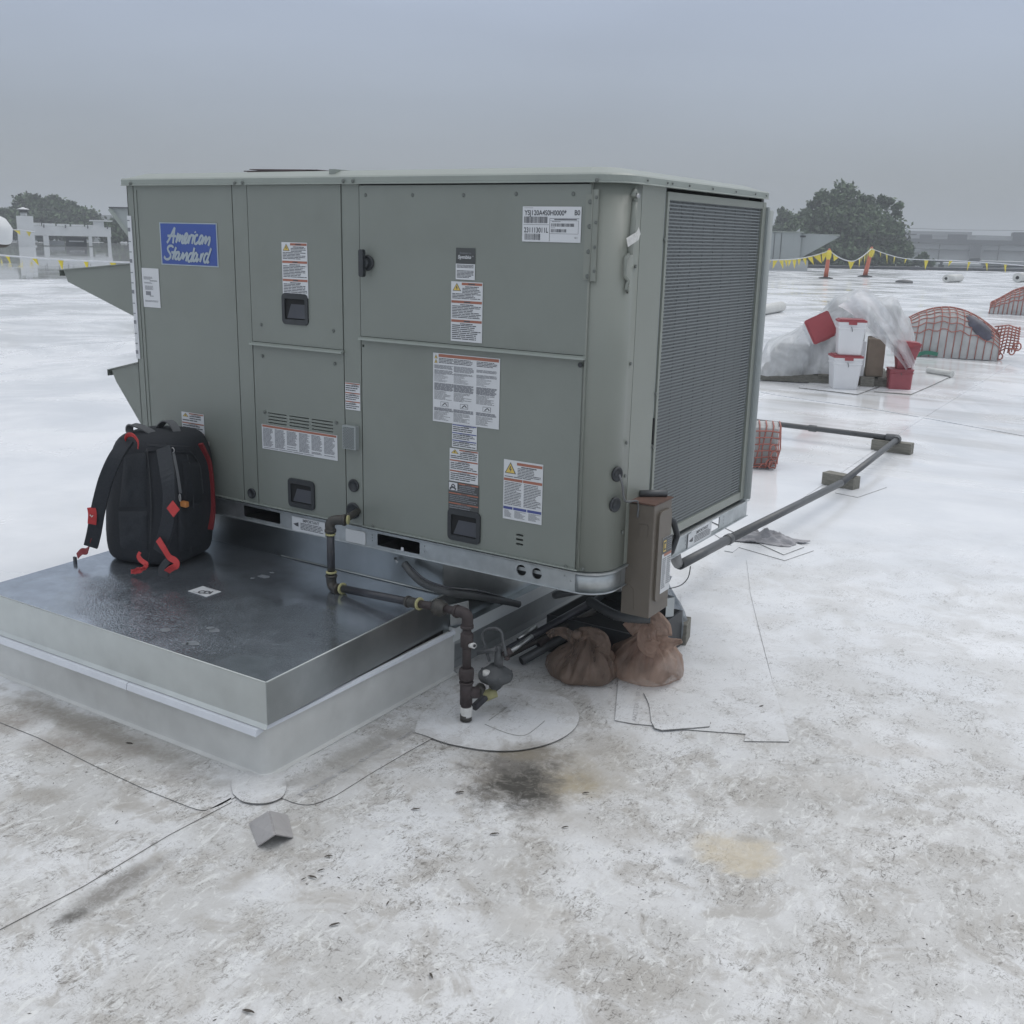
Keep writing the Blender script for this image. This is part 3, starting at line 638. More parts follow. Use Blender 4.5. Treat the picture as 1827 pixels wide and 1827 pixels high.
# recessed carrying handles
def pocket(px0, py0, px1, py1):
    a = AY(px0, py0, -.002); b = AY(px1, py1, -.002); cx_, cz_ = (a.x+b.x)/2, (a.z+b.z)/2; w_, h_ = (b.x-a.x)/2, (a.z-b.z)/2
    h_ = .062; 
    mb = MB(); mb.plate(rrect(cx_-w_,cx_+w_,cz_-h_,cz_+h_,.018,5), [rrect(cx_-w_*.78,cx_+w_*.78,cz_-h_*.66,cz_+h_*.66,.006,3)], lambda x,z,d:(x,-.008+d,z), .007)
    fr_ = mb.build('recessed_handle', M['dark'], U, bevel=.002)
    mb = MB(); x0,x1,z0,z1 = cx_-w_*.80,cx_+w_*.80,cz_-h_*.68,cz_+h_*.68
    # floor of the pocket: sloping scoop, dark at the top
    mb.quad((x0,-.0025,z0),(x1,-.0025,z0),(x1,-.0025,z1),(x0,-.0025,z1),1)
    mb.add([(x0+.012,-.0045,z0+.006),(x1-.004,-.0045,z0+.006),(x1-.004,-.0032,z1-.022),(x0+.034,-.0032,z1-.022)], [(0,1,2,3)], 0)
    mb.build('handle_scoop', [M['darkh'], M['hole']], fr_)
pocket(504,533,551,571); pocket(515,863,562,900); pocket(800,917,857,961)
# knock-out cover (mesh box) on the post, grommets
a = AY(617,757,0); b = AY(641,802,0)
mb = MB(); mb.box(a.x, b.x, -.022, -.0005, b.z, a.z)
for i in range(16):
    for k in range(7):
        x = a.x+.004+(b.x-a.x-.010)*(k+(.5 if i%2 else 0))/7; z = b.z+.004+(a.z-b.z-.008)*i/16
        mb.box(x, x+.0035, -.0232, -.0222, z, z+.003, 1)
mb.build('vent_cover', [M['bgrey'], M['hole']], U)
for px, py, r in ((632,866,.0265),(631,911,.034),(450,880,.023)):
    q = AY(px, py, 0); mb = MB(); mb.lathe([(r,0),(r,.006),(r*.8,.009),(r*.72,.004),(.001,.0035)], (q.x,-.001,q.z), (0,-1,0), 24); mb.build('grommet', M['dark'], U)
# rectangular cover plate on the rail
a = AY(613,938,0); b = AY(648,966,0)
mb = MB(); mb.plate(rrect(-1.290,-1.185,.512,.566,.006,3), [], lambda x,z,d:(x,-.001+d,z), .004); mb.build('rail_cover_plate', M['bwhite'], U)
# grommets on the curved corner
def onarc(ang, z, o=0):
    a = math.radians(ang); return Vector((S-R0+(R0+o)*math.cos(a), R0+(R0+o)*math.sin(a), z)), Vector((math.cos(a), math.sin(a), 0))
for ang, z in ((-14,.945),(-16,.835)):
    p, nn = onarc(ang, z); mb = MB(); mb.lathe([(.027,0),(.027,.006),(.021,.008),(.018,.003),(.001,.002)], p, nn, 24); mb.build('grommet', M['dark'], U)
# lifting hook bracket with a scrap of tape at the top of the corner
mb = MB(); p, nn = onarc(-8, 1.86)
tng = Vector((-nn.y, nn.x, 0))
def cp(u_, z, o=.004): return p + tng*u_ + nn*o + Vector((0,0,z-1.86))
mb.tube([cp(-.006,1.885,.006),cp(.004,1.905,.006),cp(.014,1.890,.006),cp(.010,1.865,.006)], .010, 8)
mb.tube([cp(.008,1.87,.006),cp(.004,1.80,.006),cp(-.002,1.74,.006),cp(-.006,1.70,.006)], .011, 8)
mb.tube([cp(-.006,1.705,.006),cp(-.030,1.69,.006),cp(-.030,1.63,.006),cp(-.008,1.615,.006),cp(-.012,1.60,.006)], .007, 8)
mb.tube([cp(-.012,1.615,.006),cp(-.020,1.585,.006),cp(-.010,1.575,.006),cp(-.004,1.595,.006)], .005, 8)
mb.build('door_stay_hook', M['cab2'], U)
mb = MB(); mb.lathe([(.009,.012),(.007,.022)], cp(.008,1.888,0), nn, 10); mb.build('bolt', M['steel'], U)
mb = MB(); mb.strip([cp(-.045,1.738,.02),cp(-.010,1.752,.021),cp(.012,1.760,.021),cp(.030,1.778,.016)], (0,0,1), .030, .001); mb.build('tape_scrap', M['wtape'], U)

# ------------------------------------------------------------------ printed labels
def text_tris(s, size, sx=1.0, shear=0, bold=0):
    cu = bpy.data.curves.new('text', 'FONT'); cu.body = s; cu.size = size; cu.shear = shear; cu.offset = bold; cu.align_x = 'LEFT'
    o = bpy.data.objects.new('text', cu); COL.objects.link(o)
    me = bpy.data.meshes.new_from_object(o.evaluated_get(bpy.context.evaluated_depsgraph_get()))
    vs = [(v.co.x*sx, v.co.y) for v in me.vertices]; fs = [tuple(p_.vertices) for p_ in me.polygons]
    bpy.data.objects.remove(o); bpy.data.curves.remove(cu); bpy.data.meshes.remove(me); return vs, fs
PM = ['paper','ink','inkg','orange','yellow','blue','paperd','badge','silver','hole']
PI_ = {k: i for i, k in enumerate(PM)}
class Lab:
    """a sticker: local (u,v) in 0..1, v downwards, on an origin + two edge vectors"""
    def __init__(s, o, eu, ev, nrm, base='paper'):
        s.o, s.eu, s.ev, s.n = Vector(o), Vector(eu), Vector(ev), Vector(nrm); s.mb = MB(); s.layer = 0
        a, b, c, d = s.o, s.o+s.eu, s.o+s.eu+s.ev, s.o+s.ev
        k = s.n*.0008; s.mb.hexa([a,b,c,d,a+k,b+k,c+k,d+k], PI_[base]) if True else None
    def P(s, u, v, l=1): return s.o + s.eu*u + s.ev*v + s.n*(.0008+.0005*l)
    def bar(s, u0, u1, v0, v1, m, l=1): s.mb.quad(s.P(u0,v1,l), s.P(u1,v1,l), s.P(u1,v0,l), s.P(u0,v0,l), PI_[m])
    def poly(s, pts, m, l=1): s.mb.add([s.P(u,v,l) for u,v in pts], [tuple(range(len(pts)))], PI_[m])
    def lines(s, u0, u1, v0, v1, n, m='inkg', fill=.5, ragged=.35, para=0, l=1):
        h = (v1-v0)/n
        for i in range(n):
            if para and random.random() < para: continue
            e = u1 - (u1-u0)*ragged*random.random()**2
            v = v0+i*h; x = u0
            while x < e-.005:
                x2 = min(e, x+(u1-u0)*random.uniform(.10,.34)); s.bar(x, x2, v, v+h*fill, m, l); x = x2+(u1-u0)*.018
    def tri(s, u, v, w_, h_, sym='bolt'):
        s.poly([(u,v+h_),(u+w_,v+h_),(u+w_/2,v)], 'ink', 1); s.poly([(u+w_*.10,v+h_*.94),(u+w_*.90,v+h_*.94),(u+w_*.5,v+h_*.12)], 'yellow', 2)
        s.poly([(u+w_*.46,v+h_*.36),(u+w_*.56,v+h_*.36),(u+w_*.50,v+h_*.58),(u+w_*.62,v+h_*.58),(u+w_*.47,v+h_*.90),(u+w_*.50,v+h_*.66),(u+w_*.40,v+h_*.66)], 'ink', 3)
    def text(s, t, u, v, h, m='ink', wid=None, shear=0, l=1, rot=0, bold=.0):  # baseline at v, cap height h (fraction of ev)
        H = s.ev.length*h/.7; vs, fs = text_tris(t, H, 1, shear, bold*H); W = s.eu.length
        if not vs: return
        mx_ = max(x for x, y in vs); k = (wid*W/mx_) if wid else 1
        c_, s_ = math.cos(rot), math.sin(rot)
        s.mb.add([s.P(u + (x*k*c_-y*s_)/W, v - (x*k*s_+y*c_)/s.ev.length, l) for x, y in vs], fs, PI_[m])
    def stroke(s, pts, w_, m, l=2):
        s.layer += 1; l = l + .12*s.layer
        P = smoothpath([Vector((a, b, 0)) for a, b in pts], 5) if len(pts) > 2 else [Vector((a, b, 0)) for a, b in pts]
        asp = s.ev.length/s.eu.length; L_, R_ = [], []
        for i, q in enumerate(P):
            d = P[min(i+1, len(P)-1)]-P[max(i-1, 0)]; d = Vector((d.x, d.y*asp, 0)); 
            if d.length < 1e-9: d = Vector((1,0,0))
            d.normalize(); nx, ny = -d.y*w_/2, d.x*w_/2/asp; L_.append((q.x+nx, q.y+ny)); R_.append((q.x-nx, q.y-ny))
        for i in range(len(P)-1): s.poly([L_[i], R_[i], R_[i+1], L_[i+1]], m, l+.008*(i % 14))
    def done(s, name, parent, label=None):
        o = s.mb.build(name, [M[k] for k in PM], parent); 
        if label: o['label'] = label
        return o
def flab(c, Y=-.001, base='paper'):    # corners tl,tr,bl (pixels on the photo) -> upright rectangle on the front
    P4 = [AY(*q, Y) for q in c]
    x0 = (P4[0].x+P4[2].x)/2; x1 = (P4[1].x+P4[3].x)/2; z1 = (P4[0].z+P4[1].z)/2; z0 = (P4[2].z+P4[3].z)/2
    return Lab((x0, Y-.0006, z1), (x1-x0,0,0), (0,0,z0-z1), (0,-1,0), base)
# blue maker's badge: lettering traced as brush strokes
B = flab([(285,395),(388,400),(288,470),(390,479)], base='silver')
B.bar(.018,.982,.025,.975,'badge',1)
def bu(x, y):  # pixel of the enlarged photo crop (15.225x, origin 280,390) -> badge u,v
    q = AY(280+x/15.225, 390+y/15.225, -.001); return ((q.x-B.o.x)/B.eu.x, (q.z-B.o.z)/B.ev.z)
ST = [[(285,660),(345,560),(430,380),(497,240)], [(497,240),(475,420),(445,675)], [(300,468),(420,470),(540,478)],
 [(592,390),(560,520),(528,655)], [(528,655),(590,520),(655,430)], [(655,430),(640,530),(612,630)], [(612,630),(660,530),(725,450)], [(725,450),(705,560),(690,640),(715,665),(755,640),(800,560),(838,450),(825,405),(790,430),(762,520),(752,620),(790,670),(850,600),(900,450)],
 [(900,450),(885,560),(865,685)], [(865,685),(905,540),(950,450),(1000,470)], [(1022,440),(990,560),(970,690)], [(1050,350),(1062,385)],
 [(1135,460),(1085,450),(1045,540),(1035,650),(1070,690),(1130,640),(1165,600)], [(1270,480),(1215,470),(1165,580),(1160,670),(1190,680),(1240,590),(1275,480)], [(1275,480),(1245,590),(1235,700)], [(1235,700),(1290,570),(1362,475)], [(1362,475),(1340,590),(1322,690)], [(1322,690),(1380,580),(1450,490)], [(1450,490),(1450,600),(1412,740)],
 [(455,795),(440,750),(370,740),(315,790),(320,860),(375,950),(390,1030),(340,1095),(270,1100),(225,1060),(240,1020)],
 [(540,775),(490,930),(440,1115)], [(410,915),(520,925),(610,905)], [(640,920),(570,930),(515,1030),(520,1095),(575,1080),(640,930)], [(640,930),(610,1030),(610,1115),(660,1080),(735,920)], [(735,920),(730,1010),(715,1110)], [(715,1110),(780,1000),(848,920)], [(848,920),(825,1060),(808,1160)],
 [(985,950),(930,950),(870,1060),(870,1150),(910,1160),(970,1060),(1040,790)], [(985,1000),(960,1090),(955,1160),(1010,1090)], [(1110,945),(1060,945),(1010,1060),(1010,1150),(1050,1140),(1110,1030),(1125,950)], [(1120,960),(1095,1070),(1100,1165),(1160,1080)], [(1235,950),(1210,1060),(1190,1180)], [(1190,1180),(1235,1040),(1270,965),(1300,960)],
 [(1410,960),(1350,960),(1300,1080),(1310,1180),(1350,1180),(1410,1060),(1495,805)], [(1410,1050),(1385,1130),(1395,1195),(1440,1160)]]
for sk in ST: B.stroke([bu(*q) for q in sk], .029, 'silver', 2)
B.done('maker_badge', U, 'blue badge with white handwritten lettering')
# shipping label
A_ = flab([(252,478),(283,479),(258,548),(287,549)])
A_.lines(.10,.62,.22,.30,3,'inkg',.5); A_.lines(.45,.92,.305,.34,2,'ink',.5); A_.lines(.12,.6,.36,.40,2,'inkg'); A_.lines(.15,.65,.45,.56,5,'inkg'); A_.bar(.18,.48,.59,.69,'inkg'); A_.lines(.4,.7,.70,.73,1,'ink'); A_.lines(.1,.9,.82,.87,2,'inkg')
A_.done('shipping_label', U)
# serial plate
A_ = flab([(933,368),(1038,369),(932,431),(1036,433)], Y=-.0045)
A_.text('YSJ120A4S0H0000*', .035,.245,.14,'ink',.72,bold=.02); A_.text('B0', .885,.235,.14,'ink',.095,bold=.02); A_.text('231113011L', .03,.735,.14,'ink',.42,bold=.02)
A_.lines(.03,.19,.035,.055,1,'inkg'); A_.text('01',.90,.89,.05,'ink',.045)
def bars(u0,u1,v0,v1,n):
    x = u0
    for i in range(n):
        w_ = (u1-u0)/n*random.uniform(.3,.75); A_.bar(x, x+w_, v0, v1, 'ink'); x += (u1-u0)/n
bars(.03,.44,.285,.47,34); bars(.045,.32,.77,.95,24); bars(.50,.89,.47,.56,30); bars(.50,.76,.63,.72,22)
A_.bar(.02,.46,.508,.516,'ink'); A_.bar(.472,.478,.33,.98,'ink'); A_.bar(.48,.97,.325,.34,'inkg'); A_.bar(.55,.93,.35,.375,'ink'); A_.bar(.48,.955,.39,.398,'inkg'); A_.bar(.955,.961,.39,.76,'inkg'); A_.bar(.48,.955,.755,.765,'inkg'); A_.lines(.51,.67,.415,.44,1,'ink'); A_.lines(.50,.6,.59,.61,1,'inkg')
A_.done('serial_plate', U, 'white barcode plate with large black model and serial numbers')
def warn3(c, heads, name='warning_label', dark=False, sym=True, nl=(9,9,8), Y=-.001, label=None, hc_='orange'):
    L_ = flab(c, Y, 'paperd' if dark else 'paper'); ink = 'inkg' if dark else 'ink'
    hs = [0.015]+heads; hs.append(1.0)
    for i in range(len(hs)-1):
        v, e = hs[i], hs[i+1]; hh = .042
        u0 = .34 if (i == 0 and sym) else .015
        L_.bar(u0, .985, v, v+hh, hc_); L_.bar(.42 if i else .55,.62 if i else .76, v+hh*.3, v+hh*.75, 'ink', 2)
        L_.lines(.3 if i else .45,.72 if i else .88, v+hh+.018, v+hh+.035, 1, ink, .9, .1)
        n = nl[i % len(nl)]; v2 = v+hh+.045; st = (e-.02-v2)/n
        for k in range(n):
            vv = v2+k*st; uu_ = .36 if (i == 0 and sym and vv < .155+.02) else .04
            L_.lines(uu_, .96, vv, vv+st, 1, ink, .48, .30)
    if sym: 
        if dark: L_.bar(.02,.30,.02,.27,'paper',2); L_.stroke([(.10,.14),(.16,.08),(.22,.14),(.16,.20),(.10,.14)],.03,'ink',3); L_.stroke([(.05,.25),(.14,.17),(.26,.24)],.05,'ink',3)
        else: L_.tri(.05,.025,.27,.13)
    L_.done(name, U, label); return L_
warn3([(503,432),(549,433),(505,530),(550,532)], [.335,.665], nl=(8,8,8), Y=-.003, label='white safety sticker with yellow triangle on the upper panel')
warn3([(806,502),(862,504),(804,608),(860,612)], [.315,.635], nl=(8,8,8), Y=-.004, label='white safety sticker with yellow triangle on the hinged door')
warn3([(804,800),(854,805),(801,858),(853,864)], [.34,.66], nl=(4,4,4))
warn3([(801,859),(855,866),(800,912),(854,921)], [.35,.68], dark=True, nl=(4,4,3), label='black safety sticker with red bars')
warn3([(807,756),(851,761),(807,797),(851,803)], [.36,.68], sym=False, nl=(3,3,3), hc_='blue')
warn3([(616,682),(643,684),(617,730),(643,733)], [.36,.68], sym=False, nl=(3,3,3))
warn3([(325,734),(364,740),(326,786),(366,792)], [.34,.66], nl=(3,3,3))
L_ = flab([(322,779),(374,789),(323,840),(376,850)]); L_.bar(.01,.99,.01,.09,'orange'); L_.lines(.04,.48,.14,.95,16,'inkg'); L_.lines(.53,.97,.14,.95,16,'inkg'); L_.done('instruction_label', U)
# right-hand high voltage label
L_ = flab([(899,819),(970,829),(898,925),(966,936)])
L_.tri(.03,.035,.29,.19); L_.bar(.34,.985,.03,.075,'orange'); L_.lines(.45,.85,.09,.11,1,'ink',.9,.05); L_.lines(.36,.95,.12,.27,6,'ink',.45); L_.lines(.03,.95,.27,.295,1,'ink',.5)
L_.bar(.01,.49,.305,.35,'orange'); L_.bar(.505,.99,.305,.35,'orange'); L_.lines(.03,.47,.37,.765,15,'ink',.42,.35); L_.lines(.53,.97,.37,.765,15,'ink',.42,.35)
for a, b in ((.01,.25),(.27,.61),(.63,.985)): L_.bar(a,b,.785,.83,'blue'); L_.lines(a+.03,b-.02,.845,.97,7,'inkg',.5,.5)
L_.done('warning_label', U, 'white high voltage sticker with yellow triangle and blue bars')
# big instruction sheet
L_ = flab([(774,628),(893,641),(772,750),(890,767)])
L_.bar(.085,.985,.012,.055,'orange'); L_.tri(.02,.02,.05,.06); L_.tri(.02,.085,.05,.06)
for a in (.02,.32,.66):
    b = a+.30
    L_.lines(a+.07 if a < .1 else a, b, .07, .15, 4, 'ink', .5, .2); L_.lines(a, b, .17, .30, 9, 'inkg', .6, .15, .1); L_.lines(a, b-.08, .30, .42, 8, 'inkg', .35, .5); L_.lines(a, b, .43, .54, 9, 'inkg', .75, .12); L_.lines(a, b-.03, .55, .68, 8, 'ink', .35, .5)
    L_.bar(a+.10,a+.22,.70,.77,'inkg'); L_.bar(a+.107,a+.213,.706,.764,'paper',2); L_.stroke([(a+.13,.755),(a+.17,.72),(a+.20,.75)],.012,'ink',3)
    L_.lines(a, b, .79, .84, 4, 'inkg', .75, .1); L_.lines(a, b-.05, .85, .98, 8, 'ink', .35, .5)
L_.done('instruction_sheet', U)
# long label under the vent slots
L_ = flab([(467,756),(602,777),(469,799),(603,823)])
L_.bar(.01,.99,.015,.10,'orange')
for k in range(6): a = .015+k*.163; L_.lines(a, a+.14, .14, .90, 16, 'inkg', .62, .3, .06)
L_.lines(.02,.7,.93,.98,1,'inkg'); L_.done('instruction_label', U)
# controls label
L_ = flab([(814,442),(848,443),(814,470),(848,471)], Y=-.004, base='paperd'); L_.text('Enabled by',.20,.38,.12,'inkg',.6); L_.text('Symbio',.10,.68,.22,'paper',.70,.15,bold=.02); L_.text('TM',.83,.55,.06,'paper',.09); L_.done('controls_label', U, 'black sticker with white lettering')
L_ = flab([(814,470.5),(848,471.5),(813,498),(847,500)], Y=-.004); L_.lines(.06,.94,.06,.28,3,'ink',.5); L_.lines(.06,.94,.42,.92,6,'ink',.5); L_.done('controls_label', U)
# IMPORTANT stickers on the rails
def imp(L_):
    L_.text('IMPORTANT',.33,.28,.20,'ink',.50,bold=.02); L_.lines(.26,.95,.36,.86,5,'ink',.5,.15); L_.poly([(.04,.52),(.14,.42),(.20,.36),(.20,.66),(.12,.64)],'ink')
    L_.done('fork_label', U)
z1_, z0_ = .571, .508
a = AY(521,925,0).x; b = AY(580,940,0).x
imp(Lab((a,.0005,z1_),(b-a,0,0),(0,0,z0_-z1_),(0,-1,0)))
a = AX(1228,960,S).y; b = AX(1270,935,S).y
imp(Lab((S-.001,a,z1_),(0,b-a,0),(0,0,z0_-z1_),(1,0,0)))
# low flue cover that peeps over the lid
qa, qb = AY(441,309,.30), AY(571,307,.30); zc_ = AY(500,301.5,.30).z
mb = MB(); mb.box(qa.x, qb.x-.07, .30, .62, ZT+.050, zc_-.006); mb.build('flue_box', M['cab'], U)
mb = MB(); mb.hexa([(qa.x,.28,zc_-.010),(qb.x-.06,.28,zc_-.010),(qb.x-.06,.66,zc_-.010),(qa.x,.66,zc_-.010),(qa.x,.28,zc_-.006),(qb.x-.06,.28,zc_-.006),(qb.x-.06,.66,zc_-.006),(qa.x,.66,zc_-.006)])
mb.hexa([(qa.x+.03,.285,zc_-.002),(qb.x,.285,zc_-.009),(qb.x,.64,zc_-.009),(qa.x+.03,.64,zc_-.002),(qa.x+.03,.285,zc_+.001),(qb.x,.285,zc_-.006),(qb.x,.64,zc_-.006),(qa.x+.03,.64,zc_+.001)]); mb.build('flue_cover', M['loose'], U)

# ================================================================== CURB AND ADAPTER UNDER THE UNIT
PX0, PX1, PY0 = -2.36, -.785, -.965
PX0b, PX1b = -2.41, -.836       # the cap is not quite square
PT, PB = .352, .203
A = empty('curb_adapter', (-1.6, -.1, .2), 'wet galvanised sheet metal curb adapter the big grey unit sits on', 'curb adapter')
mb = MB(); mb.add([(PX0,PY0,PT),(PX1,PY0,PT),(PX1b,.10,PT),(PX0b,.10,PT),(PX0,PY0,PT-.002),(PX1,PY0,PT-.002),(PX1b,.10,PT-.002),(PX0b,.10,PT-.002)], [(0,1,2,3),(7,6,5,4)])
mb.build('cap_top', M['captop'], A)
def wall(name, a, b, z0, z1, t, m, bev=.003):
    a, b = Vector(a), Vector(b); d = (b-a).normalized(); n_ = Vector((d.y, -d.x))*t
    mb = MB(); mb.hexa([(a.x,a.y,z0),(b.x,b.y,z0),(b.x-n_.x,b.y-n_.y,z0),(a.x-n_.x,a.y-n_.y,z0),(a.x,a.y,z1),(b.x,b.y,z1),(b.x-n_.x,b.y-n_.y,z1),(a.x-n_.x,a.y-n_.y,z1)]); return mb.build(name, M[m], A)
wall('cap_side', (PX0,PY0-.001), (PX1,PY0-.001), PB, PT-.0005, .003, 'galvs')
wall('cap_side', (PX1+.001,PY0-.001), (PX1b+.001,.098), PB, PT-.0005, .003, 'galvd')
wall('cap_side', (PX0b-.001,.098), (PX0-.001,PY0-.001), PB, PT-.0005, .003, 'galvs')
mb = MB(); mb.tube([(PX0,PY0-.001,PT),(PX1,PY0-.001,PT)], .0028, 6); mb.tube([(PX1,PY0,PT),(PX1b,.098,PT)], .0028, 6); mb.build('hemmed_edge', M['galvs'], A)
mb = MB(); mb.hexa([(PX0,PY0-.012,PB-.012),(PX1+.004,PY0-.012,PB-.012),(PX1,PY0-.001,PB),(PX0,PY0-.001,PB),(PX0,PY0-.011,PB-.011),(PX1+.004,PY0-.011,PB-.011),(PX1,PY0-.001,PB+.001),(PX0,PY0-.001,PB+.001)]); mb.build('drip_edge', M['galvs'], A)
# duct box carrying the unit
DX0, DX1, DY0, DY1 = -2.36, -.834, .06, 1.30
wall('duct_wall', (DX0,DY0), (DX1,DY0), PT-.15, ZB+.004, .004, 'galvd')
wall('duct_wall', (DX1+.001,DY0+.001), (DX1+.001,DY1), .18, ZB+.004, .004, 'galvd')
wall('duct_wall', (DX0,DY1), (DX0,DY0+.002), .2, ZB+.004, .004, 'galvd')
mb = MB(); mb.box(DX1-.02,DX1-.001,DY0-.004,DY0-.0005,PT+.002,ZB); mb.build('corner_lap', M['galvd'], A)
mb = MB(); mb.tube([(-1.72,DY0-.003,PT+.004),(DX1,DY0-.003,PT+.004)], .003, 6); mb.build('sealant_bead', M['galvs'], A)
# lower flange that runs back beyond the cap, its bright face towards the camera
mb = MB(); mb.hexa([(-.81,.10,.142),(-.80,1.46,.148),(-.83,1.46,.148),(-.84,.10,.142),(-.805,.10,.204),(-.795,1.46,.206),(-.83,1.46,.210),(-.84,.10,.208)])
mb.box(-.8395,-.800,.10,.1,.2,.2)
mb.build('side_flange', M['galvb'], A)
mb = MB(); mb.hexa([(-.835,.10,.2045),(-.802,.10,.2045),(-.792,1.46,.2065),(-.835,1.46,.2105),(-.835,.10,.2085),(-.800,.10,.2055),(-.790,1.46,.2075),(-.835,1.46,.2145)]); mb.build('top_flange', M['galvd'], A)
wall('corner_piece', (-.826,.100), (-.795,.185), .125, .30, .004, 'galvd')
# white curb
K = empty('roof_curb', (-1.6, .2, 0), 'white membrane wrapped roof curb beneath the galvanised cap', 'roof curb')
mb = MB()
cx0, cx1, cy0, cy1 = -2.40, -.812, -.955, 1.46
def cwall(a, b, nz_=1):
    """sheet with a soft cove at the foot"""
    prof = [(0,.186),(0,.06),(.006,.035),(.020,.015),(.045,.004),(.085,.0032),(.085,.0005),(-.01,.0005),(-.01,.186)]
    return prof
mb.sweep([(cx0,cy1),(cx0,cy0),(cx0+.0,cy0),(cx1-.03,cy0)]+arc(cx1-.03,cy0+.03,.03,-90,0,5)[1:]+[(cx1,cy1)], cwall(0,0), smooth=True) if False else None
path = [(cx0,cy0),(cx1-.03,cy0)]+arc(cx1-.03,cy0+.03,.03,-90,0,6)[1:]+[(cx1,.11)]
pr = [(0,.188),(0,.02),(.001,.011),(.005,.0075),(.010,.006),(.014,.0045),(.014,.0008),(-.02,.0008),(-.02,.188)]
mb.sweep(path, pr, smooth=False)
mb.build('curb_wrap', M['memb'], K)
mb = MB(); mb.sweep([(cx1,.105),(cx1-.05,.13),(cx1-.05,cy1)], [(0,.188),(0,.02),(.02,.002),(-.02,.002),(-.02,.188)]); mb.build('shaded_curb_wrap', M['membd'], K)  # run stepped back and coloured dark for the shade below the flange
mb = MB(); mb.box(cx0-.02,cx0,cy0,cy1,0.001,.186); mb.build('curb_wrap', M['memb'], K)
mb = MB(); mb.box(cx0+.03,cx1-.08,cy0+.03,cy1-.03,.12,.195); mb.build('curb_core', M['wood'], K)
# foam tape strip at the joint, in two lengths
sa = AY(0,1139,cy0-.025); sb = AY(229,1222,cy0-.025)
for a, b in ((sa.x-.15, sb.x), (sb.x+.004, cx1-.002)):
    mb = MB(); mb.hexa([(a,cy0-.036,.163),(b,cy0-.036,.163),(b,cy0-.001,.170),(a,cy0-.001,.170),(a,cy0-.033,.185),(b,cy0-.033,.185),(b,cy0-.001,.192),(a,cy0-.001,.192)]); mb.build('foam_strip', M['cleat'], K)
mb = MB(); mb.hexa([(cx1+.001,cy0+.01,.182),(cx1+.013,cy0,.180),(cx1+.013,.10,.180),(cx1+.001,.10,.182),(cx1+.001,cy0+.01,.196),(cx1+.011,cy0,.192),(cx1+.011,.10,.192),(cx1+.001,.10,.196)]); mb.build('foam_strip', M['cleat'], K)
# CDI label on the cap
q = [G(335,1055,PT), G(362,1046,PT), G(395,1056,PT), G(366,1067,PT)]
ctr = (q[0]+q[1]+q[2]+q[3])/4
w_ = .13; rot = math.radians(-2)
d1 = (q[2]-q[1]).normalized(); d2 = Vector((-d1.y, d1.x, 0))
W1 = (q[2]-q[1]).length; W2 = (q[1]-q[0]).length
L_ = Lab(q[1]+Vector((0,0,.0006)), (q[2]-q[1]), (q[0]-q[1]), (0,0,1))
L_.text('CDI',.14,.30,.34,'ink',.62,rot=-.25) if False else None
vs, fs = text_tris('CDI', 1, 1, 0, .05)
mxx = max(x for x, y in vs)
gx = (G(373,1059.5,PT)-G(347,1057.5,PT)); gx.z = 0; gx.normalize(); gy = Vector((-gx.y, gx.x, 0))
tw = (G(374,1059.5,PT)-G(350,1057.5,PT)).length
o_ = G(351,1058.6,PT) + Vector((0,0,.0024)); hh = tw*.55
L_.mb.add([o_ + gx*(x/mxx*tw) + gy*(y/.72*hh) for x, y in vs], fs, PI_['ink'])
L_.lines(.2,.8,.04,.12,1,'inkg'); L_.lines(.2,.8,.88,.94,1,'inkg')
L_.done('maker_label', A, 'small white label with black letters on the metal cap')
# chalky marks on the cap
mb = MB()
for (px, py, r) in ((295,1124,9),(376,1121,7),(382,1125,10),(330,1149,6),(345,1148,11),(470,1029,10),(450,1032,4),(485,1022,4)):
    c_ = G(px,py,PT); n_ = 12; rr = r/1800*math.hypot(c_.x-CAM.x,c_.y-CAM.y)*1.1
    mb.add([(c_.x+rr*math.cos(2*PI*i/n_)*random.uniform(.8,1.2), c_.y+rr*.9*math.sin(2*PI*i/n_)*random.uniform(.7,1.2), PT+.0008) for i in range(n_)], [tuple(range(n_))])
mb.build('water_spot', pm('pale_residue', (.30,.33,.36), .3, .4, var=.2, scale=60), A, kind='stuff')

# ------------------------------------------------------------------ gas pipe
PP = empty('gas_pipe', (-.50, -.25, 0), 'black iron gas pipe with yellow thread tape climbing from the roof into the grey unit', 'gas pipe')
ex = AY(631,911,-.01)            # where it enters the unit
vt = AY(592,930,-.16); vx = vt.x
zb = .395                         # low run height
yv = -.16
vbot = AY(589,1045,yv)
xv = (AY(593,940,yv).x + AY(588,1040,yv).x)/2; zt_ = AY(593,930,yv).z; zb = AY(590,1046,yv).z
yd = -.235
ux = AY(790,1082,yd)
px_ = -.512
zl2 = AY(800,1086,yd).z
def pseg(a, b, r, m, name='pipe'): 
    mb = MB(); mb.tube([a, b], r, 16); return mb.build(name, M[m], PP)
def fit(path, r, m='iron', name='elbow', ends=True):
    mb = MB(); mb.tube(smoothpath(path, 5), r, 16)
    if ends:
        for a, b in ((path[0], path[1]), (path[-1], path[-2])):
            a, b = Vector(a), Vector(b); d = (b-a).normalized(); mb.lathe([(r*1.14,-.001),(r*1.20,.004),(r*1.14,.011)], a, d, 16)
    return mb.build(name, M[m], PP)
pr_ = .0155; fr2 = .0200
exz = ex.z; 
pseg((ex.x,.05,exz),(xv+.05,yv+.02,zt_+.004),pr_*.92,'iron','nipple')
mid = Vector((ex.x,-.035,exz))
pseg((ex.x,-.01,exz),(ex.x,-.012,exz),.02,'dark','nipple') if False else None
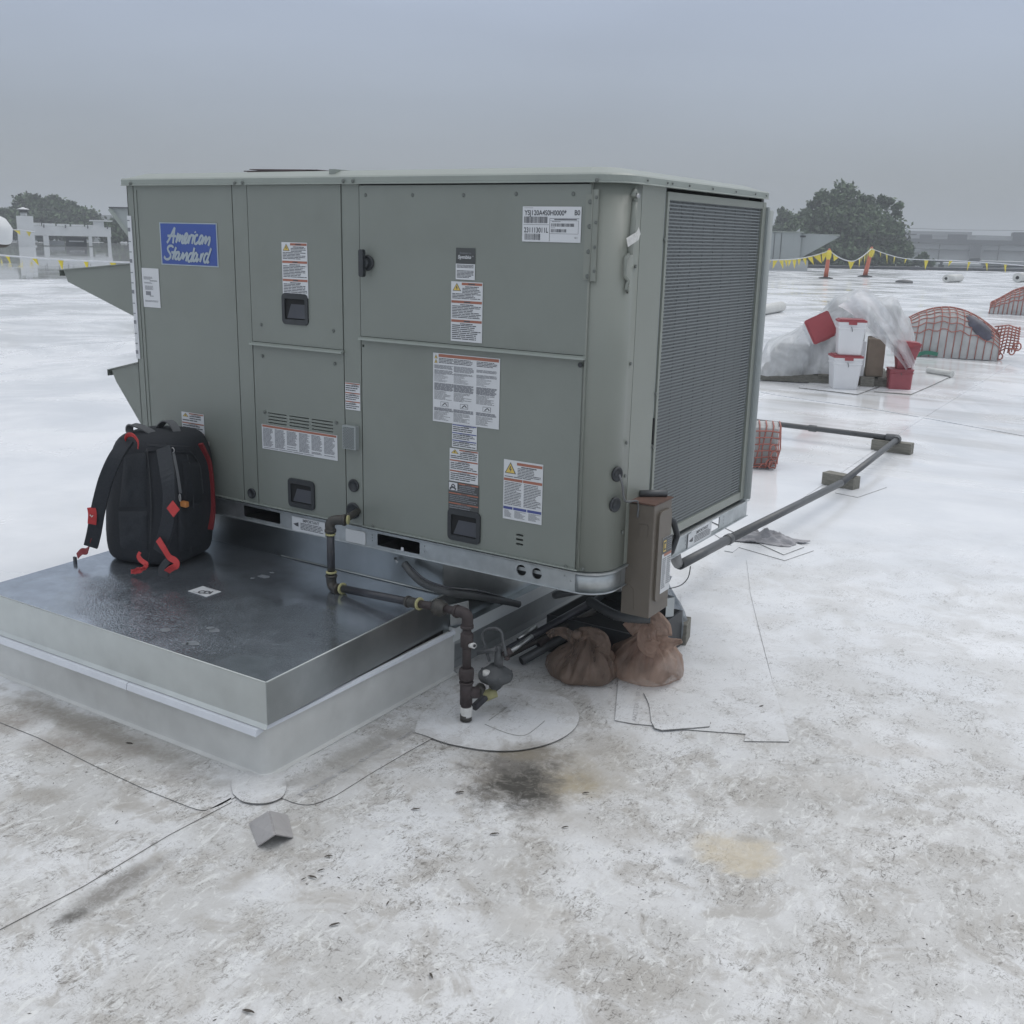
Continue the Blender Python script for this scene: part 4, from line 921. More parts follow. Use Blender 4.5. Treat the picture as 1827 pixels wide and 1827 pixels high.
fit([(xv+.055,yv+.028,zt_+.006),(xv+.018,yv+.008,zt_+.004),(xv,yv,zt_-.012),(xv,yv,zt_-.045)], fr2)
pseg((xv,yv,zt_-.04),(xv,yv,zb+.045),pr_,'black')
fit([(xv,yv,zb+.05),(xv,yv,zb+.015),(xv+.018,yv-.006,zb),(xv+.05,yv-.014,zb+.001)], fr2)
cxx = AY(735,1077,-.20); xc = cxx.x
dirh = Vector((px_-xv, yd-yv, zl2-zb)); 
def hp(t): return Vector((xv,yv,zb)) + dirh*t
pseg(hp(.07),hp(.60),pr_,'black')
fit([hp(.585),hp(.61),hp(.64),hp(.665)], fr2*.98, name='coupling')
pseg(hp(.655),hp(.80),pr_,'rust')
mb = MB(); d = dirh.normalized(); mb.lathe([(.021,0),(.024,.006),(.034,.012),(.034,.034),(.026,.040),(.024,.055),(.020,.06)], hp(.775), d, 8); mb.build('union', M['iron'], PP)
pseg(hp(.86),hp(.95),pr_,'rust')
fit([hp(.925),hp(.97),Vector((px_,yd,zl2-.012)),Vector((px_,yd,zl2-.055))], fr2*1.05, 'rust')
zt3 = AY(829,1235,yd).z
pseg((px_,yd,zl2-.05),(px_,yd,zt3+.06),pr_*1.05,'rust')
mb = MB(); mb.lathe([(.020,0),(.024,.004),(.024,.05),(.020,.055)], (px_,yd,AY(828,1128,yd).z), (0,0,-1), 16); mb.build('coupling', M['rust'], PP)
mb = MB(); mb.lathe([(.021,0),(.027,.005),(.029,.02),(.027,.045),(.021,.05)], (px_,yd,AY(828,1190,yd).z), (0,0,-1), 16); mb.build('coupling', M['rust'], PP)
mb = MB(); mb.tube([(px_,yd,zt3+.045),(px_,yd,zt3-.045)], .0235, 16); mb.tube([(px_,yd,zt3),(px_+.03,yd+.035,zt3-.004)], .0225, 14); 
mb.lathe([(.025,0),(.0275,.004),(.025,.010)], (px_,yd,zt3+.046), (0,0,-1), 16); mb.build('tee', M['rust'], PP)
mb = MB(); mb.tube([(px_,yd,zt3-.04),(px_,yd,.034)], .0195, 16); mb.build('riser', M['rust'], PP)
mb = MB()
for k in range(5): mb.lathe([(.0215,0),(.0245-.0008*k,.004),(.0215,.009)], (px_+.0005*k,yd,.066-.0072*k), (.03*(k%2),.02,-1), 14)
mb.build('white_thread_tape', M['wtape'], PP)
mb = MB(); mb.lathe([(.0225,0),(.0225,.022)], (px_,yd,.012), (0,0,1), 14); mb.build('pipe_foot', M['iron'], PP)
def ring(c, d, r, name='yellow_thread_tape'):
    mb = MB(); mb.lathe([(r*.95,-.004),(r*1.08,-.002),(r*1.1,.003),(r*.95,.005)], c, d, 16); mb.build(name, M['tape'], PP)
ring((xv,yv,zt_-.056),(0,0,1),.0185); ring((xv,yv,zb+.060),(0,0,1),.020); ring(hp(.087),dirh,.022); ring(hp(.672),dirh,.0225); ring((xv+.062,yv+.034,zt_+.007),(1,.5,0),.017)
mb = MB(); mb.tube([(px_+.02,yd-.01,AY(840,1150,yd).z),(px_+.045,yd-.02,AY(840,1146,yd).z)], [.008,.011], 8); mb.tube([(px_+.045,yd-.02,AY(840,1146,yd).z),(px_+.050,yd-.02,AY(840,1146,yd).z)], .006, 8, 1); mb.build('pipe_clip', [M['wtape'], M['dark']], PP)
# side branch and regulator
RG = empty('gas_regulator', (-.43, -.12, 0), 'grey gas pressure regulator with bent vent tube beside the rusty riser pipe', 'regulator')
rc = AY(884,1212,-.10); rx_, ry_ = rc.x, -.10; rz = rc.z+.02
mb = MB(); mb.tube([(px_+.028,yd+.032,zt3-.004),(rx_-.03,ry_-.055,zt3-.008)], pr_*1.3, 14); mb.build('branch_pipe', M['iron'], PP)
pseg(AY(846,1262,yd+.05),AY(906,1206,.02),pr_*.95,'black')
q = AY(872,1238,ry_); mb = MB(); mb.tube([q+Vector((-.012,-.02,-.008)), q+Vector((.018,.02,.006))], .021, 12); mb.build('yellow_thread_tape', M['tape'], PP)
mb = MB(); mb.lathe([(.020,-.055),(.024,-.05),(.026,-.035),(.045,-.028),(.062,-.018),(.066,-.008),(.066,.002),(.060,.010),(.045,.020),(.030,.032),(.022,.040)], (rx_,ry_,rz), (0,0,1), 28); mb.build('diaphragm_case', M['hose'], RG)
mb = MB()
for k in range(8):
    a = 2*PI*k/8; mb.lathe([(.006,-.014),(.006,.010),(.004,.012)], (rx_+.059*math.cos(a),ry_+.059*math.sin(a),rz), (0,0,1), 6)
mb.build('flange_bolt', M['cond'], RG, kind='stuff')
tw_ = AY(880,1175,ry_)
mb = MB(); mb.lathe([(.018,0),(.017,.03),(.015,.055),(.012,.085),(.010,.088)], (rx_+.012,ry_,rz+.03), (0,0,1), 16); mb.build('spring_tower', M['cond'], RG)
mb = MB(); mb.lathe([(.014,0),(.014,.022),(.010,.024)], (rx_-.012,ry_-.045,rz+.004), (0,0,1), 12); mb.build('white_cap', M['wtape'], RG)
a = [AY(*p_, ry_-.01) for p_ in ((873,1180),(866,1155),(861,1135),(867,1124),(882,1121),(894,1127),(898,1145),(903,1170))]
mb = MB(); mb.tube(smoothpath(a, 5), .006, 10); mb.build('vent_tube', M['cond'], RG)
a, b = AY(853,1165,ry_-.02), AY(886,1158,ry_-.02)
mb = MB(); mb.tube([a, b], .008, 12); mb.tube([a+Vector((-.001,0,0)), a+Vector((-.0015,0,0))], .006, 10, 1); mb.build('stub_pipe', [M['cond'], M['hole']], RG)
mb = MB(); mb.lathe([(.010,0),(.008,.004)], AY(905,1176,ry_-.05), (0,-.3,1), 10); mb.tube([AY(898,1170,ry_), AY(912,1160,ry_+.02)], .014, 10); mb.build('side_port', M['rust'], RG)

# ------------------------------------------------------------------ disconnect switch box
bx0, bx1, by0, by1 = -.112, .004, .195, .345
bz0, bz1 = .392, .822
DX = empty('disconnect_box', (-.05, .27, bz0), 'tall bronze electrical disconnect box with raised door hung on the corner of the grey unit', 'electrical box')
mb = MB(); mb.hexa([(bx0,by0,bz0),(bx1,by0,bz0),(bx1,by1+.02,bz0),(bx0,by1,bz0),(bx0,by0,bz1-.004),(bx1,by0,bz1),(bx1,by1,bz1),(bx0,by1,bz1-.004)]); mb.build('box_shell', M['bronze'], DX, bevel=.003)
mb = MB(); mb.plate(rrect(by0+.030,by1-.012,bz0+.055,bz1-.03,.022,5), [], lambda a,c,d:(bx1+.009-d,a,c), .010); mb.build('box_door', M['bronze'], DX, bevel=.004)
mb = MB(); mb.box(bx0-.004,bx1+.004,by0-.004,by1+.004,bz1+.0005,bz1+.006); mb.build('box_lid', M['bronzer'], DX)
mb = MB(); mb.plate([(bx0+.02,bz0+.02),(bx0+.055,bz0+.025),(bx0+.05,bz0+.10),(bx0+.03,bz0+.12),(bx0+.02,bz0+.08)], [], lambda a,c,d:(a,by0-.002+d,c), .0015); mb.build('scuff_plate', M['bronze'], DX); mb = MB()
mb.plate(rrect(bx0+.06,bx0+.095,bz1-.12,bz1-.075,.004,2), [], lambda a,c,d:(a,by0-.0025+d,c), .002); mb.build('knockout', M['bronze'], DX)
L_ = Lab((bx1+.0095,by0+.068,bz1-.135),(0,.082,0),(0,0,-.215),(1,0,0))
L_.bar(.0,1,0,.29,'paperd',1); L_.bar(.06,.36,.05,.25,'yellow',2); L_.bar(.10,.32,.075,.225,'paperd',3); L_.bar(.15,.27,.11,.19,'yellow',4)
L_.lines(.44,.95,.04,.26,6,'inkg',.5,.2,0,2); L_.bar(.2,.98,.29,.34,'orange',1); L_.lines(.06,.46,.37,.93,16,'inkg',.55,.35); L_.lines(.54,.96,.37,.88,14,'inkg',.55,.3)
L_.done('box_label', DX)
mb = MB(); mb.tube([(bx1-.02,by1+.004,bz1-.08),(bx1-.01,by1+.05,bz1-.10),(bx1,by1+.07,bz1-.16),(bx1-.01,by1+.05,bz1-.22),(bx1-.02,by1+.004,bz1-.24)], .012, 10); mb.build('operating_handle', M['dark'], DX)
mb = MB(); mb.tube([(bx0+.015,by0+.08,bz1+.016),(bx1-.02,by1-.005,bz1+.018)], [.013,.014], 12); mb.build('conduit_stub', M['cond'], DX)
p, nn = onarc(-14, .945, .012)
mb = MB(); mb.tube(smoothpath([p, p+Vector((.02,-.012,-.03)), p+Vector((.028,0,-.09)), Vector((bx0+.05,by0-.006,bz1+.008)), Vector((bx0+.054,by0-.008,bz1-.05))], 6), .004, 8)
tag(mb.build('control_wire', M['grey']), 'thin grey wire dropping from the upper grommet onto the bronze box', 'wire')

# ------------------------------------------------------------------ long conduit on wooden blocks
zc = .118
c1 = G(1602,783,zc); c0 = G(1300,962,zc+.06); xs = G(1213,1008,.22)
CN = empty('roof_conduit', (-.5, 3.5, 0), 'long grey electrical conduit running over wooden blocks away from the unit', 'conduit')
def cseg(a, b, r=.024, nm='conduit_length'):
    mb = MB(); mb.tube([a, b], r, 14); return mb.build(nm, M['cond'], CN)
blk = G(1500,862,zc)
st_ = Vector((xs.x, xs.y, .22))
cseg(st_, c0); cseg(c0, blk); cseg(blk, c1)
for a, d in ((c0, blk-c0),):
    mb = MB(); mb.lathe([(.025,-.03),(.030,-.025),(.030,.02),(.025,.03)], a, d, 14); mb.build('coupling', M['cond'], CN)
e2 = G(1350,752,zc); e2 = c1 + (e2-c1)*3.4
mb = MB(); d_ = (e2-c1).normalized(); b_ = (blk-c1).normalized(); mb.tube(smoothpath([c1+b_*.10, c1+b_*.02, c1+d_*.02+Vector((0,0,.004)), c1+d_*.10], 4), .034, 14); mb.build('elbow', M['cond'], CN)
cseg(c1+d_*.08, e2)
mb = MB(); mc = G(1458,762,zc); mb.lathe([(.025,-.04),(.031,-.03),(.031,.03),(.025,.04)], c1+d_*((mc-c1).length), d_, 14); mb.build('coupling', M['cond'], CN)
# elbow rising behind the box
mb = MB(); mb.tube(smoothpath([st_+(c0-st_)*.02, st_+Vector((-.005,-.02,.015)), AX(1203,985,-.22), AX(1196,955,-.2), AX(1190,930,-.18)], 5), .026, 12); mb.build('flexible_elbow', M['cond'], CN)
mb = MB(); mb.tube(smoothpath([AX(1232,1010,-.2), AX(1228,1030,-.2), AX(1215,1044,-.2), AX(1195,1050,-.2)],4), .0025, 6); tag(mb.build('loose_wire', M['grey']), 'thin stray wire curling below the elbow of the long conduit', 'wire')
def block(px, py, L__, wd, h, yaw, label, org=None):
    c_ = G(px, py, 0); mb = MB(); cc, ss = math.cos(yaw), math.sin(yaw)
    mb.hexa([(c_.x+u*cc-v*ss, c_.y+u*ss+v*cc, z) for z in (0.001,h) for u, v in ((-L__/2,-wd/2),(L__/2,-wd/2),(L__/2,wd/2),(-L__/2,wd/2))])
    return tag(mb.build('wood_block', M['wood'], bevel=.004), label, 'wood block', 'wood blocks under the conduit')
block(1499,868,.26,.10,.095,-.25,'weathered wood block carrying the middle of the long conduit')
block(1591,806,.34,.10,.095,-.05,'weathered wood block by the far elbow of the conduit')
block(1188,1140,.20,.12,.10,.25,'short grey wood block behind the right hand orange bag')

# ================================================================== BACKPACK
BK = empty('backpack', (-2.10, -.25, PT), 'black work backpack with red straps leaning against the unit on the metal cap', 'backpack')
def superring(cx, cy, a, b, yaw, z, n=36, e=3.2):
    o = []
    for i in range(n):
        t = 2*PI*i/n; c, s_ = math.cos(t), math.sin(t)
        x = a*math.copysign(abs(c)**(2/e), c); y = b*math.copysign(abs(s_)**(2/e), s_)
        o.append(Vector((cx+x*math.cos(yaw)-y*math.sin(yaw), cy+x*math.sin(yaw)+y*math.cos(yaw), z)))
    return o
def loft(mb, rings, m=0, cap=True):
    n = len(rings[0]); b = len(mb.v)
    for r_ in rings: mb.v += r_
    for i in range(len(rings)-1):
        for k in range(n):
            l = (k+1) % n; mb.f.append([b+i*n+k, b+i*n+l, b+(i+1)*n+l, b+(i+1)*n+k]); mb.m.append(m); mb.sm.append(True)
    if cap:
        mb.f.append([b+k for k in reversed(range(n))]); mb.m.append(m); mb.sm.append(True)
        mb.f.append([b+(len(rings)-1)*n+k for k in range(n)]); mb.m.append(m); mb.sm.append(True)
byaw = .30
prof = [(0,.80,.80),(.012,.93,.92),(.04,1,.99),(.12,1.02,1.02),(.22,1.0,1.02),(.32,.99,1.0),(.40,.96,.97),(.46,.91,.93),(.51,.83,.86),(.535,.72,.76),(.548,.52,.58),(.552,.2,.3)]
bcx, bcy = -2.165, -.235
mb = MB(); rings = []
for h, sa_, sb_ in prof:
    r_ = superring(bcx-h*.03, bcy+h*.10, .202*sa_, .195*sb_, byaw, PT+.003+h, 44)
    rings.append([v + Vector((noise.noise(v*9)*.013+noise.noise(v*24)*.006, noise.noise(v*9+Vector((5,5,5)))*.010, noise.noise(v*7)*.006*(h > .03))) for v in r_])
loft(mb, rings)
body = mb.build('bag_body', M['cord'], BK, subsurf=1)
def BF(px, py, o=0.0):
    """point on the bag's skin seen at that pixel, lifted by o"""
    d = ray(px, py); ca, sa = math.cos(byaw), math.sin(byaw); t = 1.5
    while t < 6:
        p_ = CAM + d*t; h = p_.z-PT-.003
        if 0 <= h < .56:
            k = 0
            while k < len(prof)-2 and prof[k+1][0] < h: k += 1
            f_ = min(1, max(0, (h-prof[k][0])/max(1e-6, prof[k+1][0]-prof[k][0]))); A_1 = .202*(prof[k][1]*(1-f_)+prof[k+1][1]*f_); B_1 = .195*(prof[k][2]*(1-f_)+prof[k+1][2]*f_)
            x = p_.x-bcx+h*.03; y = p_.y-bcy-h*.10; u_ = (x*ca+y*sa)/A_1; v_ = (-x*sa+y*ca)/B_1
            if abs(u_)**3.2+abs(v_)**3.2 < 1: return CAM + d*(t-o)
        t += .004
    return AY(px, py, -.42)
# padded back panels and side panels
mb = MB()
for poly in ([(248,812),(296,806),(305,880),(302,960),(278,1003),(245,1000),(236,930),(240,860)],):
    P_ = [BF(px, py, .012) for px, py in poly]; c_ = sum(P_, Vector())/len(P_); c_ += (CAM-c_).normalized()*.012
    mb.add(P_+[c_], [(i,(i+1)%len(P_),len(P_)) for i in range(len(P_))], smooth=True)
def pad(name, c, m, lift=.016, nn_=14, sd=0):
    """quilted panel following the skin: pixel corners tl, tr, br, bl"""
    mb = MB()
    for i in range(nn_+1):
        for j in range(nn_+1):
            u, v = i/nn_, j/nn_; px = (c[0][0]*(1-u)+c[1][0]*u)*(1-v)+(c[3][0]*(1-u)+c[2][0]*u)*v; py = (c[0][1]*(1-u)+c[1][1]*u)*(1-v)+(c[3][1]*(1-u)+c[2][1]*u)*v
            e = min(1, 4*min(u, 1-u, v, 1-v))**.5; mb.v.append(BF(px, py, .002+lift*e*(1+.5*noise.noise(Vector((u*5, v*5, sd))))))
    for i in range(nn_):
        for j in range(nn_): q_ = i*(nn_+1)+j; mb.f.append([q_, q_+1, q_+nn_+2, q_+nn_+1]); mb.m.append(0); mb.sm.append(True)
    return mb.build(name, M[m], BK)
pad('back_pad', [(222,812),(262,806),(262,905),(212,905)], 'mesh', sd=1); pad('back_pad', [(211,912),(263,912),(266,985),(214,978)], 'mesh', sd=2)
pad('side_pocket', [(318,905),(362,900),(362,972),(318,985)], 'cord', .02, sd=3); pad('top_pocket', [(262,792),(345,796),(352,812),(262,806)], 'cord', .014, sd=4); pad('side_panel', [(324,820),(358,826),(364,894),(328,896)], 'cord', .014, sd=5)
# seams, piping
def piping(name, pts, m, wd=.010, o=.008, r=None):
    P_ = smoothpath([BF(px, py, o) for px, py in pts], 4); mb = MB(); mb.tube(P_, r or wd/2, 8); return mb.build(name, M[m], BK)
piping('seam_piping', [(262,800),(268,860),(270,920),(266,1000)], 'cord2', .006)
piping('seam_piping', [(330,800),(342,850),(345,920),(340,985)], 'cord2', .006)
piping('zip', [(258,806),(300,796),(335,803),(356,830),(362,880)], 'cord2', .006)
P_ = [BF(px, py, .010) for px, py in ((356,792),(370,822),(375,852),(377,885),(378,915),(374,945))]
mb = MB(); mb.strip(smoothpath(P_, 4), (1,.4,0), .030, .012); mb.build('red_piping', M['redp'], BK)
# shoulder straps
def strap(name, pts, m='cord2', wd=.055, th=.012, wdir=(1,.25,0), par=None):
    P_ = smoothpath([AY(px, py, Y_) for px, py, Y_ in pts], 5); mb = MB(); mb.strip(P_, wdir, wd, th); return mb.build(name, M[m], par or BK, bevel=.003 if th > .006 else 0)
s_1 = strap('shoulder_strap', [(228,785,-.40),(207,815,-.47),(191,850,-.50),(182,880,-.51),(174,915,-.515),(168,950,-.515),(162,975,-.52)], 'mesh', .058, .016, (.7,.5,0))
strap('strap_end', [(165,958,-.515),(156,982,-.52),(146,984,-.525),(138,992,-.53)], 'redp', .028, .003, (.3,.3,1), s_1)
strap('strap_patch', [(163,905,-.535),(165,918,-.535),(164,935,-.535)], 'red', .035, .004, (.7,.5,0), s_1)
q_ = AY(134,1000,-.53); mb = MB(); mb.box(q_.x-.008,q_.x+.008,q_.y-.004,q_.y+.004,q_.z-.018,q_.z+.016); mb.build('buckle', M['dark'], s_1)
s_2 = strap('shoulder_strap', [(292,800,-.36),(300,850,-.455),(303,890,-.475),(300,930,-.475),(292,962,-.47),(285,985,-.47)], 'mesh', .060, .014, (1,.2,0))
strap('strap_patch', [(303,900,-.492),(309,908,-.492),(315,916,-.492)], 'red', .045, .004, (1,.1,0), s_2)
mb = MB(); c_ = AY(163,921,-.540); mb.tube(smoothpath([c_+Vector((-.010,0,-.002)), c_+Vector((-.002,-.003,.006)), c_+Vector((.004,-.002,-.002)), c_+Vector((.012,-.001,.005))], 4), .0018, 5); mb.build('white_stitched_mark', M['wtape'], s_1)
s_3 = strap('webbing_end', [(282,962,-.49),(292,978,-.50),(302,994,-.50),(312,1000,-.50),(316,1008,-.505),(306,1014,-.51),(298,1020,-.51)], 'red', .026, .0025, (1,.2,.4))
strap('webbing_end', [(250,985,-.47),(247,992,-.48),(252,1000,-.49),(262,1008,-.50),(250,1014,-.505),(238,1022,-.51)], 'red', .020, .0025, (1,.2,.5))
strap('webbing_end', [(262,1008,-.50),(252,1018,-.505),(234,1020,-.51)], 'red', .018, .0025, (1,.2,.8))
strap('hip_strap', [(300,1000,-.49),(290,1012,-.50),(288,1022,-.505),(300,1026,-.50)], 'cord2', .030, .005, (1,.2,.2))
# loops and handles on top
mb = MB(); mb.strip(smoothpath([AY(*q, -.41) for q in ((226,798),(224,785),(229,776),(238,777),(246,788),(246,800))], 5), (.4,-.2,.5), .018, .003); mb.build('red_loop', M['red'], BK)
mb = MB(); mb.strip(smoothpath([AY(*q, Y_) for q, Y_ in (((238,776),-.30),((231,768),-.30),((234,758),-.30),((250,761),-.28),((268,770),-.26),((284,784),-.24))], 5), (.2,1,0), .034, .006); mb.build('carry_handle', M['grey'], BK)
mb = MB(); mb.strip(smoothpath([AY(*q, Y_) for q, Y_ in (((276,776),-.17),((284,762),-.17),((295,751),-.17),((306,754),-.17),((315,768),-.17),((320,788),-.17))], 5), (.2,1,0), .036, .005); mb.build('carry_handle', M['grey'], BK)
# key lanyard
mb = MB(); a_ = [BF(309,806,.012), BF(314,830,.012), BF(318,852,.012), BF(322,880,.014)]
mb.strip(smoothpath(a_, 4), (1,.3,0), .013, .002); ly = mb.build('lanyard', M['grey'], BK)
c_ = BF(308,803,.016); mb = MB(); mb.tube([c_+Vector((.010*math.cos(t*PI/6), 0, .010*math.sin(t*PI/6))) for t in range(12)], .002, 6, closed=True); mb.build('ring', M['steel'], ly)
c_ = BF(321,888,.018); mb = MB(); mb.tube([c_+Vector((.005*math.cos(t*PI/6), 0, .016*math.sin(t*PI/6))) for t in range(12)], .0018, 6, closed=True); mb.build('clip', M['steel'], ly)
c_ = BF(329,899,.012); mb = MB(); mb.box(c_.x-.022,c_.x+.020,c_.y-.012,c_.y+.010,c_.z-.013,c_.z+.012); mb.build('orange_tool_end', M['orangep'], BK, bevel=.005)
strap('red_tab', [(313,893,-.40),(316,905,-.40),(318,912,-.40)], 'redp', .02, .003) if False else None

# ================================================================== BAGS, PIPE PILE UNDER THE OVERHANG
def bag(name, c, rx_, ry2, h, mat, label, cat, neck, lean=(0,0), group=None, fold=.014, seed=0, knot=True, floppy=None, filling=None):
    mb = MB(); n = 132; rings = []
    prof_ = [(0,.80),(.02,.93),(.08,1.02),(.18,1.06),(.32,1.0),(.46,.86),(.58,.68),(.68,.48),(.77,.30),(.84,.19),(.90,.14),(.96,.20),(1.0,.24)]
    for t_, k in prof_:
        r_ = []
        for i in range(n):
            a = 2*PI*i/n; cr = max(0, (t_-.15))*fold*4.2
            fo = 1 + (cr+.12*fold)/.10*(math.sin(a*11+seed+4*noise.noise(Vector((math.cos(a)*2, math.sin(a)*2, seed+t_*2))))*.45 + math.sin(a*25+seed*2+5*noise.noise(Vector((math.cos(a)*3, math.sin(a)*3, t_*3))))*.28)*min(1, k*1.6)
            ns = 1 + .13*noise.noise(Vector((math.cos(a)*1.7+seed, math.sin(a)*1.7, t_*3)))
            r_.append(Vector((c[0]+lean[0]*t_+math.cos(a)*rx_*k*fo*ns, c[1]+lean[1]*t_+math.sin(a)*ry2*k*fo*ns, c[2]+h*t_+ .012*noise.noise(Vector((a*2, t_*4, seed)))*(t_ > .05))))
        rings.append(r_)
    loft(mb, rings)
    root = empty(name, c, label, cat, group)
    mb.build('bag_skin', mat, root)
    return root
b1 = G(1022,1222,0); 
BG1 = bag('plastic_bag', (b1.x-.02, b1.y+.10, .003), .145, .125, .205, M['obag'], 'brown-orange plastic bag tied in a knot, left of the two bags under the unit', 'bag', .1, (.03,0), 'orange plastic bags', seed=1)
top = Vector((b1.x+.01, b1.y+.10, .19))
def rag_strip(root, pts, wd, mat, th=.002, name='bag_ear'):
    mb = MB(); P_ = smoothpath(pts, 5); b = len(mb.v); n = len(P_); k = 7
    for i, q in enumerate(P_):
        t_ = (P_[min(i+1,n-1)]-P_[max(i-1,0)]).normalized(); s_ = t_.cross((CAM-q).normalized()).normalized(); w2 = (wd[0]+(wd[1]-wd[0])*i/(n-1))
        for j in range(k):
            u_ = (j/(k-1)-.5); mb.v.append(q + s_*(u_*w2*(1+.3*noise.noise(q*40))) + (CAM-q).normalized()*(.010*math.sin(j*2.6+i*.8) + .006*noise.noise(q*60+Vector((j,0,0)))))
    for i in range(n-1):
        for j in range(k-1): mb.f.append([b+i*k+j, b+i*k+j+1, b+(i+1)*k+j+1, b+(i+1)*k+j]); mb.m.append(0); mb.sm.append(True)
    o = mb.build(name, mat, root); so_ = o.modifiers.new('thickness', 'SOLIDIFY'); so_.thickness = .0012; return o
rag_strip(BG1, [AY(1028,1140,.33), AY(1005,1128,.31), AY(988,1128,.30), AY(978,1135,.28)], (.05,.03), M['obag'])
rag_strip(BG1, [AY(1028,1136,.33), AY(1050,1128,.32), AY(1070,1138,.31), AY(1078,1152,.30), AY(1074,1164,.30)], (.05,.055), M['obag'])
mb = MB(); q_ = AY(1029,1133,.30); mb.lathe([(.012,-.012),(.020,-.004),(.021,.006),(.012,.016)], q_, (0,0,1), 12); mb.build('knot', M['obag'], BG1)
def filling(root, c, r, h, m, n=10, seed=3):
    rnd = random.Random(seed); mb = MB()
    for i in range(n):
        a = rnd.uniform(0, 2*PI); d_ = rnd.uniform(0, r*.6); s_ = rnd.uniform(.25,.5)*r
        p_ = Vector((c[0]+d_*math.cos(a), c[1]+d_*math.sin(a), c[2]+s_*.8+rnd.uniform(0, h))); mb.lathe([(s_*.5,-s_*.7),(s_*.95,-s_*.3),(s_,0),(s_*.8,s_*.5),(s_*.3,s_*.8)], p_, (rnd.uniform(-1,1),rnd.uniform(-1,1),1), 10)
    mb.build('contents', m, root, kind='stuff')
M['junk'] = pm('bag_contents', (.085,.06,.05), .7, var=.5, scale=15)
M['junk2'] = pm('bag_contents_pale', (.20,.13,.11), .7, var=.5, scale=15)
filling(BG1, (b1.x-.02,b1.y+.10,.01), .10, .05, M['junk'])
b2 = G(1122,1221,0)
BG2 = bag('plastic_bag', (b2.x+.01, b2.y+.12, .003), .152, .13, .238, M['obag2'], 'pale orange plastic bag with its mouth slumped open below the bronze box', 'bag', .1, (.03,-.02), 'orange plastic bags', seed=5)
rag_strip(BG2, [AY(1120,1125,.47), AY(1140,1110,.46), AY(1165,1104,.45), AY(1182,1116,.45), AY(1185,1135,.44)], (.07,.06), M['obag2'])
rag_strip(BG2, [AY(1172,1140,.46), AY(1190,1148,.45), AY(1205,1146,.44), AY(1217,1143,.44)], (.07,.012), M['obag2'])
rag_strip(BG2, [AY(1165,1112,.46), AY(1150,1130,.42), AY(1152,1150,.41), AY(1172,1160,.41)], (.04,.07), M['obag2'])
filling(BG2, (b2.x+.01,b2.y+.12,.01), .105, .09, M['junk2'], 11, 8)
cb = G(1180,1150,0)
BG3 = bag('clear_bag', (cb.x-.02, cb.y+.05, .003), .10, .10, .30, M['cbag'], 'cloudy clear plastic bag bulging out behind the bronze box', 'bag', .1, (0,0), seed=9)
filling(BG3, (cb.x-.02,cb.y+.05,.02), .08, .16, M['cbag'], 8, 12)
# heap of pipe offcuts, hoses and a dark crate
def stick(pa, Ya, pb, Yb, r, m, name, label, cat, group=None, hollow=True):
    a, b = AY(*pa, Ya), AY(*pb, Yb)
    a.z = max(a.z, r+.003); b.z = max(b.z, r+.003)
    mb = MB(); mb.tube([a, b], r, 12)
    if hollow:
        d = (a-b).normalized(); mb.tube([a+d*.0008, a+d*.0012], r*.78, 12, 1)
        mb.tube([b-d*.0008, b-d*.0012], r*.78, 12, 1)
    return tag(mb.build(name, [M[m], M['hole']]), label, cat, group)
GP = 'pipe offcuts heaped under the unit'
stick((905,1160),.28,(1050,1078),.62,.017,'black','pipe_offcut','long black pipe offcut lying highest in the heap under the unit','pipe',GP)
stick((900,1172),.30,(1062,1090),.66,.014,'iron','pipe_offcut','thin dark pipe offcut just below the highest one in the heap','pipe',GP)
stick((930,1190),.34,(1035,1120),.62,.020,'cond','pipe_offcut','thick grey pipe offcut low in the heap beside the left orange bag','pipe',GP)
stick((906,1166),.24,(950,1135),.36,.010,'tin','pipe_offcut','short shiny metal tube beside the gas regulator','pipe',GP)
stick((925,1142),.36,(955,1118),.46,.013,'tin','pipe_offcut','short bright tube on top of the heap','pipe',GP)
stick((985,1130),.50,(1075,1062),.80,.016,'dark','pipe_offcut','black pipe offcut reaching up to the rail at the back of the heap','pipe',GP)
stick((1000,1110),.55,(1058,1082),.75,.022,'iron','pipe_offcut','stubby dark pipe with an open end under the rail','pipe',GP)
stick((960,1150),.42,(1010,1108),.58,.018,'rust','pipe_offcut','rusty pipe stub in the middle of the heap','pipe',GP)
cr = G(1010,1190,0)
mb = MB(); mb.box(cr.x-.16,cr.x+.30,cr.y+.10,cr.y+.50,.002,.17); mb.box(cr.x-.15,cr.x+.29,cr.y+.11,cr.y+.49,.1705,.172,1)
tag(mb.build('dark_crate', [M['dark'], M['hole']], bevel=.006), 'low black plastic crate in the shade behind the left orange bag', 'crate')
mb = MB(); mb.hexa([(cr.x-.1,cr.y+.45,.173),(cr.x+.28,cr.y+.36,.173),(cr.x+.30,cr.y+.40,.173),(cr.x-.08,cr.y+.49,.173),(cr.x-.1,cr.y+.45,.28),(cr.x+.28,cr.y+.36,.26),(cr.x+.30,cr.y+.40,.26),(cr.x-.08,cr.y+.49,.28)]); tag(mb.build('metal_offcut', M['galvd']), 'flat grey sheet metal offcut standing on the black crate', 'sheet metal')
mb = MB(); pts = [AY(708,998,.04), AY(722,1006,.02), AY(738,1026,.0), AY(760,1043,-.01), AY(800,1056,-.01), AX(845,1063,-.80), AX(880,1069,-.80), AX(908,1074,-.805), AX(925,1078,-.81)]
P_ = smoothpath(pts[1:], 14)
mb.tube(P_, [.015+.0016*(i % 2) for i in range(len(P_))], 12); hs = mb.build('flexible_conduit', M['hose'])
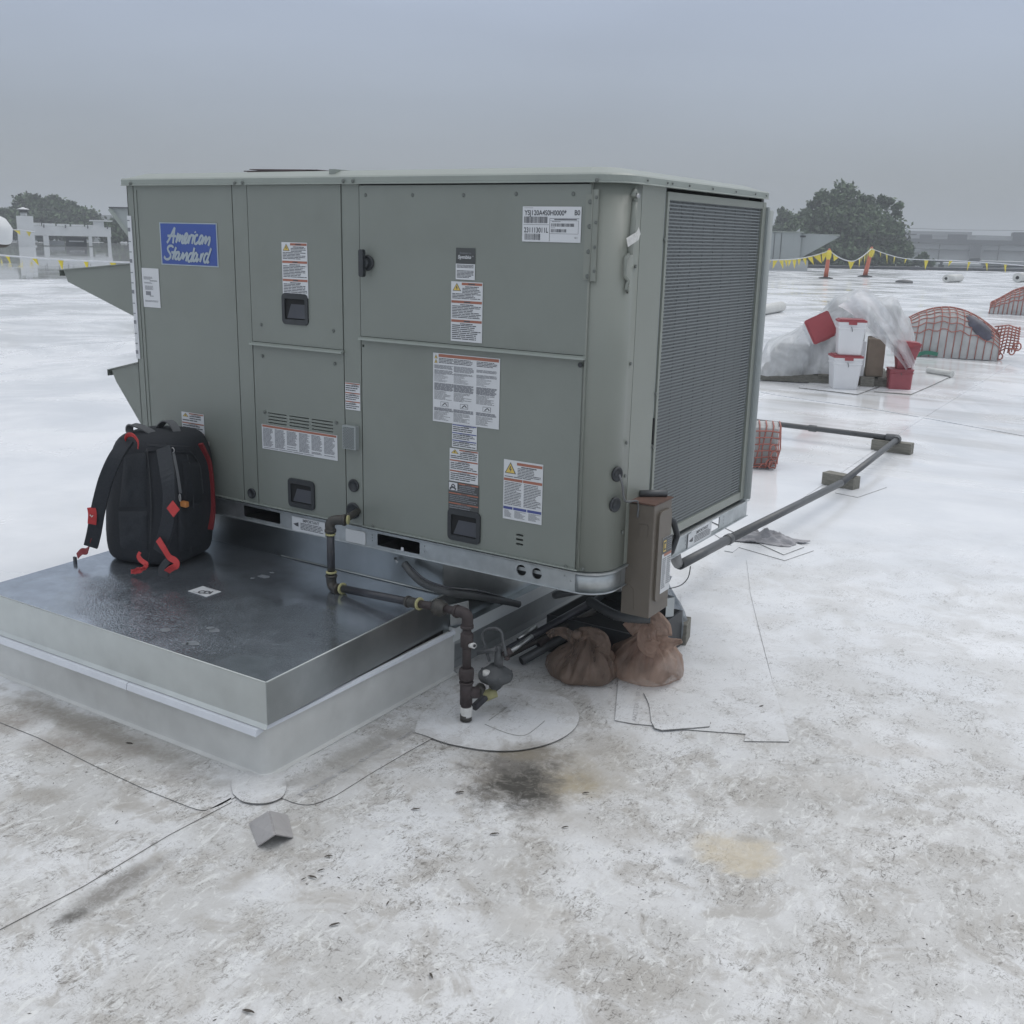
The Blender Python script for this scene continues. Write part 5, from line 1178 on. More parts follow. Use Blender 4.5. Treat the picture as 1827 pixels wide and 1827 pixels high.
tag(hs, 'ribbed grey flexible conduit sagging from the duct down behind the curb rail', 'flexible conduit')
mb = MB(); mb.lathe([(.008,0),(.006,.012),(.005,.03)], AY(706,997,.05), (.6,-.5,-.1), 8); mb.build('connector', M['steel'], hs)
mb = MB(); mb.tube(smoothpath([AY(735,1014,-.02), AY(760,1035,-.03), AY(800,1048,-.03), AX(845,1053,-.80), AX(885,1062,-.80), AX(908,1070,-.805)], 6), .0045, 8); tag(mb.build('black_cable', M['black']), 'thin black cable following the ribbed flexible conduit', 'cable')
mb = MB(); P_ = smoothpath([AY(1052,1072,.50), AY(1075,1086,.45), AY(1100,1098,.42), AY(1130,1103,.42), AY(1160,1104,.45)], 12); mb.tube(P_, [.019+.0018*(i%2) for i in range(len(P_))], 12)
tag(mb.build('ribbed_hose', M['hose']), 'thick ribbed hose curving below the bottom corner of the unit', 'hose')
mb = MB(); P_ = smoothpath([AY(990,1062,.45), AY(1020,1056,.42), AY(1060,1050,.40), AY(1110,1048,.42)], 6); mb.tube(P_, .016, 12)
tag(mb.build('grey_hose', M['cond']), 'smooth grey hose tucked right under the galvanised rail corner', 'hose')

# ================================================================== MEMBRANE PATCHES, OFFCUTS, SEAMS
def sheet(name, px, label, cat, z0=.001, th=.0026, m='roof', group=None, kind=None, px_is_world=False):
    P_ = [(q[0], q[1]) if px_is_world else (G(*q, 0).x, G(*q, 0).y) for q in px]
    a_ = sum(P_[i][0]*P_[(i+1) % len(P_)][1]-P_[(i+1) % len(P_)][0]*P_[i][1] for i in range(len(P_)))
    if a_ < 0: P_.reverse()
    mb = MB(); mb.prism(P_, z0, z0+th, 0, 1); o = mb.build(name, [M['patch' if name in ('membrane_patch','membrane_offcut') and 'corner' not in label else m], M['edge']])
    tag(o, label, cat, group, kind); return o
def sm(pts, k=4): return [(q.x, q.y) for q in smoothpath([Vector((a, b, 0)) for a, b in pts], k)]
# membrane skirt welded round the foot of the curb (front, right), corner patches
sheet('membrane_skirt', [(-60,1262),(0,1290),(70,1318),(170,1368),(260,1410),(335,1440)]+sm([(335,1440),(360,1447),(385,1442),(412,1428),(440,1410)],3)[1:]+[(462,1388),(300,1322),(150,1258),(0,1192),(-80,1160)], 'strip of white membrane welded along the front foot of the curb', 'membrane strip')
sheet('membrane_skirt', [(470,1392),(500,1424)]+sm([(500,1424),(530,1435),(560,1436),(600,1420)],3)[1:]+[(660,1382),(720,1347),(772,1318),(806,1292),(800,1270),(700,1288),(600,1330),(500,1375)], 'strip of white membrane welded along the right foot of the curb', 'membrane strip')
sheet('membrane_patch', sm([(416,1420),(413,1402),(422,1388),(460,1375),(505,1388),(511,1410),(500,1428),(470,1437),(435,1434),(416,1420)],4)[:-1], 'rounded patch of white membrane on the front corner of the curb', 'membrane patch', z0=.0055)
cen = G(905,1287,0)
sheet('membrane_patch', sm([(740,1310),(760,1316),(800,1330),(870,1342),(930,1341),(985,1328),(1020,1308),(1033,1285),(1024,1262),(1000,1245),(930,1232),(850,1232),(790,1250),(750,1280),(740,1310)],4)[:-1], 'large round patch of white membrane under the gas regulator', 'membrane patch', z0=.0055)
mb = MB(); mb.tube([G(872,1285,.0105),G(905,1262,.0105)], .0008, 5)
mb.tube(smoothpath([G(865,1292,.0105),G(905,1308,.0105),G(935,1312,.0105),G(955,1300,.0105),G(972,1286,.0105)],3), .0008, 5); tag(mb.build('scored_line', M['edge'], kind='stuff'), 'thin dark cut lines in the round membrane patch', 'cut line')
# roof sheet laps (real overlaps: upper sheet 4 mm proud)
sheet('roof_sheet_lap', [(-60,1688),(0,1660),(150,1582),(300,1492),(414,1432),(412,1425),(296,1486),(146,1575),(0,1652),(-60,1679)], 'long straight membrane lap running from the curb corner to the lower left', 'membrane lap')
sheet('roof_sheet_lap', [(1338,1000),(1345,1060),(1362,1130),(1380,1200),(1400,1280),(1410,1322),(1404,1322),(1394,1280),(1374,1200),(1356,1130),(1339,1060),(1332,1000)], 'straight membrane lap passing right of the bronze box', 'membrane lap', th=.002)
sheet('roof_sheet_lap', [(1440,990),(1680,730),(1684,732),(1446,994)], 'membrane lap running off towards the wooden blocks', 'membrane lap', th=.003) if False else None
for pts_, lb in (([(1300,985),(1400,905),(1500,840),(1620,760),(1800,650)], 'membrane lap running from the unit past the conduit'), ([(1360,1010),(1340,980),(1300,975)], 'x')):
    if lb == 'x': continue
    P_ = [G(*q, 0) for q in pts_]; mb = MB(); mb.strip([q+Vector((0,0,.003)) for q in P_], (1,-.5,0), .05, .004); tag(mb.build('roof_sheet_lap', M['roof']), lb, 'membrane lap')
for pts_, w_, lb in (([(-60,547),(0,541),(100,535),(179,529),(260,524)],.10,'upper of three faint membrane laps beyond the backpack'),([(-60,572),(0,565),(100,558),(205,552),(300,548)],.09,'middle of three faint membrane laps beyond the backpack'),([(-40,640),(60,622),(170,612),(300,604)],.07,'lower of three faint membrane laps beyond the backpack'),([(1370,600),(1500,590),(1640,575),(1827,560)],.10,'faint membrane lap behind the shrouded pallet'),([(1380,522),(1500,528),(1640,536),(1840,552)],.14,'long membrane lap across the far roof in front of the rolls'),([(1360,700),(1430,712),(1560,730),(1840,780)],.06,'membrane lap crossing in front of the white buckets')):
    P_ = smoothpath([G(*q, 0)+Vector((0,0,.003)) for q in pts_], 4); mb = MB(); mb.strip(P_, -f0, w_, .010); tag(mb.build('roof_sheet_lap', M['roof']), lb, 'membrane lap')
# loose white offcuts right of the bags
s_a = sheet('membrane_offcut', [(1103,1215),(1097,1287),(1130,1293),(1172,1297),(1180,1225),(1150,1213)], 'white membrane offcut printed with date code, below the pale orange bag', 'membrane offcut', group='loose membrane offcuts', z0=.001, th=.004)
s_b = sheet('membrane_offcut', sm([(1148,1240),(1158,1262),(1168,1303),(1215,1304),(1266,1300)],3)+[(1262,1292),(1248,1236),(1200,1230)], 'curling white membrane offcut lying over the printed one', 'membrane offcut', group='loose membrane offcuts', z0=.0065, th=.0035)
s_c = sheet('membrane_offcut', [(1178,1300),(1330,1311),(1328,1324),(1408,1325),(1362,1160),(1330,1060),(1215,1060),(1205,1200),(1180,1225)], 'broad clean white membrane sheet stretching past the bronze box', 'membrane offcut', group='loose membrane offcuts', z0=.0008, th=.0035)
sheet('membrane_offcut', [(1262,945),(1300,972),(1400,1001),(1452,983),(1380,955),(1330,935)], 'white membrane offcut under the grey rag beside the conduit', 'membrane offcut', group='loose membrane offcuts')
sheet('membrane_offcut', [(1265,930),(1310,952),(1398,992),(1435,978),(1370,950),(1300,920)], 'smaller white membrane offcut on top of the one beside the rag', 'membrane offcut', group='loose membrane offcuts', z0=.006)
sheet('membrane_offcut', [(1490,880),(1530,888),(1582,870),(1560,862),(1520,865)], 'white membrane scrap sticking out from under the middle wood block', 'membrane offcut', group='loose membrane offcuts')
sheet('membrane_offcut', [(1425,693),(1530,705),(1590,683),(1480,668)], 'flat white sheet in front of the white bucket stack', 'membrane offcut', group='loose membrane offcuts', th=.012)
sheet('membrane_offcut', [(1560,700),(1625,705),(1660,690),(1698,672),(1650,665),(1590,672)], 'flat white sheet beside the red buckets', 'membrane offcut', group='loose membrane offcuts', th=.012)
mb = MB(); q0_ = G(1655,667,0); q1_ = G(1698,674,0); d_ = (q1_-q0_); mb.tube([q0_+Vector((0,0,.05)), q1_+Vector((0,0,.05))], .045, 10); tag(mb.build('rolled_scrap', M['memb']), 'short rolled white scrap right of the red buckets', 'membrane roll')
# print on the offcut and on the skirt
def ground_text(t, pa, pb, h, parent, z):
    a, b = G(*pa, 0), G(*pb, 0); gx = (b-a); W = gx.length; gx.normalize(); gy = Vector((-gx.y, gx.x, 0)); vs, fs = text_tris(t, 1); mxx = max(x for x, y in vs)
    mb = MB(); mb.add([Vector((a.x,a.y,z)) + gx*(x/mxx*W) + gy*(y/.72*h) for x, y in vs], fs); return mb.build('printed_code', M['inkp'], parent)
ground_text('AN2TEX 1  07 2 40', (1135,1290), (1146,1220), .018, s_a, .0056)
sk = bpy.data.objects['membrane_skirt.001']
ground_text('TPO 05678-1  01-27-21  0657 50', (535,1425), (762,1296), .020, sk, .0056)
# bent membrane piece near the camera
a, b, c_, d_, e_, f_ = G(446,1470,0), G(480,1448,.05), G(512,1456,0), G(522,1496,0), G(491,1490,.052), G(462,1511,0)
mb = MB()
for p_ in (a, c_, d_, f_): p_.z = .001
mb.quad(a, f_, e_, b); mb.quad(b, e_, d_, c_); o = mb.build('bent_offcut', pm('bent_offcut_grey', (.36,.35,.35), .5, var=.1, dirt=.3, dcol=(.2,.19,.18), dscale=30))
so_ = o.modifiers.new('thickness', 'SOLIDIFY'); so_.thickness = .004; so_.offset = 1
tag(o, 'small grey membrane piece folded like a tent on the dirty roof', 'membrane piece')
# rag by the conduit
rg = G(1362,966,0); mb = MB(); n1, n2 = 40, 26
for i in range(n1+1):
    for j in range(n2+1):
        u_, v_ = i/n1-.5, j/n2-.5; p_ = Vector((u_*.46, v_*.20, 0)); r_ = math.hypot(u_*2, v_*2)
        h = max(0, 1-r_**2)*.045*(1+1.2*noise.noise(Vector((u_*9, v_*9, 3)))) + .012*abs(noise.noise(Vector((u_*22, v_*22, 1))))
        e1 = 1+.35*noise.noise(Vector((u_*3, v_*3, 8)))
        mb.v.append(Vector((rg.x+p_.x*e1*.9+p_.y*.3, rg.y+p_.y*e1+p_.x*.15, .012+h)))
for i in range(n1):
    for j in range(n2): k = i*(n2+1)+j; mb.f.append([k, k+n2+1, k+n2+2, k+1]); mb.m.append(0); mb.sm.append(True)
o = mb.build('crumpled_rag', M['rag']); so_ = o.modifiers.new('thickness', 'SOLIDIFY'); so_.thickness = .003; tag(o, 'crumpled grey rag on white offcuts beside the conduit', 'rag')
# dry leaves one can tell apart, then fine litter
lv = [((1212-0,0),)] 
spots = [(741,1446,15,.1,'short dark leaf above the gap between the cut line and the round stain'),(586,1530,14,.05,'flat dark leaf nearest to the tent shaped offcut'),(542,1571,9,.5,'stubby leaf at the left of a group of three'),(557,1567,18,-.45,'long tilted leaf in the middle of a group of three'),(573,1555,12,.4,'top right leaf of a group of three'),(597,1652,18,.35,'long dark leaf alone below the group of three'),(692,1614,10,1.2,'tiny upright leaf with a stem, alone on grey grime'),(820,1416,16,.2,'dark leaf at the left edge of the black oil stain'),(769,1743,16,-1.2,'slim upright leaf close to the lower edge of the photo'),(607,1785,14,-1.0,'short upright leaf left of the slim one near the lower edge'),(443,1807,22,-.35,'largest forked leaf at the very bottom left'),(1008,1478,12,.2,'small leaf just right of the black oil stain'),(882,1490,16,.1,'thin leaf directly below the black oil stain'),(209,1469,8,1.2,'tiny dark leaf between the curb corner and the left edge'),(1358,1262,10,.4,'dark leaf on the broad clean sheet right of the bronze box'),(1045,1417,12,.1,'flat brown leaf at the right tip of the oil stain'),(230,1328,14,-.3,'bent leaf lying on the front membrane strip')]
for i, (px, py, L__, an, lb) in enumerate(spots):
    c_ = G(px, py, 0); k = (c_-CAM).length/FPX; l_ = L__*k*.55; w2 = l_*.24; gx = r0*math.cos(an)+f0*math.sin(an)*1.0; gy = Vector((-gx.y, gx.x, 0)); mb = MB()
    out_ = [(-1,0),(-.5,.8),(.1,1),(.7,.6),(1,0),(.6,-.7),(0,-.9),(-.6,-.6)]; vs = [c_ + gx*(u_*l_) + gy*(v_*w2) + Vector((0,0,.002+.004*abs(v_)+.002*(u_ > .5))) for u_, v_ in out_]
    mb.add(vs, [tuple(range(8))]); mb.add([v+Vector((0,0,.0008)) for v in vs], [tuple(range(8))])
    tag(mb.build('dry_leaf', M['litter']), lb, 'leaf', 'dry leaves scattered on the roof')
rnd = random.Random(5); mb = MB()
for i in range(6500):
    if i % 3: x, y = rnd.gauss(.1, 1.0), rnd.gauss(-.5, .75)
    else: x, y = rnd.uniform(-1.9, 1.6), rnd.uniform(-1.7, 2.6)
    if x < -.80 and y > -.97: continue
    if noise.noise(Vector((x*2.2, y*2.2, 0))) < -.05: continue
    an = rnd.gauss(.3, .9); l_ = rnd.uniform(.0012,.0065)*rnd.random()**.8+.0008; w2 = l_*rnd.uniform(.10,.32); c2, s2_ = math.cos(an), math.sin(an); b = [(-l_,0),(0,w2),(l_,0),(0,-w2)]
    mb.add([(x+u_*c2-v_*s2_, y+u_*s2_+v_*c2, .0012 if not (x>-.3 and y>-.1) else .013) for u_, v_ in b] if not (x>-.3 and y>-.1) else [(x+u_*c2-v_*s2_, y+u_*s2_+v_*c2, .0125 if (x < .56 and y < 1.8) else .0012) for u_, v_ in b], [(0,3,2,1)])
tag(mb.build('grit', M['litter'], kind='stuff'), 'fine dark leaf litter and grit scattered over the near roof', 'litter')

# ================================================================== FARTHER OBJECTS ON THE ROOF
class LF:
    """local frame standing on the roof where the sight line of (px,py) meets it: a right, b away, c up (metres); px(u) converts photo pixels"""
    def __init__(s, px, py, z=0, D=None):
        s.o = AD(px, py, D) if D else G(px, py, z)
        d = Vector((s.o.x-CAM.x, s.o.y-CAM.y, 0)); s.D = d.length; s.b = d.normalized(); s.a = Vector((s.b.y, -s.b.x, 0)); s.k = s.D/FPX*1.02; s.px0, s.py0 = px, py
    def P(s, a, b, c): return s.o + s.a*a + s.b*b + Vector((0,0,c))
    def q(s, px, py, b=0): return s.P((px-s.px0)*s.k, b, -(py-s.py0-(px-s.px0)*math.tan(ROLL))*s.k)
    def box(s, mb, a0, a1, b0, b1, c0, c1, m=0):
        mb.hexa([s.P(*t) for t in ((a0,b0,c0),(a1,b0,c0),(a1,b1,c0),(a0,b1,c0),(a0,b0,c1),(a1,b0,c1),(a1,b1,c1),(a0,b1,c1))], m)
# ---- shrouded pallet
F = LF(1470, 690); k = F.k
def fx(px): return (px-1470)*k
pal = empty('pallet', F.P(0,.5,0), 'dark wooden pallet under the plastic covered goods', 'pallet')
for i in range(3):
    mb = MB(); F.box(mb, fx(1362), fx(1592), .25+i*.50, .34+i*.50, .01, .10); mb.build('bearer', M['wood'], pal)
for i in range(9):
    mb = MB(); F.box(mb, fx(1362)+i*.182, fx(1362)+i*.182+.12, .22, 1.36, .102, .125); mb.build('deck_board', M['wood'], pal)
mb = MB(); F.box(mb, fx(1528), fx(1550), .16, .26, .0, .13); mb.build('bearer_end', M['wood'], pal)
goods = [((1375,1440),(.35,.85),.127,.45,'wrap','grey wrapped pack at the left of the pallet'),((1440,1478),(.40,.95),.127,.62,'wrap','grey wrapped pack behind the tilted bucket'),((1465,1530),(.75,1.25),.127,1.02,'wrap','tall wrapped pack at the back of the pallet'),((1536,1584),(.55,1.15),.64,.98,'wrap','wrapped pack on top of the cardboard box')]
for (pa, pb), (b0, b1), c0, c1, m_, lb in goods:
    mb = MB(); F.box(mb, fx(pa), fx(pb), b0, b1, c0, c1); tag(mb.build('wrapped_pack', M[m_], bevel=.05), lb, 'package', 'packages under the plastic sheet')
mb = MB(); F.box(mb, fx(1535), fx(1563), .30, .75, .127, .60); cbx = tag(mb.build('cardboard_box', M['card'], bevel=.01), 'brown cardboard box standing on the pallet under the plastic', 'box')
mb = MB(); F.box(mb, fx(1525), fx(1532), .26, .34, .127, .56); tag(mb.build('white_plank', M['white']), 'narrow white plank upright beside the cardboard box', 'plank')
# ---- square buckets
def bucket(name, px, py, w_, h_, taper, mats, label, F0=None, base=None, yaw=0, tilt=None, lid=True, group='square plastic buckets by the pallet'):
    F0 = F0 or F; o = base if base is not None else F0.q(px, py, 0)
    root = empty(name, (0,0,0), label, 'bucket', group); WL[root.name] = Vector((0,0,0))
    def P(a, b, c): return Vector((a, b, c))
    w0, w1 = w_*taper/2, w_/2
    mb = MB(); rings = []
    for c, w2 in ((0,w0*.96),(.01,w0),(h_*.78,w1*.97),(h_*.80,w1*1.03),(h_*.84,w1*1.03),(h_*.845,w1*.985),(h_*.93,w1*.99),(h_*.935,w1*1.04),(h_,w1*1.04)):
        rings.append([Vector((x,y,c)) for x, y in rrect(-w2,w2,-w2,w2,w2*.16,3)])
    loft(mb, rings); 
    for i in range(len(mb.sm)): mb.sm[i] = False
    mb.build('bucket_wall', mats[0], root)
    if lid:
        mb = MB(); mb.prism(rrect(-w1*1.06,w1*1.06,-w1*1.06,w1*1.06,w1*.18,4), h_+.001, h_+.022)
        mb.prism(rrect(-w1*.92,w1*.92,-w1*.92,w1*.92,w1*.14,4), h_+.0225, h_+.032); mb.hexa([(-w1*.3,-w1*1.10,h_-.03),(w1*.3,-w1*1.10,h_-.03),(w1*.3,-w1*1.065,h_-.03),(-w1*.3,-w1*1.065,h_-.03),(-w1*.3,-w1*1.10,h_+.018),(w1*.3,-w1*1.10,h_+.018),(w1*.3,-w1*1.065,h_+.018),(-w1*.3,-w1*1.065,h_+.018)])
        mb.build('bucket_lid', mats[1], root)
    mb = MB(); mb.tube([(-.012,-w1*1.05,h_*.86),(-.004,-w1*1.07,h_*.80),(.002,-w1*1.07,h_*.72)], .004, 6); mb.build('bail_handle', M['grey'], root)
    yaw_ = math.atan2(F0.a.y, F0.a.x) + yaw
    mtx = Matrix.Translation(o) @ Matrix.Rotation(yaw_, 4, 'Z')
    if tilt: mtx = mtx @ Matrix.Rotation(tilt[0], 4, 'Y') @ Matrix.Rotation(tilt[1], 4, 'X')
    root.matrix_world = mtx; return root
hb = 53*k
bucket('bucket', 1499, 691, 46*k, hb*.97, .84, (M['white'],M['redl']), 'white square bucket at the bottom of the stack of two', base=F.P(fx(1500),-.10,.013), yaw=.22)
bucket('bucket', 1506, 640, 43*k, hb*1.0, .84, (M['white'],M['redl']), 'white square bucket with red lid on top of another', base=F.P(fx(1503),-.10,.013+hb*.97+.034), yaw=.12)
bucket('bucket', 1438, 620, .31, .30, .84, (M['white'],M['redl']), 'tipped white bucket showing its red lid through the plastic', base=F.P(fx(1446),.44,.66), yaw=.35, tilt=(-.45,1.35))
bucket('bucket', 1597, 684, 38*k, 34*k, .93, (M['redb'],M['redb']), 'red square bucket standing on the roof right of the pallet', base=F.P(fx(1589),.20,.005), yaw=.1, lid=False)
bucket('bucket', 1603, 650, 36*k, 42*k, .62, (M['redb'],M['redl']), 'red tapered bucket on top of the other red one', base=F.P(fx(1593),.20,.005+33*k), yaw=.15, tilt=(.08,0), lid=True)
# ---- plastic sheet thrown over the goods
topH = [(1352,.12),(1362,.30),(1372,.50),(1390,.55),(1410,.62),(1440,.78),(1460,.95),(1478,1.10),(1495,1.14),(1512,1.20),(1530,1.13),(1548,1.08),(1568,1.12),(1585,1.05),(1600,.86),(1608,.62),(1612,.42)]
botH = [(1352,.10),(1375,.08),(1400,.09),(1440,.12),(1480,.16),(1496,.40),(1512,.78),(1530,.70),(1545,.62),(1560,.60),(1575,.48),(1590,.34),(1600,.26),(1612,.25)]
def itp(T, x):
    for i in range(len(T)-1):
        if T[i][0] <= x <= T[i+1][0]: return T[i][1]+(T[i+1][1]-T[i][1])*(x-T[i][0])/(T[i+1][0]-T[i][0])
    return T[0][1] if x < T[0][0] else T[-1][1]
mb = MB(); nu, nv = 110, 46
for i in range(nu+1):
    px = 1352+260*i/nu; H, Bt = itp(topH, px), itp(botH, px)
    for j in range(nv+1):
        t_ = j/nv
        if t_ < .5: s_ = t_/.5; c2 = Bt+(H-Bt)*math.sin(s_*PI/2)**.8; b_ = .12+.60*(s_**2.2)
        else: s_ = (t_-.5)/.5; c2 = H-(H-.10)*(s_**2.6); b_ = .72+.80*math.sin(s_*PI/2)
        nq = Vector((px*.028, t_*3.2, 0)); fo = noise.noise(nq)*.10+abs(noise.noise(nq*2.4+Vector((9,0,0))))*-.07+noise.noise(Vector((px*.05+t_*5, t_*1.3, 4)))*.05
        w2 = math.sin(min(1, t_*4)*PI/2)
        mb.v.append(F.P(fx(px)+fo*.5, b_-fo*1.1, max(.01, c2+fo*.35*w2)))
for i in range(nu):
    for j in range(nv): q_ = i*(nv+1)+j; mb.f.append([q_, q_+nv+1, q_+nv+2, q_+1]); mb.m.append(0); mb.sm.append(True)
tag(mb.build('plastic_sheet', M['sheet']), 'cloudy clear plastic sheet thrown over the pallet of goods', 'plastic sheet')
# drape trailing to the red buckets
mb = MB(); nu, nv = 30, 14
for i in range(nu+1):
    t_ = i/nu; c0_ = F.P(fx(1500+104*t_**.8), .05+.05*math.sin(t_*6), 1.0*(1-t_)**.9*.82+.30)
    for j in range(nv+1):
        s_ = j/nv; wdt = (.34-.22*t_); mb.v.append(c0_ + F.a*(s_-.5)*wdt*.9 + Vector((0,0,(s_-.5)*wdt*.7)) + F.b*(-.06*math.sin(s_*9+t_*3) - .04*noise.noise(Vector((t_*6, s_*5, 2)))))
for i in range(nu):
    for j in range(nv): q_ = i*(nv+1)+j; mb.f.append([q_, q_+nv+1, q_+nv+2, q_+1]); mb.m.append(0); mb.sm.append(True)
tag(mb.build('plastic_drape', M['sheet']), 'twisted tail of clear plastic hanging down to the red buckets', 'plastic sheet')
# ---- netted bundles
def bundle(px0, px1, pyb, prof_, dep, label, blk_=None, tail=None, nx_=14, ny_=9, body='wrap', D=None):
    F2 = LF((px0+px1)/2, pyb); k2 = F2.k; W = (px1-px0)*k2
    root = empty('netted_bundle', F2.o, label, 'bundle', 'bundles held under orange nets')
    def hh(u):    # outline height in px at fraction u
        return itp(prof_, u)*k2
    def S_(u, v):  # surface of the mound, u along, v across front->back
        H = max(.04, hh(u)); e = max(.02, math.sin(PI*min(1, max(0, v)))) 
        c = H*(math.sin(PI*min(max(v,0),1)))**.45
        return F2.P((u-.5)*W, -dep*.5*math.cos(PI*v), c)
    mb = MB(); nu, nv = 40, 20
    for i in range(nu+1):
        for j in range(nv+1): p_ = S_(i/nu, j/nv); mb.v.append(p_ + Vector((0,0,.02*noise.noise(p_*3))))
    for i in range(nu):
        for j in range(nv): q_ = i*(nv+1)+j; mb.f.append([q_, q_+nv+1, q_+nv+2, q_+1]); mb.m.append(0); mb.sm.append(True)
    mb.f.append([j for j in range(nv+1)]); mb.m.append(0); mb.sm.append(False)
    mb.f.append([nu*(nv+1)+j for j in reversed(range(nv+1))]); mb.m.append(0); mb.sm.append(False)
    mb.build('load', M[body], root)
    up = Vector((0,0,.012)); mb = MB(); r_ = .0068*max(1, F2.D/17)
    for i in range(nx_+1):
        u = i/nx_; mb.tube([S_(min(1,max(0,u+.015*math.sin(v*7))), v/12)+F2.b*(-.012)+up for v in range(0,12)], r_, 5)
    for j in range(1, ny_):
        v = j/ny_*.62+.02; mb.tube([S_(u/24, v+.012*math.sin(u*1.7+j))+F2.b*(-.012)+up for u in range(25)], r_, 5)
    mb.build('net', M['net'], root, kind='stuff')
    return F2, root, S_
F2, r2, S2 = bundle(1606, 1762, 634, [(i/20, 36+40*math.sin(PI*min(1,.04+i/20*.96))**.85) for i in range(21)], 1.0, 'large low mound under an orange net right of the pallet')
mb = MB(); F2k = F2.k
nu, nv = 18, 12
for i in range(nu+1):
    for j in range(nv+1):
        a_ = 2*PI*i/nu; r_ = (j/nv)*(1+.25*noise.noise(Vector((math.cos(a_)*2, math.sin(a_)*2, 1)))); u = .80+.135*r_*math.cos(a_); v = .24+.14*r_*math.sin(a_)-.05*r_*math.cos(a_)
        mb.v.append(S2(min(.99,u), max(.01,v)) + F2.b*(-.05*(1-(j/nv)**2)-.012) + Vector((0,0,.05*(1-(j/nv)**2)+.004)))
for i in range(nu):
    for j in range(nv): q_ = i*(nv+1)+j; mb.f.append([q_, q_+nv+1, q_+nv+2, q_+1]); mb.m.append(0); mb.sm.append(True)
tag(mb.build('black_bag', pm('dark_blue_plastic', (.07,.07,.095), .5, var=.5, scale=8)), 'dark bag caught under the orange net of the large mound', 'bag')
# gathered net end with loops
mb = MB()
for i in range(9):
    u = i/8; mb.tube([F2.q(1752+u*6, 585+u*40, -.25-.1*u), F2.q(1772, 582+u*36, -.2), F2.q(1790, 588+u*30, -.2)], .011, 5)
for i in range(7):
    u = i/6; mb.tube([F2.q(1758+u*30, 584, -.22), F2.q(1756+u*32, 606, -.24), F2.q(1754+u*32, 630-8*u, -.26)], .011, 5)
for (px, py, r_) in ((1757,634,5),(1765,630,4),(1781,622,4),(1788,614,5),(1761,624,4)):
    c_ = F2.q(px, py, -.3); mb.tube([c_+F2.a*(r_*F2k*math.cos(t*PI/5))+Vector((0,0,r_*F2k*1.2*math.sin(t*PI/5))) for t in range(10)], .012, 5, closed=True)
mb.build('gathered_net', M['net'], r2, kind='stuff')
for i, pts_ in enumerate(([(1609,580,-.55),(1616,600,-.52),(1612,622,-.52)], [(1600,632,-.6),(1630,636,-.62),(1655,626,-.56),(1675,628,-.55)])):
    mb = MB(); mb.strip(smoothpath([F2.q(a, b, c) for a, b, c in pts_], 4), (0,0,1) if i else (1,0,0), .06, .01); mb.build('green_strap', M['strapg'], r2)
bundle(1778, 1880, 561, [(0,16),(.1,22),(.3,36),(.5,44),(.75,40),(1,20)], 1.2, 'low mound under an orange net at the right edge of the photo', nx_=16)
F3 = LF(1355, 838); 
r3 = empty('netted_block', F3.o, 'grey block wrapped in orange net just behind the coil guard', 'block', 'bundles held under orange nets')
mb = MB(); F3.box(mb, -.26, .125, .05, .40, .015, .33); mb.build('load', M['wrap'], r3, bevel=.02)
mb = MB()
for i in range(8): 
    x = -.25+i*.054; mb.tube([F3.P(x,.35,.338), F3.P(x+.01,.045,.345), F3.P(x+.02*math.sin(i*2),.035,.17), F3.P(x-.01,.03,.03)], .006, 5)
for j in range(6):
    mb.tube([F3.P(-.26,.035,.31-j*.052), F3.P(-.1,.030,.30-j*.055), F3.P(.06,.030,.31-j*.052), F3.P(.132,.04,.30-j*.05), F3.P(.135,.35,.31-j*.05)], .006, 5)
for (px, py, r_) in ((1375,800,5),(1378,812,6),(1370,826,5),(1360,836,6),(1350,842,7),(1376,830,6)):
    c_ = F3.q(px, py, 0); mb.tube([c_+F3.a*(r_*F3.k*math.cos(t*PI/5))+F3.b*(.02*math.sin(t))+Vector((0,0,max(-c_.z+.02-F3.o.z, r_*F3.k*1.3*math.sin(t*PI/5)))) for t in range(10)], .006, 5, closed=True)
mb.build('net', M['net'], r3, kind='stuff')
# ---- membrane rolls
def roll(pa, pb, r, label, core=True):
    a, b = G(*pa, 0), G(*pb, 0); a.z = b.z = r+.003; d = (a-b).normalized(); root = empty('membrane_roll', (a+b)/2-Vector((0,0,r)), label, 'membrane roll', 'rolls of white membrane')
    mb = MB(); mb.tube([a, b], r, 20); mb.build('rolled_membrane', M['memb'], root)
    mb = MB(); mb.tube([a+d*.001, a+d*.002], r*.38, 14); mb.build('core', M['hole'], root)
roll((1687,504),(1712,503),.19,'white membrane roll with dark core, middle of the far roof edge')
roll((1814,504),(1850,500),.24,'white membrane roll cut off by the right edge of the photo')
a, b = G(1392,560,0), G(1300,574,0); 
roll((1393,556),(1330,568),.13,'white membrane roll lying right behind the tall coil guard')
c_ = G(1613,504,0); mb = MB(); mb.lathe([(.42,0),(.40,.06),(.25,.12),(.05,.14)], (c_.x,c_.y,.003), (0,0,1), 16); tag(mb.build('roof_drain', M['cond']), 'small dark roof drain dome left of the far membrane roll', 'drain')
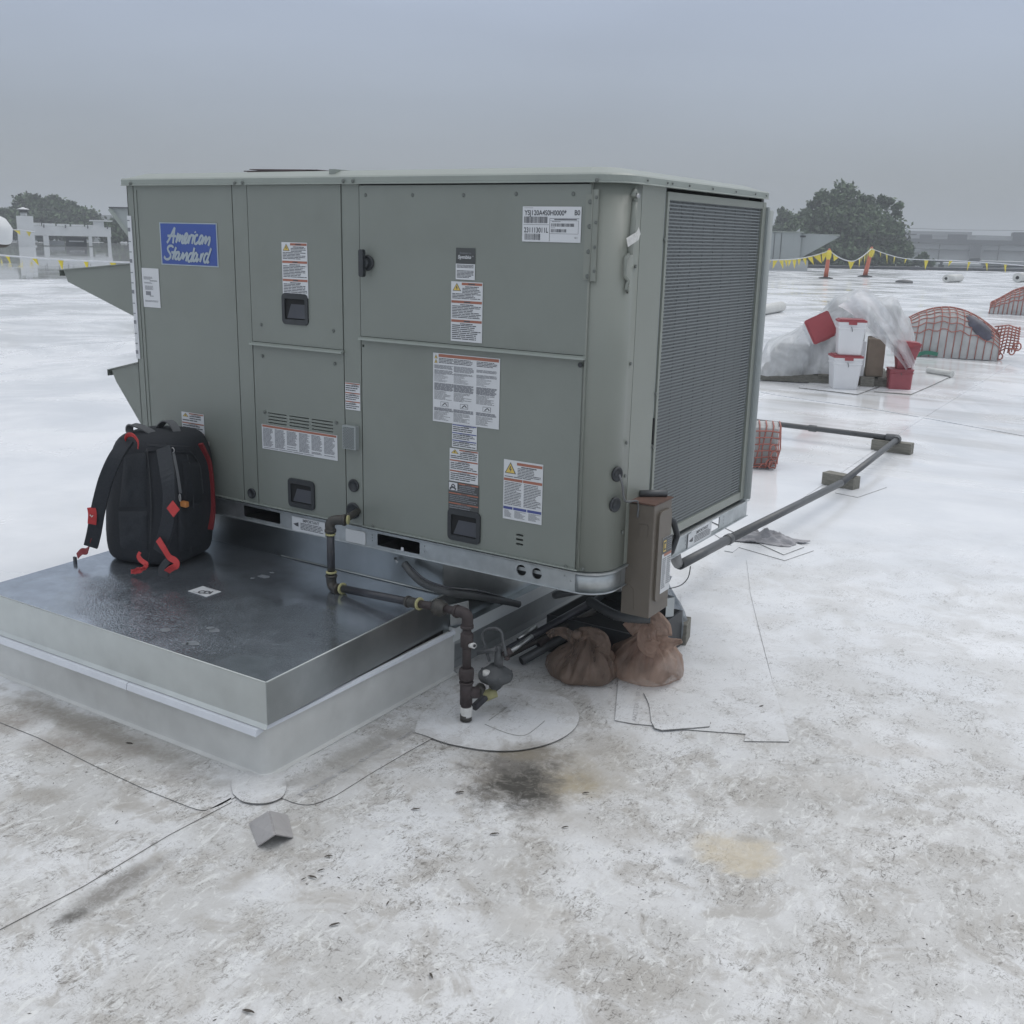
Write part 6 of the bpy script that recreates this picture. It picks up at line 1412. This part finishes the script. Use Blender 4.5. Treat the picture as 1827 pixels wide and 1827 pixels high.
# ---- cones (channelizers) and pennant line
cn = []
for px, py, lean, lb in ((1473,497,.04,'orange delineator post nearest the left on the far roof'),(1543,494,.14,'leaning orange delineator post, right one of the pair')):
    F4 = LF(px, py); k4 = F4.k; H = 43*k4; r_ = 2.8*k4
    root = empty('delineator', F4.o, lb, 'traffic cone', 'orange delineators carrying the pennants')
    mb = MB(); mb.lathe([(12*k4,0),(12*k4,1.2*k4),(6*k4,2.4*k4)], F4.o+Vector((0,0,.004)), (0,0,1), 8); mb.build('rubber_base', M['rubber'], root)
    tp_ = F4.P(lean*H, 0, H); mb = MB(); mb.tube([F4.P(0,0,2*k4), tp_*.9+F4.o*.1, tp_], [r_*1.35, r_*.95, r_*.9], 14); mb.build('post', M['coneo'], root)
    mb = MB(); mb.tube([tp_+Vector((0,0,.0)), tp_+Vector((0,0,.10)), tp_+Vector((0,0,.16))], [r_*.6, r_*.8, r_*.3], 10); mb.build('top_handle', M['coneo'], root)
    cn.append(tp_)
def pennants(name, pts, nfl, size, label, seed=0, rope=.02, bunch=()):
    rnd = random.Random(seed); P_ = smoothpath(pts, 10); root = empty(name, pts[0], label, 'pennant line')
    mb = MB(); mb.tube(P_, rope, 5); mb.build('rope', M['rope'], root)
    L_ = [0]
    for i in range(1, len(P_)): L_.append(L_[-1]+(P_[i]-P_[i-1]).length)
    fr_ = [ (i+.5)/nfl for i in range(nfl)] + list(bunch)
    for f_ in fr_:
        s_ = f_*L_[-1]; i = max(j for j in range(len(L_)) if L_[j] <= s_); i = min(i, len(P_)-2); q = P_[i].lerp(P_[i+1], (s_-L_[i])/max(1e-6, L_[i+1]-L_[i])); d = (P_[i+1]-P_[i]).normalized()
        sz = size*rnd.uniform(.8,1.15); sw = rnd.uniform(-.5,.9); mb = MB()
        tip = q + Vector((0,0,-sz*rnd.uniform(.55,1.0))) + d*(sw*sz*.7) + f0*rnd.uniform(-.3,.3)*sz
        a, b = q-d*sz*.36, q+d*sz*.36; mid = (a+b+tip)/3 + f0*.05*sz
        mb.add([a, b, tip, mid], [(0,3,1),(1,3,2),(2,3,0)]); mb.add([v+f0*.01 for v in (a,b,tip,mid)], [(1,3,0),(2,3,1),(0,3,2)])
        mb.build('pennant', M['flag'], root)
c1_, c2_ = cn
DD = math.hypot(c1_.x-CAM.x, c1_.y-CAM.y); kk = DD/FPX
st = AD(1290,466,DD*.93); st1 = AD(1378,464,DD*.95); st2 = AD(1420,462,DD*.98)
pennants('pennant_line', [st, st1, st2, AD(1452,456,DD), c1_+Vector((0,0,.05))], 16, .50, 'yellow pennants sagging to the left hand delineator post', 3, .025)
pennants('pennant_line', [c1_+Vector((0,0,.05)), AD(1500,461,DD), AD(1520,466,DD), AD(1535,460,DD), c2_+Vector((0,0,.05))], 9, .55, 'yellow pennants between the two delineator posts', 4, .025)
pennants('pennant_line', [c2_+Vector((0,0,.05)), AD(1610,460.5,DD*.95), AD(1700,465,DD*.88), AD(1780,470,DD*.80), AD(1850,476,DD*.74)], 11, .45, 'line of yellow pennants running to the right edge', 5, .02)
for c_ in cn:   # flags tied round the post heads
    mb = MB(); mb.lathe([(.08,-.40),(.13,-.28),(.14,-.05),(.09,.06)], c_, (0,.1,1), 9); tag(mb.build('tied_pennants', M['flag']), 'bunch of yellow pennants wound round the head of the %s delineator post' % ('left' if c_ is cn[0] else 'right'), 'pennant')
pennants('pennant_line', [AD(-40,450,14), AD(0,455,13.5), AD(90,462,12.8), AD(188,467,12), AD(330,470,11)], 8, .13, 'white rope with yellow pennants crossing the left edge in front of the wet roof', 6, .009)
pennants('pennant_line', [AD(-20,412,92), AD(18,410,90), AD(40,411,90), AD(62,414,90)], 5, .7, 'tiny far yellow pennants beside the tall white vent stack', 8, .04)
# ---- second rooftop unit at the far right of our unit
F5 = LF(1400, 483); k5 = F5.k
U2 = empty('rooftop_unit', F5.o, 'distant grey rooftop unit with slanted hood behind the big unit', 'air conditioner')
mb = MB(); F5.box(mb, -90*k5, 36*k5, 0, 2.6, 0, 17*k5); mb.build('curb', M['conc'], U2)
mb = MB(); F5.box(mb, -90*k5, 22*k5, .1, 2.4, 17.2*k5, 61*k5); mb.build('cabinet_body', M['bgrey'], U2)
mb = MB(); F5.box(mb, -91*k5, 26*k5, .0, 2.5, 61.2*k5, 63*k5); mb.build('lid', M['lidm'], U2)
for px in (1379,1390): 
    mb = MB(); F5.box(mb, (px-1400)*k5, (px-1399.2)*k5, .07, .098, 18*k5, 61*k5); mb.build('door_seam', M['seam'], U2)
mb = MB(); F5.box(mb, 20*k5, 29*k5, .05, .095, 54*k5, 57*k5); mb.build('name_plate', M['dark'], U2)
mb = MB(); b0, b1 = .3, 2.2
pts_ = lambda b: [F5.P(22.3*k5,b,20*k5), F5.P(82*k5,b,56*k5), F5.P(66*k5,b,59.5*k5), F5.P(22.3*k5,b,60*k5)]
A1, B1 = pts_(b0), pts_(b1); mb.add(A1+B1, [(0,1,2,3),(7,6,5,4),(1,5,6,2),(2,6,7,3),(0,3,7,4)], 0); mb.add([A1[0]+F5.b*.02,A1[1]+F5.b*.02,B1[1],B1[0]], [(0,1,2,3)], 1)
mb.build('intake_hood', [M['bgrey'], M['seam']], U2)
mb = MB(); F5.box(mb, 66*k5, 83*k5, b0-.05, b1, 57.5*k5, 59.8*k5); mb.build('hood_lip', M['lidm'], U2)
# ---- things on the left beyond the standing water
F6 = LF(46, 440); k6 = F6.k
V = empty('vent_stack', F6.o, 'tall square white vent stack with a conical rain cap at the left', 'vent stack')
mb = MB(); F6.box(mb, -10*k6, 14*k6, 0, 1.2, 0, 46*k6); mb.build('stack_box', M['bwhite'], V)
mb = MB(); F6.box(mb, -9*k6, 16*k6, -.1, 1.3, 0, 1.5*k6); mb.build('base_flange', M['bwhite'], V)
c_ = F6.P(1*k6, .6, 46*k6); mb = MB(); mb.lathe([(5*k6,0),(5*k6,5*k6)], c_, (0,0,1), 14); mb.build('flue', M['bwhite'], V)
mb = MB(); mb.lathe([(7*k6,5*k6),(7*k6,9*k6)], c_, (0,0,1), 14); mb.build('cap_collar', M['dark'], V)
mb = MB(); mb.lathe([(10*k6,9.5*k6),(8*k6,10.5*k6),(1*k6,13*k6)], c_, (0,0,1), 18); mb.build('rain_cap', M['bwhite'], V)
F7 = LF(130, 440); k7 = F7.k
R_ = empty('equipment_frame', F7.o, 'long white open sided equipment housing on legs beyond the standing water', 'equipment housing')
def fb(name, x0, x1, y0, y1, b0=0, b1=3, m='bwhite', par=None):
    mb = MB(); F7.box(mb, (x0-130)*k7, (x1-130)*k7, b0, b1, (440-y1)*k7, (440-y0)*k7); return mb.build(name, M[m], par or R_)
fb('top_beam', 62, 188, 409.5, 424, 0, 3.2); fb('leg', 88, 96, 424.2, 439, 0, .6); fb('leg', 154, 159, 424.2, 439, 0, .6); fb('leg', 182, 187, 424.2, 440, 0, .6)
fb('rear_wall', 62, 88, 424.2, 432, 2.6, 3.1, 'bgrey'); fb('rear_rail', 62, 90, 429, 431, .8, 1, 'bgrey')
fb('dark_machine', 120, 151, 426, 439.6, 1.0, 2.6, 'dsteel'); fb('tray', 125, 147, 431, 433, .8, .95); fb('tray', 96.3, 118, 432, 439, 1.2, 2.8)
fb('leg', 68, 70, 424.2, 440, .5, .8, 'dsteel'); fb('skid', 62, 200, 440.2, 441.5, -.3, 3.4, 'dsteel')
for i in range(5): 
    a = 67+i*21; fb('fan_cowl', a, a+18.5, 405+i*.4, 409.2, .3, 2.6)
for px in (90.5,121.5,154,183): fb('bracket', px-.8, px+.8, 407, 412, -.25, -.02, 'dsteel')
mb = MB(); F7.box(mb, 36*k7, 52*k7, 8, 12, 17*k7, 40*k7, 0); F7.box(mb, 30*k7, 66*k7, 7.5, 12.5, 40.2*k7, 42*k7, 0); tag(mb.build('far_roof_hut', M['bwhite']), 'small white hut with a flat overhanging roof behind the housing', 'hut')
F8 = LF(205, 415, D=38); k8 = F8.k
H8 = empty('far_hood', F8.o, 'dark edged slanted sheet metal hood just left of the big unit', 'hood')
def tri8(poly, b0, b1, m, nm):
    mb = MB(); A1 = [F8.q(px, py, b0) for px, py in poly]; B1 = [F8.q(px, py, b1) for px, py in poly]; n_ = len(poly)
    mb.add(A1+B1, [tuple(range(n_)), tuple(reversed(range(n_,2*n_)))]+[(i,i+n_,(i+1)%n_+n_,(i+1)%n_) for i in range(n_)]); mb.build(nm, M[m], H8)
tri8([(199,377),(262,378),(262,440),(232,430)], .05, 1.4, 'bgrey', 'hood_side'); tri8([(197,380),(202,377),(246,443),(238,441)], 0, 1.5, 'lidm', 'hood_lip'); tri8([(198,375.5),(262,376.5),(262,378.5),(199,377.5)], -.03, 1.5, 'dsteel', 'hood_top')
tri8([(262,378),(330,380),(330,470),(262,470)], .1, 1.6, 'bgrey', 'cabinet')
mb = MB(); c_ = AD(-20, 414, 30); mb.lathe([(.02,-.55),(.30,-.52),(.47,-.35),(.52,-.05),(.50,0)], c_+Vector((0,0,-.12)), (-.35,-.1,-1), 26); mb.lathe([(.50,0),(.44,.10)], c_+Vector((0,0,-.12)), (-.35,-.1,-1), 26, 1)
mb.cyl(c_-F6.a*.45-Vector((0,0,c_.z-.003)), c_-F6.a*.45-Vector((0,0,.2)), .14, .14, 14, 1)
tag(mb.build('domed_exhaust_fan', [M['bwhite'], M['bark']]), 'rounded pale exhaust fan cowl cut off by the left edge', 'exhaust fan')

# ================================================================== TREES AND TOWN BEYOND
def tree(name, px, py_top, py_base, D, lobes, label, trunkw=.5, n=5200, leaf=.34, mats=('leafa','leafb'), group=None, seed=0):
    """crown of leaf clumps: every leaf a small bent quad, gathered in lobes given in photo pixels"""
    rnd = random.Random(seed); F9 = LF(px, py_base, D=D); k9 = F9.k; base = F9.P(0,0,0); base.z = -6
    root = empty(name, base, label, 'tree', group)
    mb = MB(); topz = F9.P(0,0,(py_base-py_top)*k9).z; th = (topz+6)
    mb.tube([base, base+Vector((.2,0,th*.3)), base+Vector((-.1,.2,th*.6)), base+Vector((.2,0,th*.85))], [trunkw, trunkw*.75, trunkw*.45, trunkw*.12], 9); mb.build('trunk', M['bark'], root)
    mb = MB()
    for i in range(7):
        h_ = th*rnd.uniform(.32,.62); a = rnd.uniform(0, 2*PI); L__ = th*rnd.uniform(.22,.38); s_ = base+Vector((0,0,h_)); e = s_+Vector((math.cos(a)*L__, math.sin(a)*L__, L__*.7)); mb.tube([s_, s_.lerp(e,.5)+Vector((0,0,-.2)), e], [trunkw*.3, trunkw*.2, trunkw*.05], 6)
    mb.build('limb', M['bark'], root, kind='stuff')
    mb = MB(); tot = sum(w_*h_ for _, _, w_, h_, _ in lobes)
    for (lx, ly, w_, h_, dp) in lobes:
        cnt = int(n*w_*h_/tot); cl = [(rnd.gauss(0,1), rnd.gauss(0,1), rnd.gauss(0,1)) for _ in range(max(5, cnt//110))]
        cl = [tuple(v/math.sqrt(a*a+b*b+c*c)*rnd.uniform(.55,1.0) for v in (a,b,c)) for a, b, c in cl]
        for i in range(cnt):
            cx_, cy_, cz_ = rnd.choice(cl); r_ = .17
            u_, v_, t_ = cx_+rnd.gauss(0,r_), cy_+rnd.gauss(0,r_), cz_+rnd.gauss(0,r_)
            q = F9.q(lx, ly, 0) + F9.a*(u_*w_*k9/2) + F9.b*(t_*w_*k9/2*dp) + Vector((0,0,v_*h_*k9/2))
            nx_ = Vector((rnd.gauss(0,1), rnd.gauss(0,1), rnd.gauss(0,1))).normalized(); ny_ = nx_.orthogonal().normalized(); s_ = leaf*rnd.uniform(.5,1.25)
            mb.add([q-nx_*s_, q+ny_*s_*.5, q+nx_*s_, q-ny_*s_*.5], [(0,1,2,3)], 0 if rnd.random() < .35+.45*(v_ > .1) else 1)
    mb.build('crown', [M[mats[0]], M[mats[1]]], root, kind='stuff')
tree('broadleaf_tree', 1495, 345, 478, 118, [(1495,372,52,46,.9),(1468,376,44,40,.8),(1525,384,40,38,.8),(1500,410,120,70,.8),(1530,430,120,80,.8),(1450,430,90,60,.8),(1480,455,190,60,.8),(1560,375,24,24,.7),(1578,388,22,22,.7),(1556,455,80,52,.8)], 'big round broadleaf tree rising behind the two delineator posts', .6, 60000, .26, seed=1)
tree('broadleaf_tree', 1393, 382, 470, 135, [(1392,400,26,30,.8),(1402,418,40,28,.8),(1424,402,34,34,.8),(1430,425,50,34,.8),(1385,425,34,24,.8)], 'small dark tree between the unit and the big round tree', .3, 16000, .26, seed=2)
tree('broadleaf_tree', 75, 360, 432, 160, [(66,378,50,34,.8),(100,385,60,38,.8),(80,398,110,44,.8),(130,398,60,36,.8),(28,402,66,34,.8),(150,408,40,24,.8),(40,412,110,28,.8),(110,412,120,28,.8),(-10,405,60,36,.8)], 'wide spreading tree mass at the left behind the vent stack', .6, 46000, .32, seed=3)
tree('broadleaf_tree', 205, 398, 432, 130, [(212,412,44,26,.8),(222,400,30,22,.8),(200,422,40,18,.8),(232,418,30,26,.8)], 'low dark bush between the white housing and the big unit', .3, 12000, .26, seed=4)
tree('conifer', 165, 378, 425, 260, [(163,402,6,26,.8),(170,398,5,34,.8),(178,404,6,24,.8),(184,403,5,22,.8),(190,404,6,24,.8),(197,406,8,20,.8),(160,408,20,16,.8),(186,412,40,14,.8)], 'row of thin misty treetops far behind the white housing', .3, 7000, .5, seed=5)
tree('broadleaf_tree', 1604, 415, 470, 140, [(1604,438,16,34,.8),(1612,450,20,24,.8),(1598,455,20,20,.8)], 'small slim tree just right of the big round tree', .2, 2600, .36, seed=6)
tree('broadleaf_tree', 1642, 455, 482, 125, [(1640,464,18,20,.8),(1650,472,22,14,.8),(1618,474,24,12,.8)], 'low bush in front of the far pale warehouse', .2, 2600, .32, seed=7)
def bld(name, D, px, py, label, cat='building'):
    F_ = LF(px, py, D=D); return F_, empty(name, F_.o, label, cat)
# warehouse far right
FW_, W_ = bld('warehouse', 260, 1700, 475, 'long hazy warehouse with dark roof band and pale bays at the right')
kw = FW_.k
def wb(name, x0, x1, y0, y1, b0, b1, m): 
    mb = MB(); FW_.box(mb, (x0-1700)*kw, (x1-1700)*kw, b0, b1, (475-y1)*kw, (475-y0)*kw); return mb.build(name, M[m], W_)
wb('lower_wall', 1622, 1860, 441.5, 512, 1.0, 22, 'pale'); wb('roof_band', 1620, 1862, 434, 441.3, .3, 22.5, 'dsteel')
for a, b_ in ((1632,1722),(1742,1826)):
    wb('canopy_beam', a, b_, 449, 451, .2, .95, 'dsteel')
wb('tower_bay', 1722, 1738, 441.5, 474, -1, .9, 'dsteel')
for px in (1677,1763,1804,1818): wb('downpipe', px-.8, px+.8, 442, 475, .4, .9, 'dsteel')
wb('roof_box', 1645, 1664, 427, 433.8, 4, 10, 'dsteel'); wb('roof_box', 1687, 1716, 426, 433.8, 4, 10, 'dsteel'); wb('roof_box', 1730, 1782, 427.5, 433.8, 6, 12, 'pale'); wb('roof_box', 1782, 1862, 421, 433.8, 4, 14, 'dsteel')
# pale sheds and yard clutter between our roof and the warehouse
def shed(x0, x1, y0, y1, D, m, label, name='shed', roofm=None, roofd=None):
    F_, r_ = bld(name, D, (x0+x1)/2, y1, label, 'shed' if name == 'shed' else name.replace('_',' ')); k_ = F_.k; w2 = (x1-x0)/2*k_; h = (y1-y0)*k_; low = F_.o.z+5.95
    mb = MB(); F_.box(mb, -w2, w2, 0, w2*1.2+1, -low, h*.86); mb.build('wall', M[m], r_)
    mb = MB(); F_.box(mb, -w2-.15, w2+.15, -.2, w2*1.2+1.2, h*.862, h); mb.build('roof', M[roofm or m], r_); return F_, r_
shed(1612,1634,450,486,150,'pale','narrow pale shed right of the slim tree')
shed(1664,1688,468,486,140,'dsteel','dark grey container roof below the warehouse','shed','dsteel')
shed(1690,1772,474,500,120,'bwhite','long low white roof in front of the warehouse')
shed(1758,1850,472,500,112,'pale','pale grey flat roof with a dark pipe rail at the right')
shed(1655,1671,471,486,130,'bwhite','small white domed box beyond the roof edge')
shed(1560,1600,468,488,150,'bwhite','low white roof half hidden by the big tree')
shed(1340,1392,410,430,150,'pale','pale building peeking out behind the far unit')
F_, r_ = bld('gable_roof', 100, 1422, 425, 'white gabled roof end beside the big tree', 'roof'); k_ = F_.k
mb = MB(); A1 = [F_.P(-22*k_,0,-3*k_), F_.P(2*k_,0,-3*k_), F_.P(4*k_,0,16*k_), F_.P(-6*k_,0,8*k_)]; B1 = [v+F_.b*3 for v in A1]; mb.add(A1+B1, [(0,1,2,3),(7,6,5,4),(0,4,5,1),(1,5,6,2),(2,6,7,3),(3,7,4,0)]); mb.build('gable', M['bwhite'], r_)
# parked dark car roof beyond, pipe rail
F_, r_ = bld('parked_car', 170, 1738, 470, 'dark car roof seen between the low white roofs', 'car'); k_ = F_.k
mb = MB(); A1 = [(-20,-6),(-18,0),(-12,2),(-6,8),(6,9),(14,3),(20,1),(21,-6)]; a1 = [F_.P(x*k_,0,y*k_) for x, y in A1]; b1_ = [v+F_.b*1.8 for v in a1]; n_ = len(A1)
mb.add(a1+b1_, [tuple(reversed(range(n_))), tuple(range(n_,2*n_))]+[(i,(i+1)%n_,(i+1)%n_+n_,i+n_) for i in range(n_)]); mb.build('body', M['dsteel'], r_, bevel=.1)
mb = MB(); mb.quad(F_.P(-5*k_,-.03,3*k_), F_.P(8*k_,-.03,3*k_), F_.P(5*k_,-.03,7*k_), F_.P(-4*k_,-.03,7*k_)); mb.build('side_window', M['glassd'], r_)
F_ = LF(1755, 483, D=105); mb = MB(); k_ = F_.k
mb.tube([F_.P(-4*k_,0,-6*k_), F_.P(-1*k_,0,6*k_), F_.P(40*k_,0,8*k_), F_.P(60*k_,0,9*k_), F_.P(100*k_,0,9*k_)], .09, 8); tag(mb.build('pipe_rail', M['dsteel']), 'dark bent pipe rail over the pale flat roof at right', 'rail')
for px, y0, D_, lb in ((1617,419,190,'utility pole rising right of the big tree'),(1611,436,170,'shorter thin post beside the utility pole')):
    F_ = LF(px, 470, D=D_); b_ = F_.P(0,0,0); t_ = F_.q(px, y0); r_ = empty('utility_pole', (b_.x,b_.y,-6), lb, 'pole')
    mb = MB(); mb.tube([(b_.x,b_.y,-6), (t_.x,t_.y,t_.z)], [.22,.16], 8); mb.build('pole_shaft', M['dsteel'], r_)
    if y0 < 430:
        for z_ in (.6,1.8): mb = MB(); mb.tube([t_+F_.a*-1.1+Vector((0,0,-z_)), t_+F_.a*1.1+Vector((0,0,-z_))], .09, 6); mb.build('crossarm', M['dsteel'], r_)
        mb = MB(); mb.lathe([(.35,-3.6),(.38,-3.4),(.38,-2.6),(.3,-2.5)], t_+F_.a*.5, (0,0,1), 10); mb.build('transformer', M['dsteel'], r_)
for i, (y_a, y_b) in enumerate(((405,412),(418,423),(424,428))):
    mb = MB(); mb.tube([AD(1560,y_a,330), AD(1700,(y_a+y_b)/2+1.5,330), AD(1860,y_b,330)], .07, 4); tag(mb.build('power_line', M['dsteel']), ('highest','middle','lowest')[i]+' of the faint power lines over the warehouse', 'power line', 'power lines')
# hazy town mass on the horizon
rnd = random.Random(11); mb = MB()
for i in range(240):
    px = rnd.uniform(-400, 2300); D_ = rnd.uniform(420, 900); q = AD(px, 440, D_); h = rnd.uniform(5, 13); w2 = rnd.uniform(6, 22); a = rnd.uniform(0, PI); c2, s2_ = math.cos(a), math.sin(a)
    mb.hexa([(q.x+u_*c2-v_*s2_, q.y+u_*s2_+v_*c2, z) for z in (-6, -6+h) for u_, v_ in ((-w2,-w2*.6),(w2,-w2*.6),(w2,w2*.6),(-w2,w2*.6))], i % 3)
mb.build('far_town', [M['pale'], M['dsteel'], M['leafb']], kind='stuff')

# ------------------------------------------------------------------ misty air
hz = bpy.data.materials.new('haze_volume'); hz.use_nodes = True; hz.node_tree.nodes.clear()
hv = hz.node_tree.nodes.new('ShaderNodeVolumePrincipled'); ho = hz.node_tree.nodes.new('ShaderNodeOutputMaterial')
hv.inputs['Color'].default_value = (.90,.95,1.0,1); hv.inputs['Density'].default_value = .0023; hz.node_tree.links.new(hv.outputs[0], ho.inputs['Volume'])
mb = MB(); mb.box(-1450, 1450, -1450, 1450, -7.4, 16); hb_ = mb.build('haze', hz, org=(0,0,-7.4), kind='stuff')
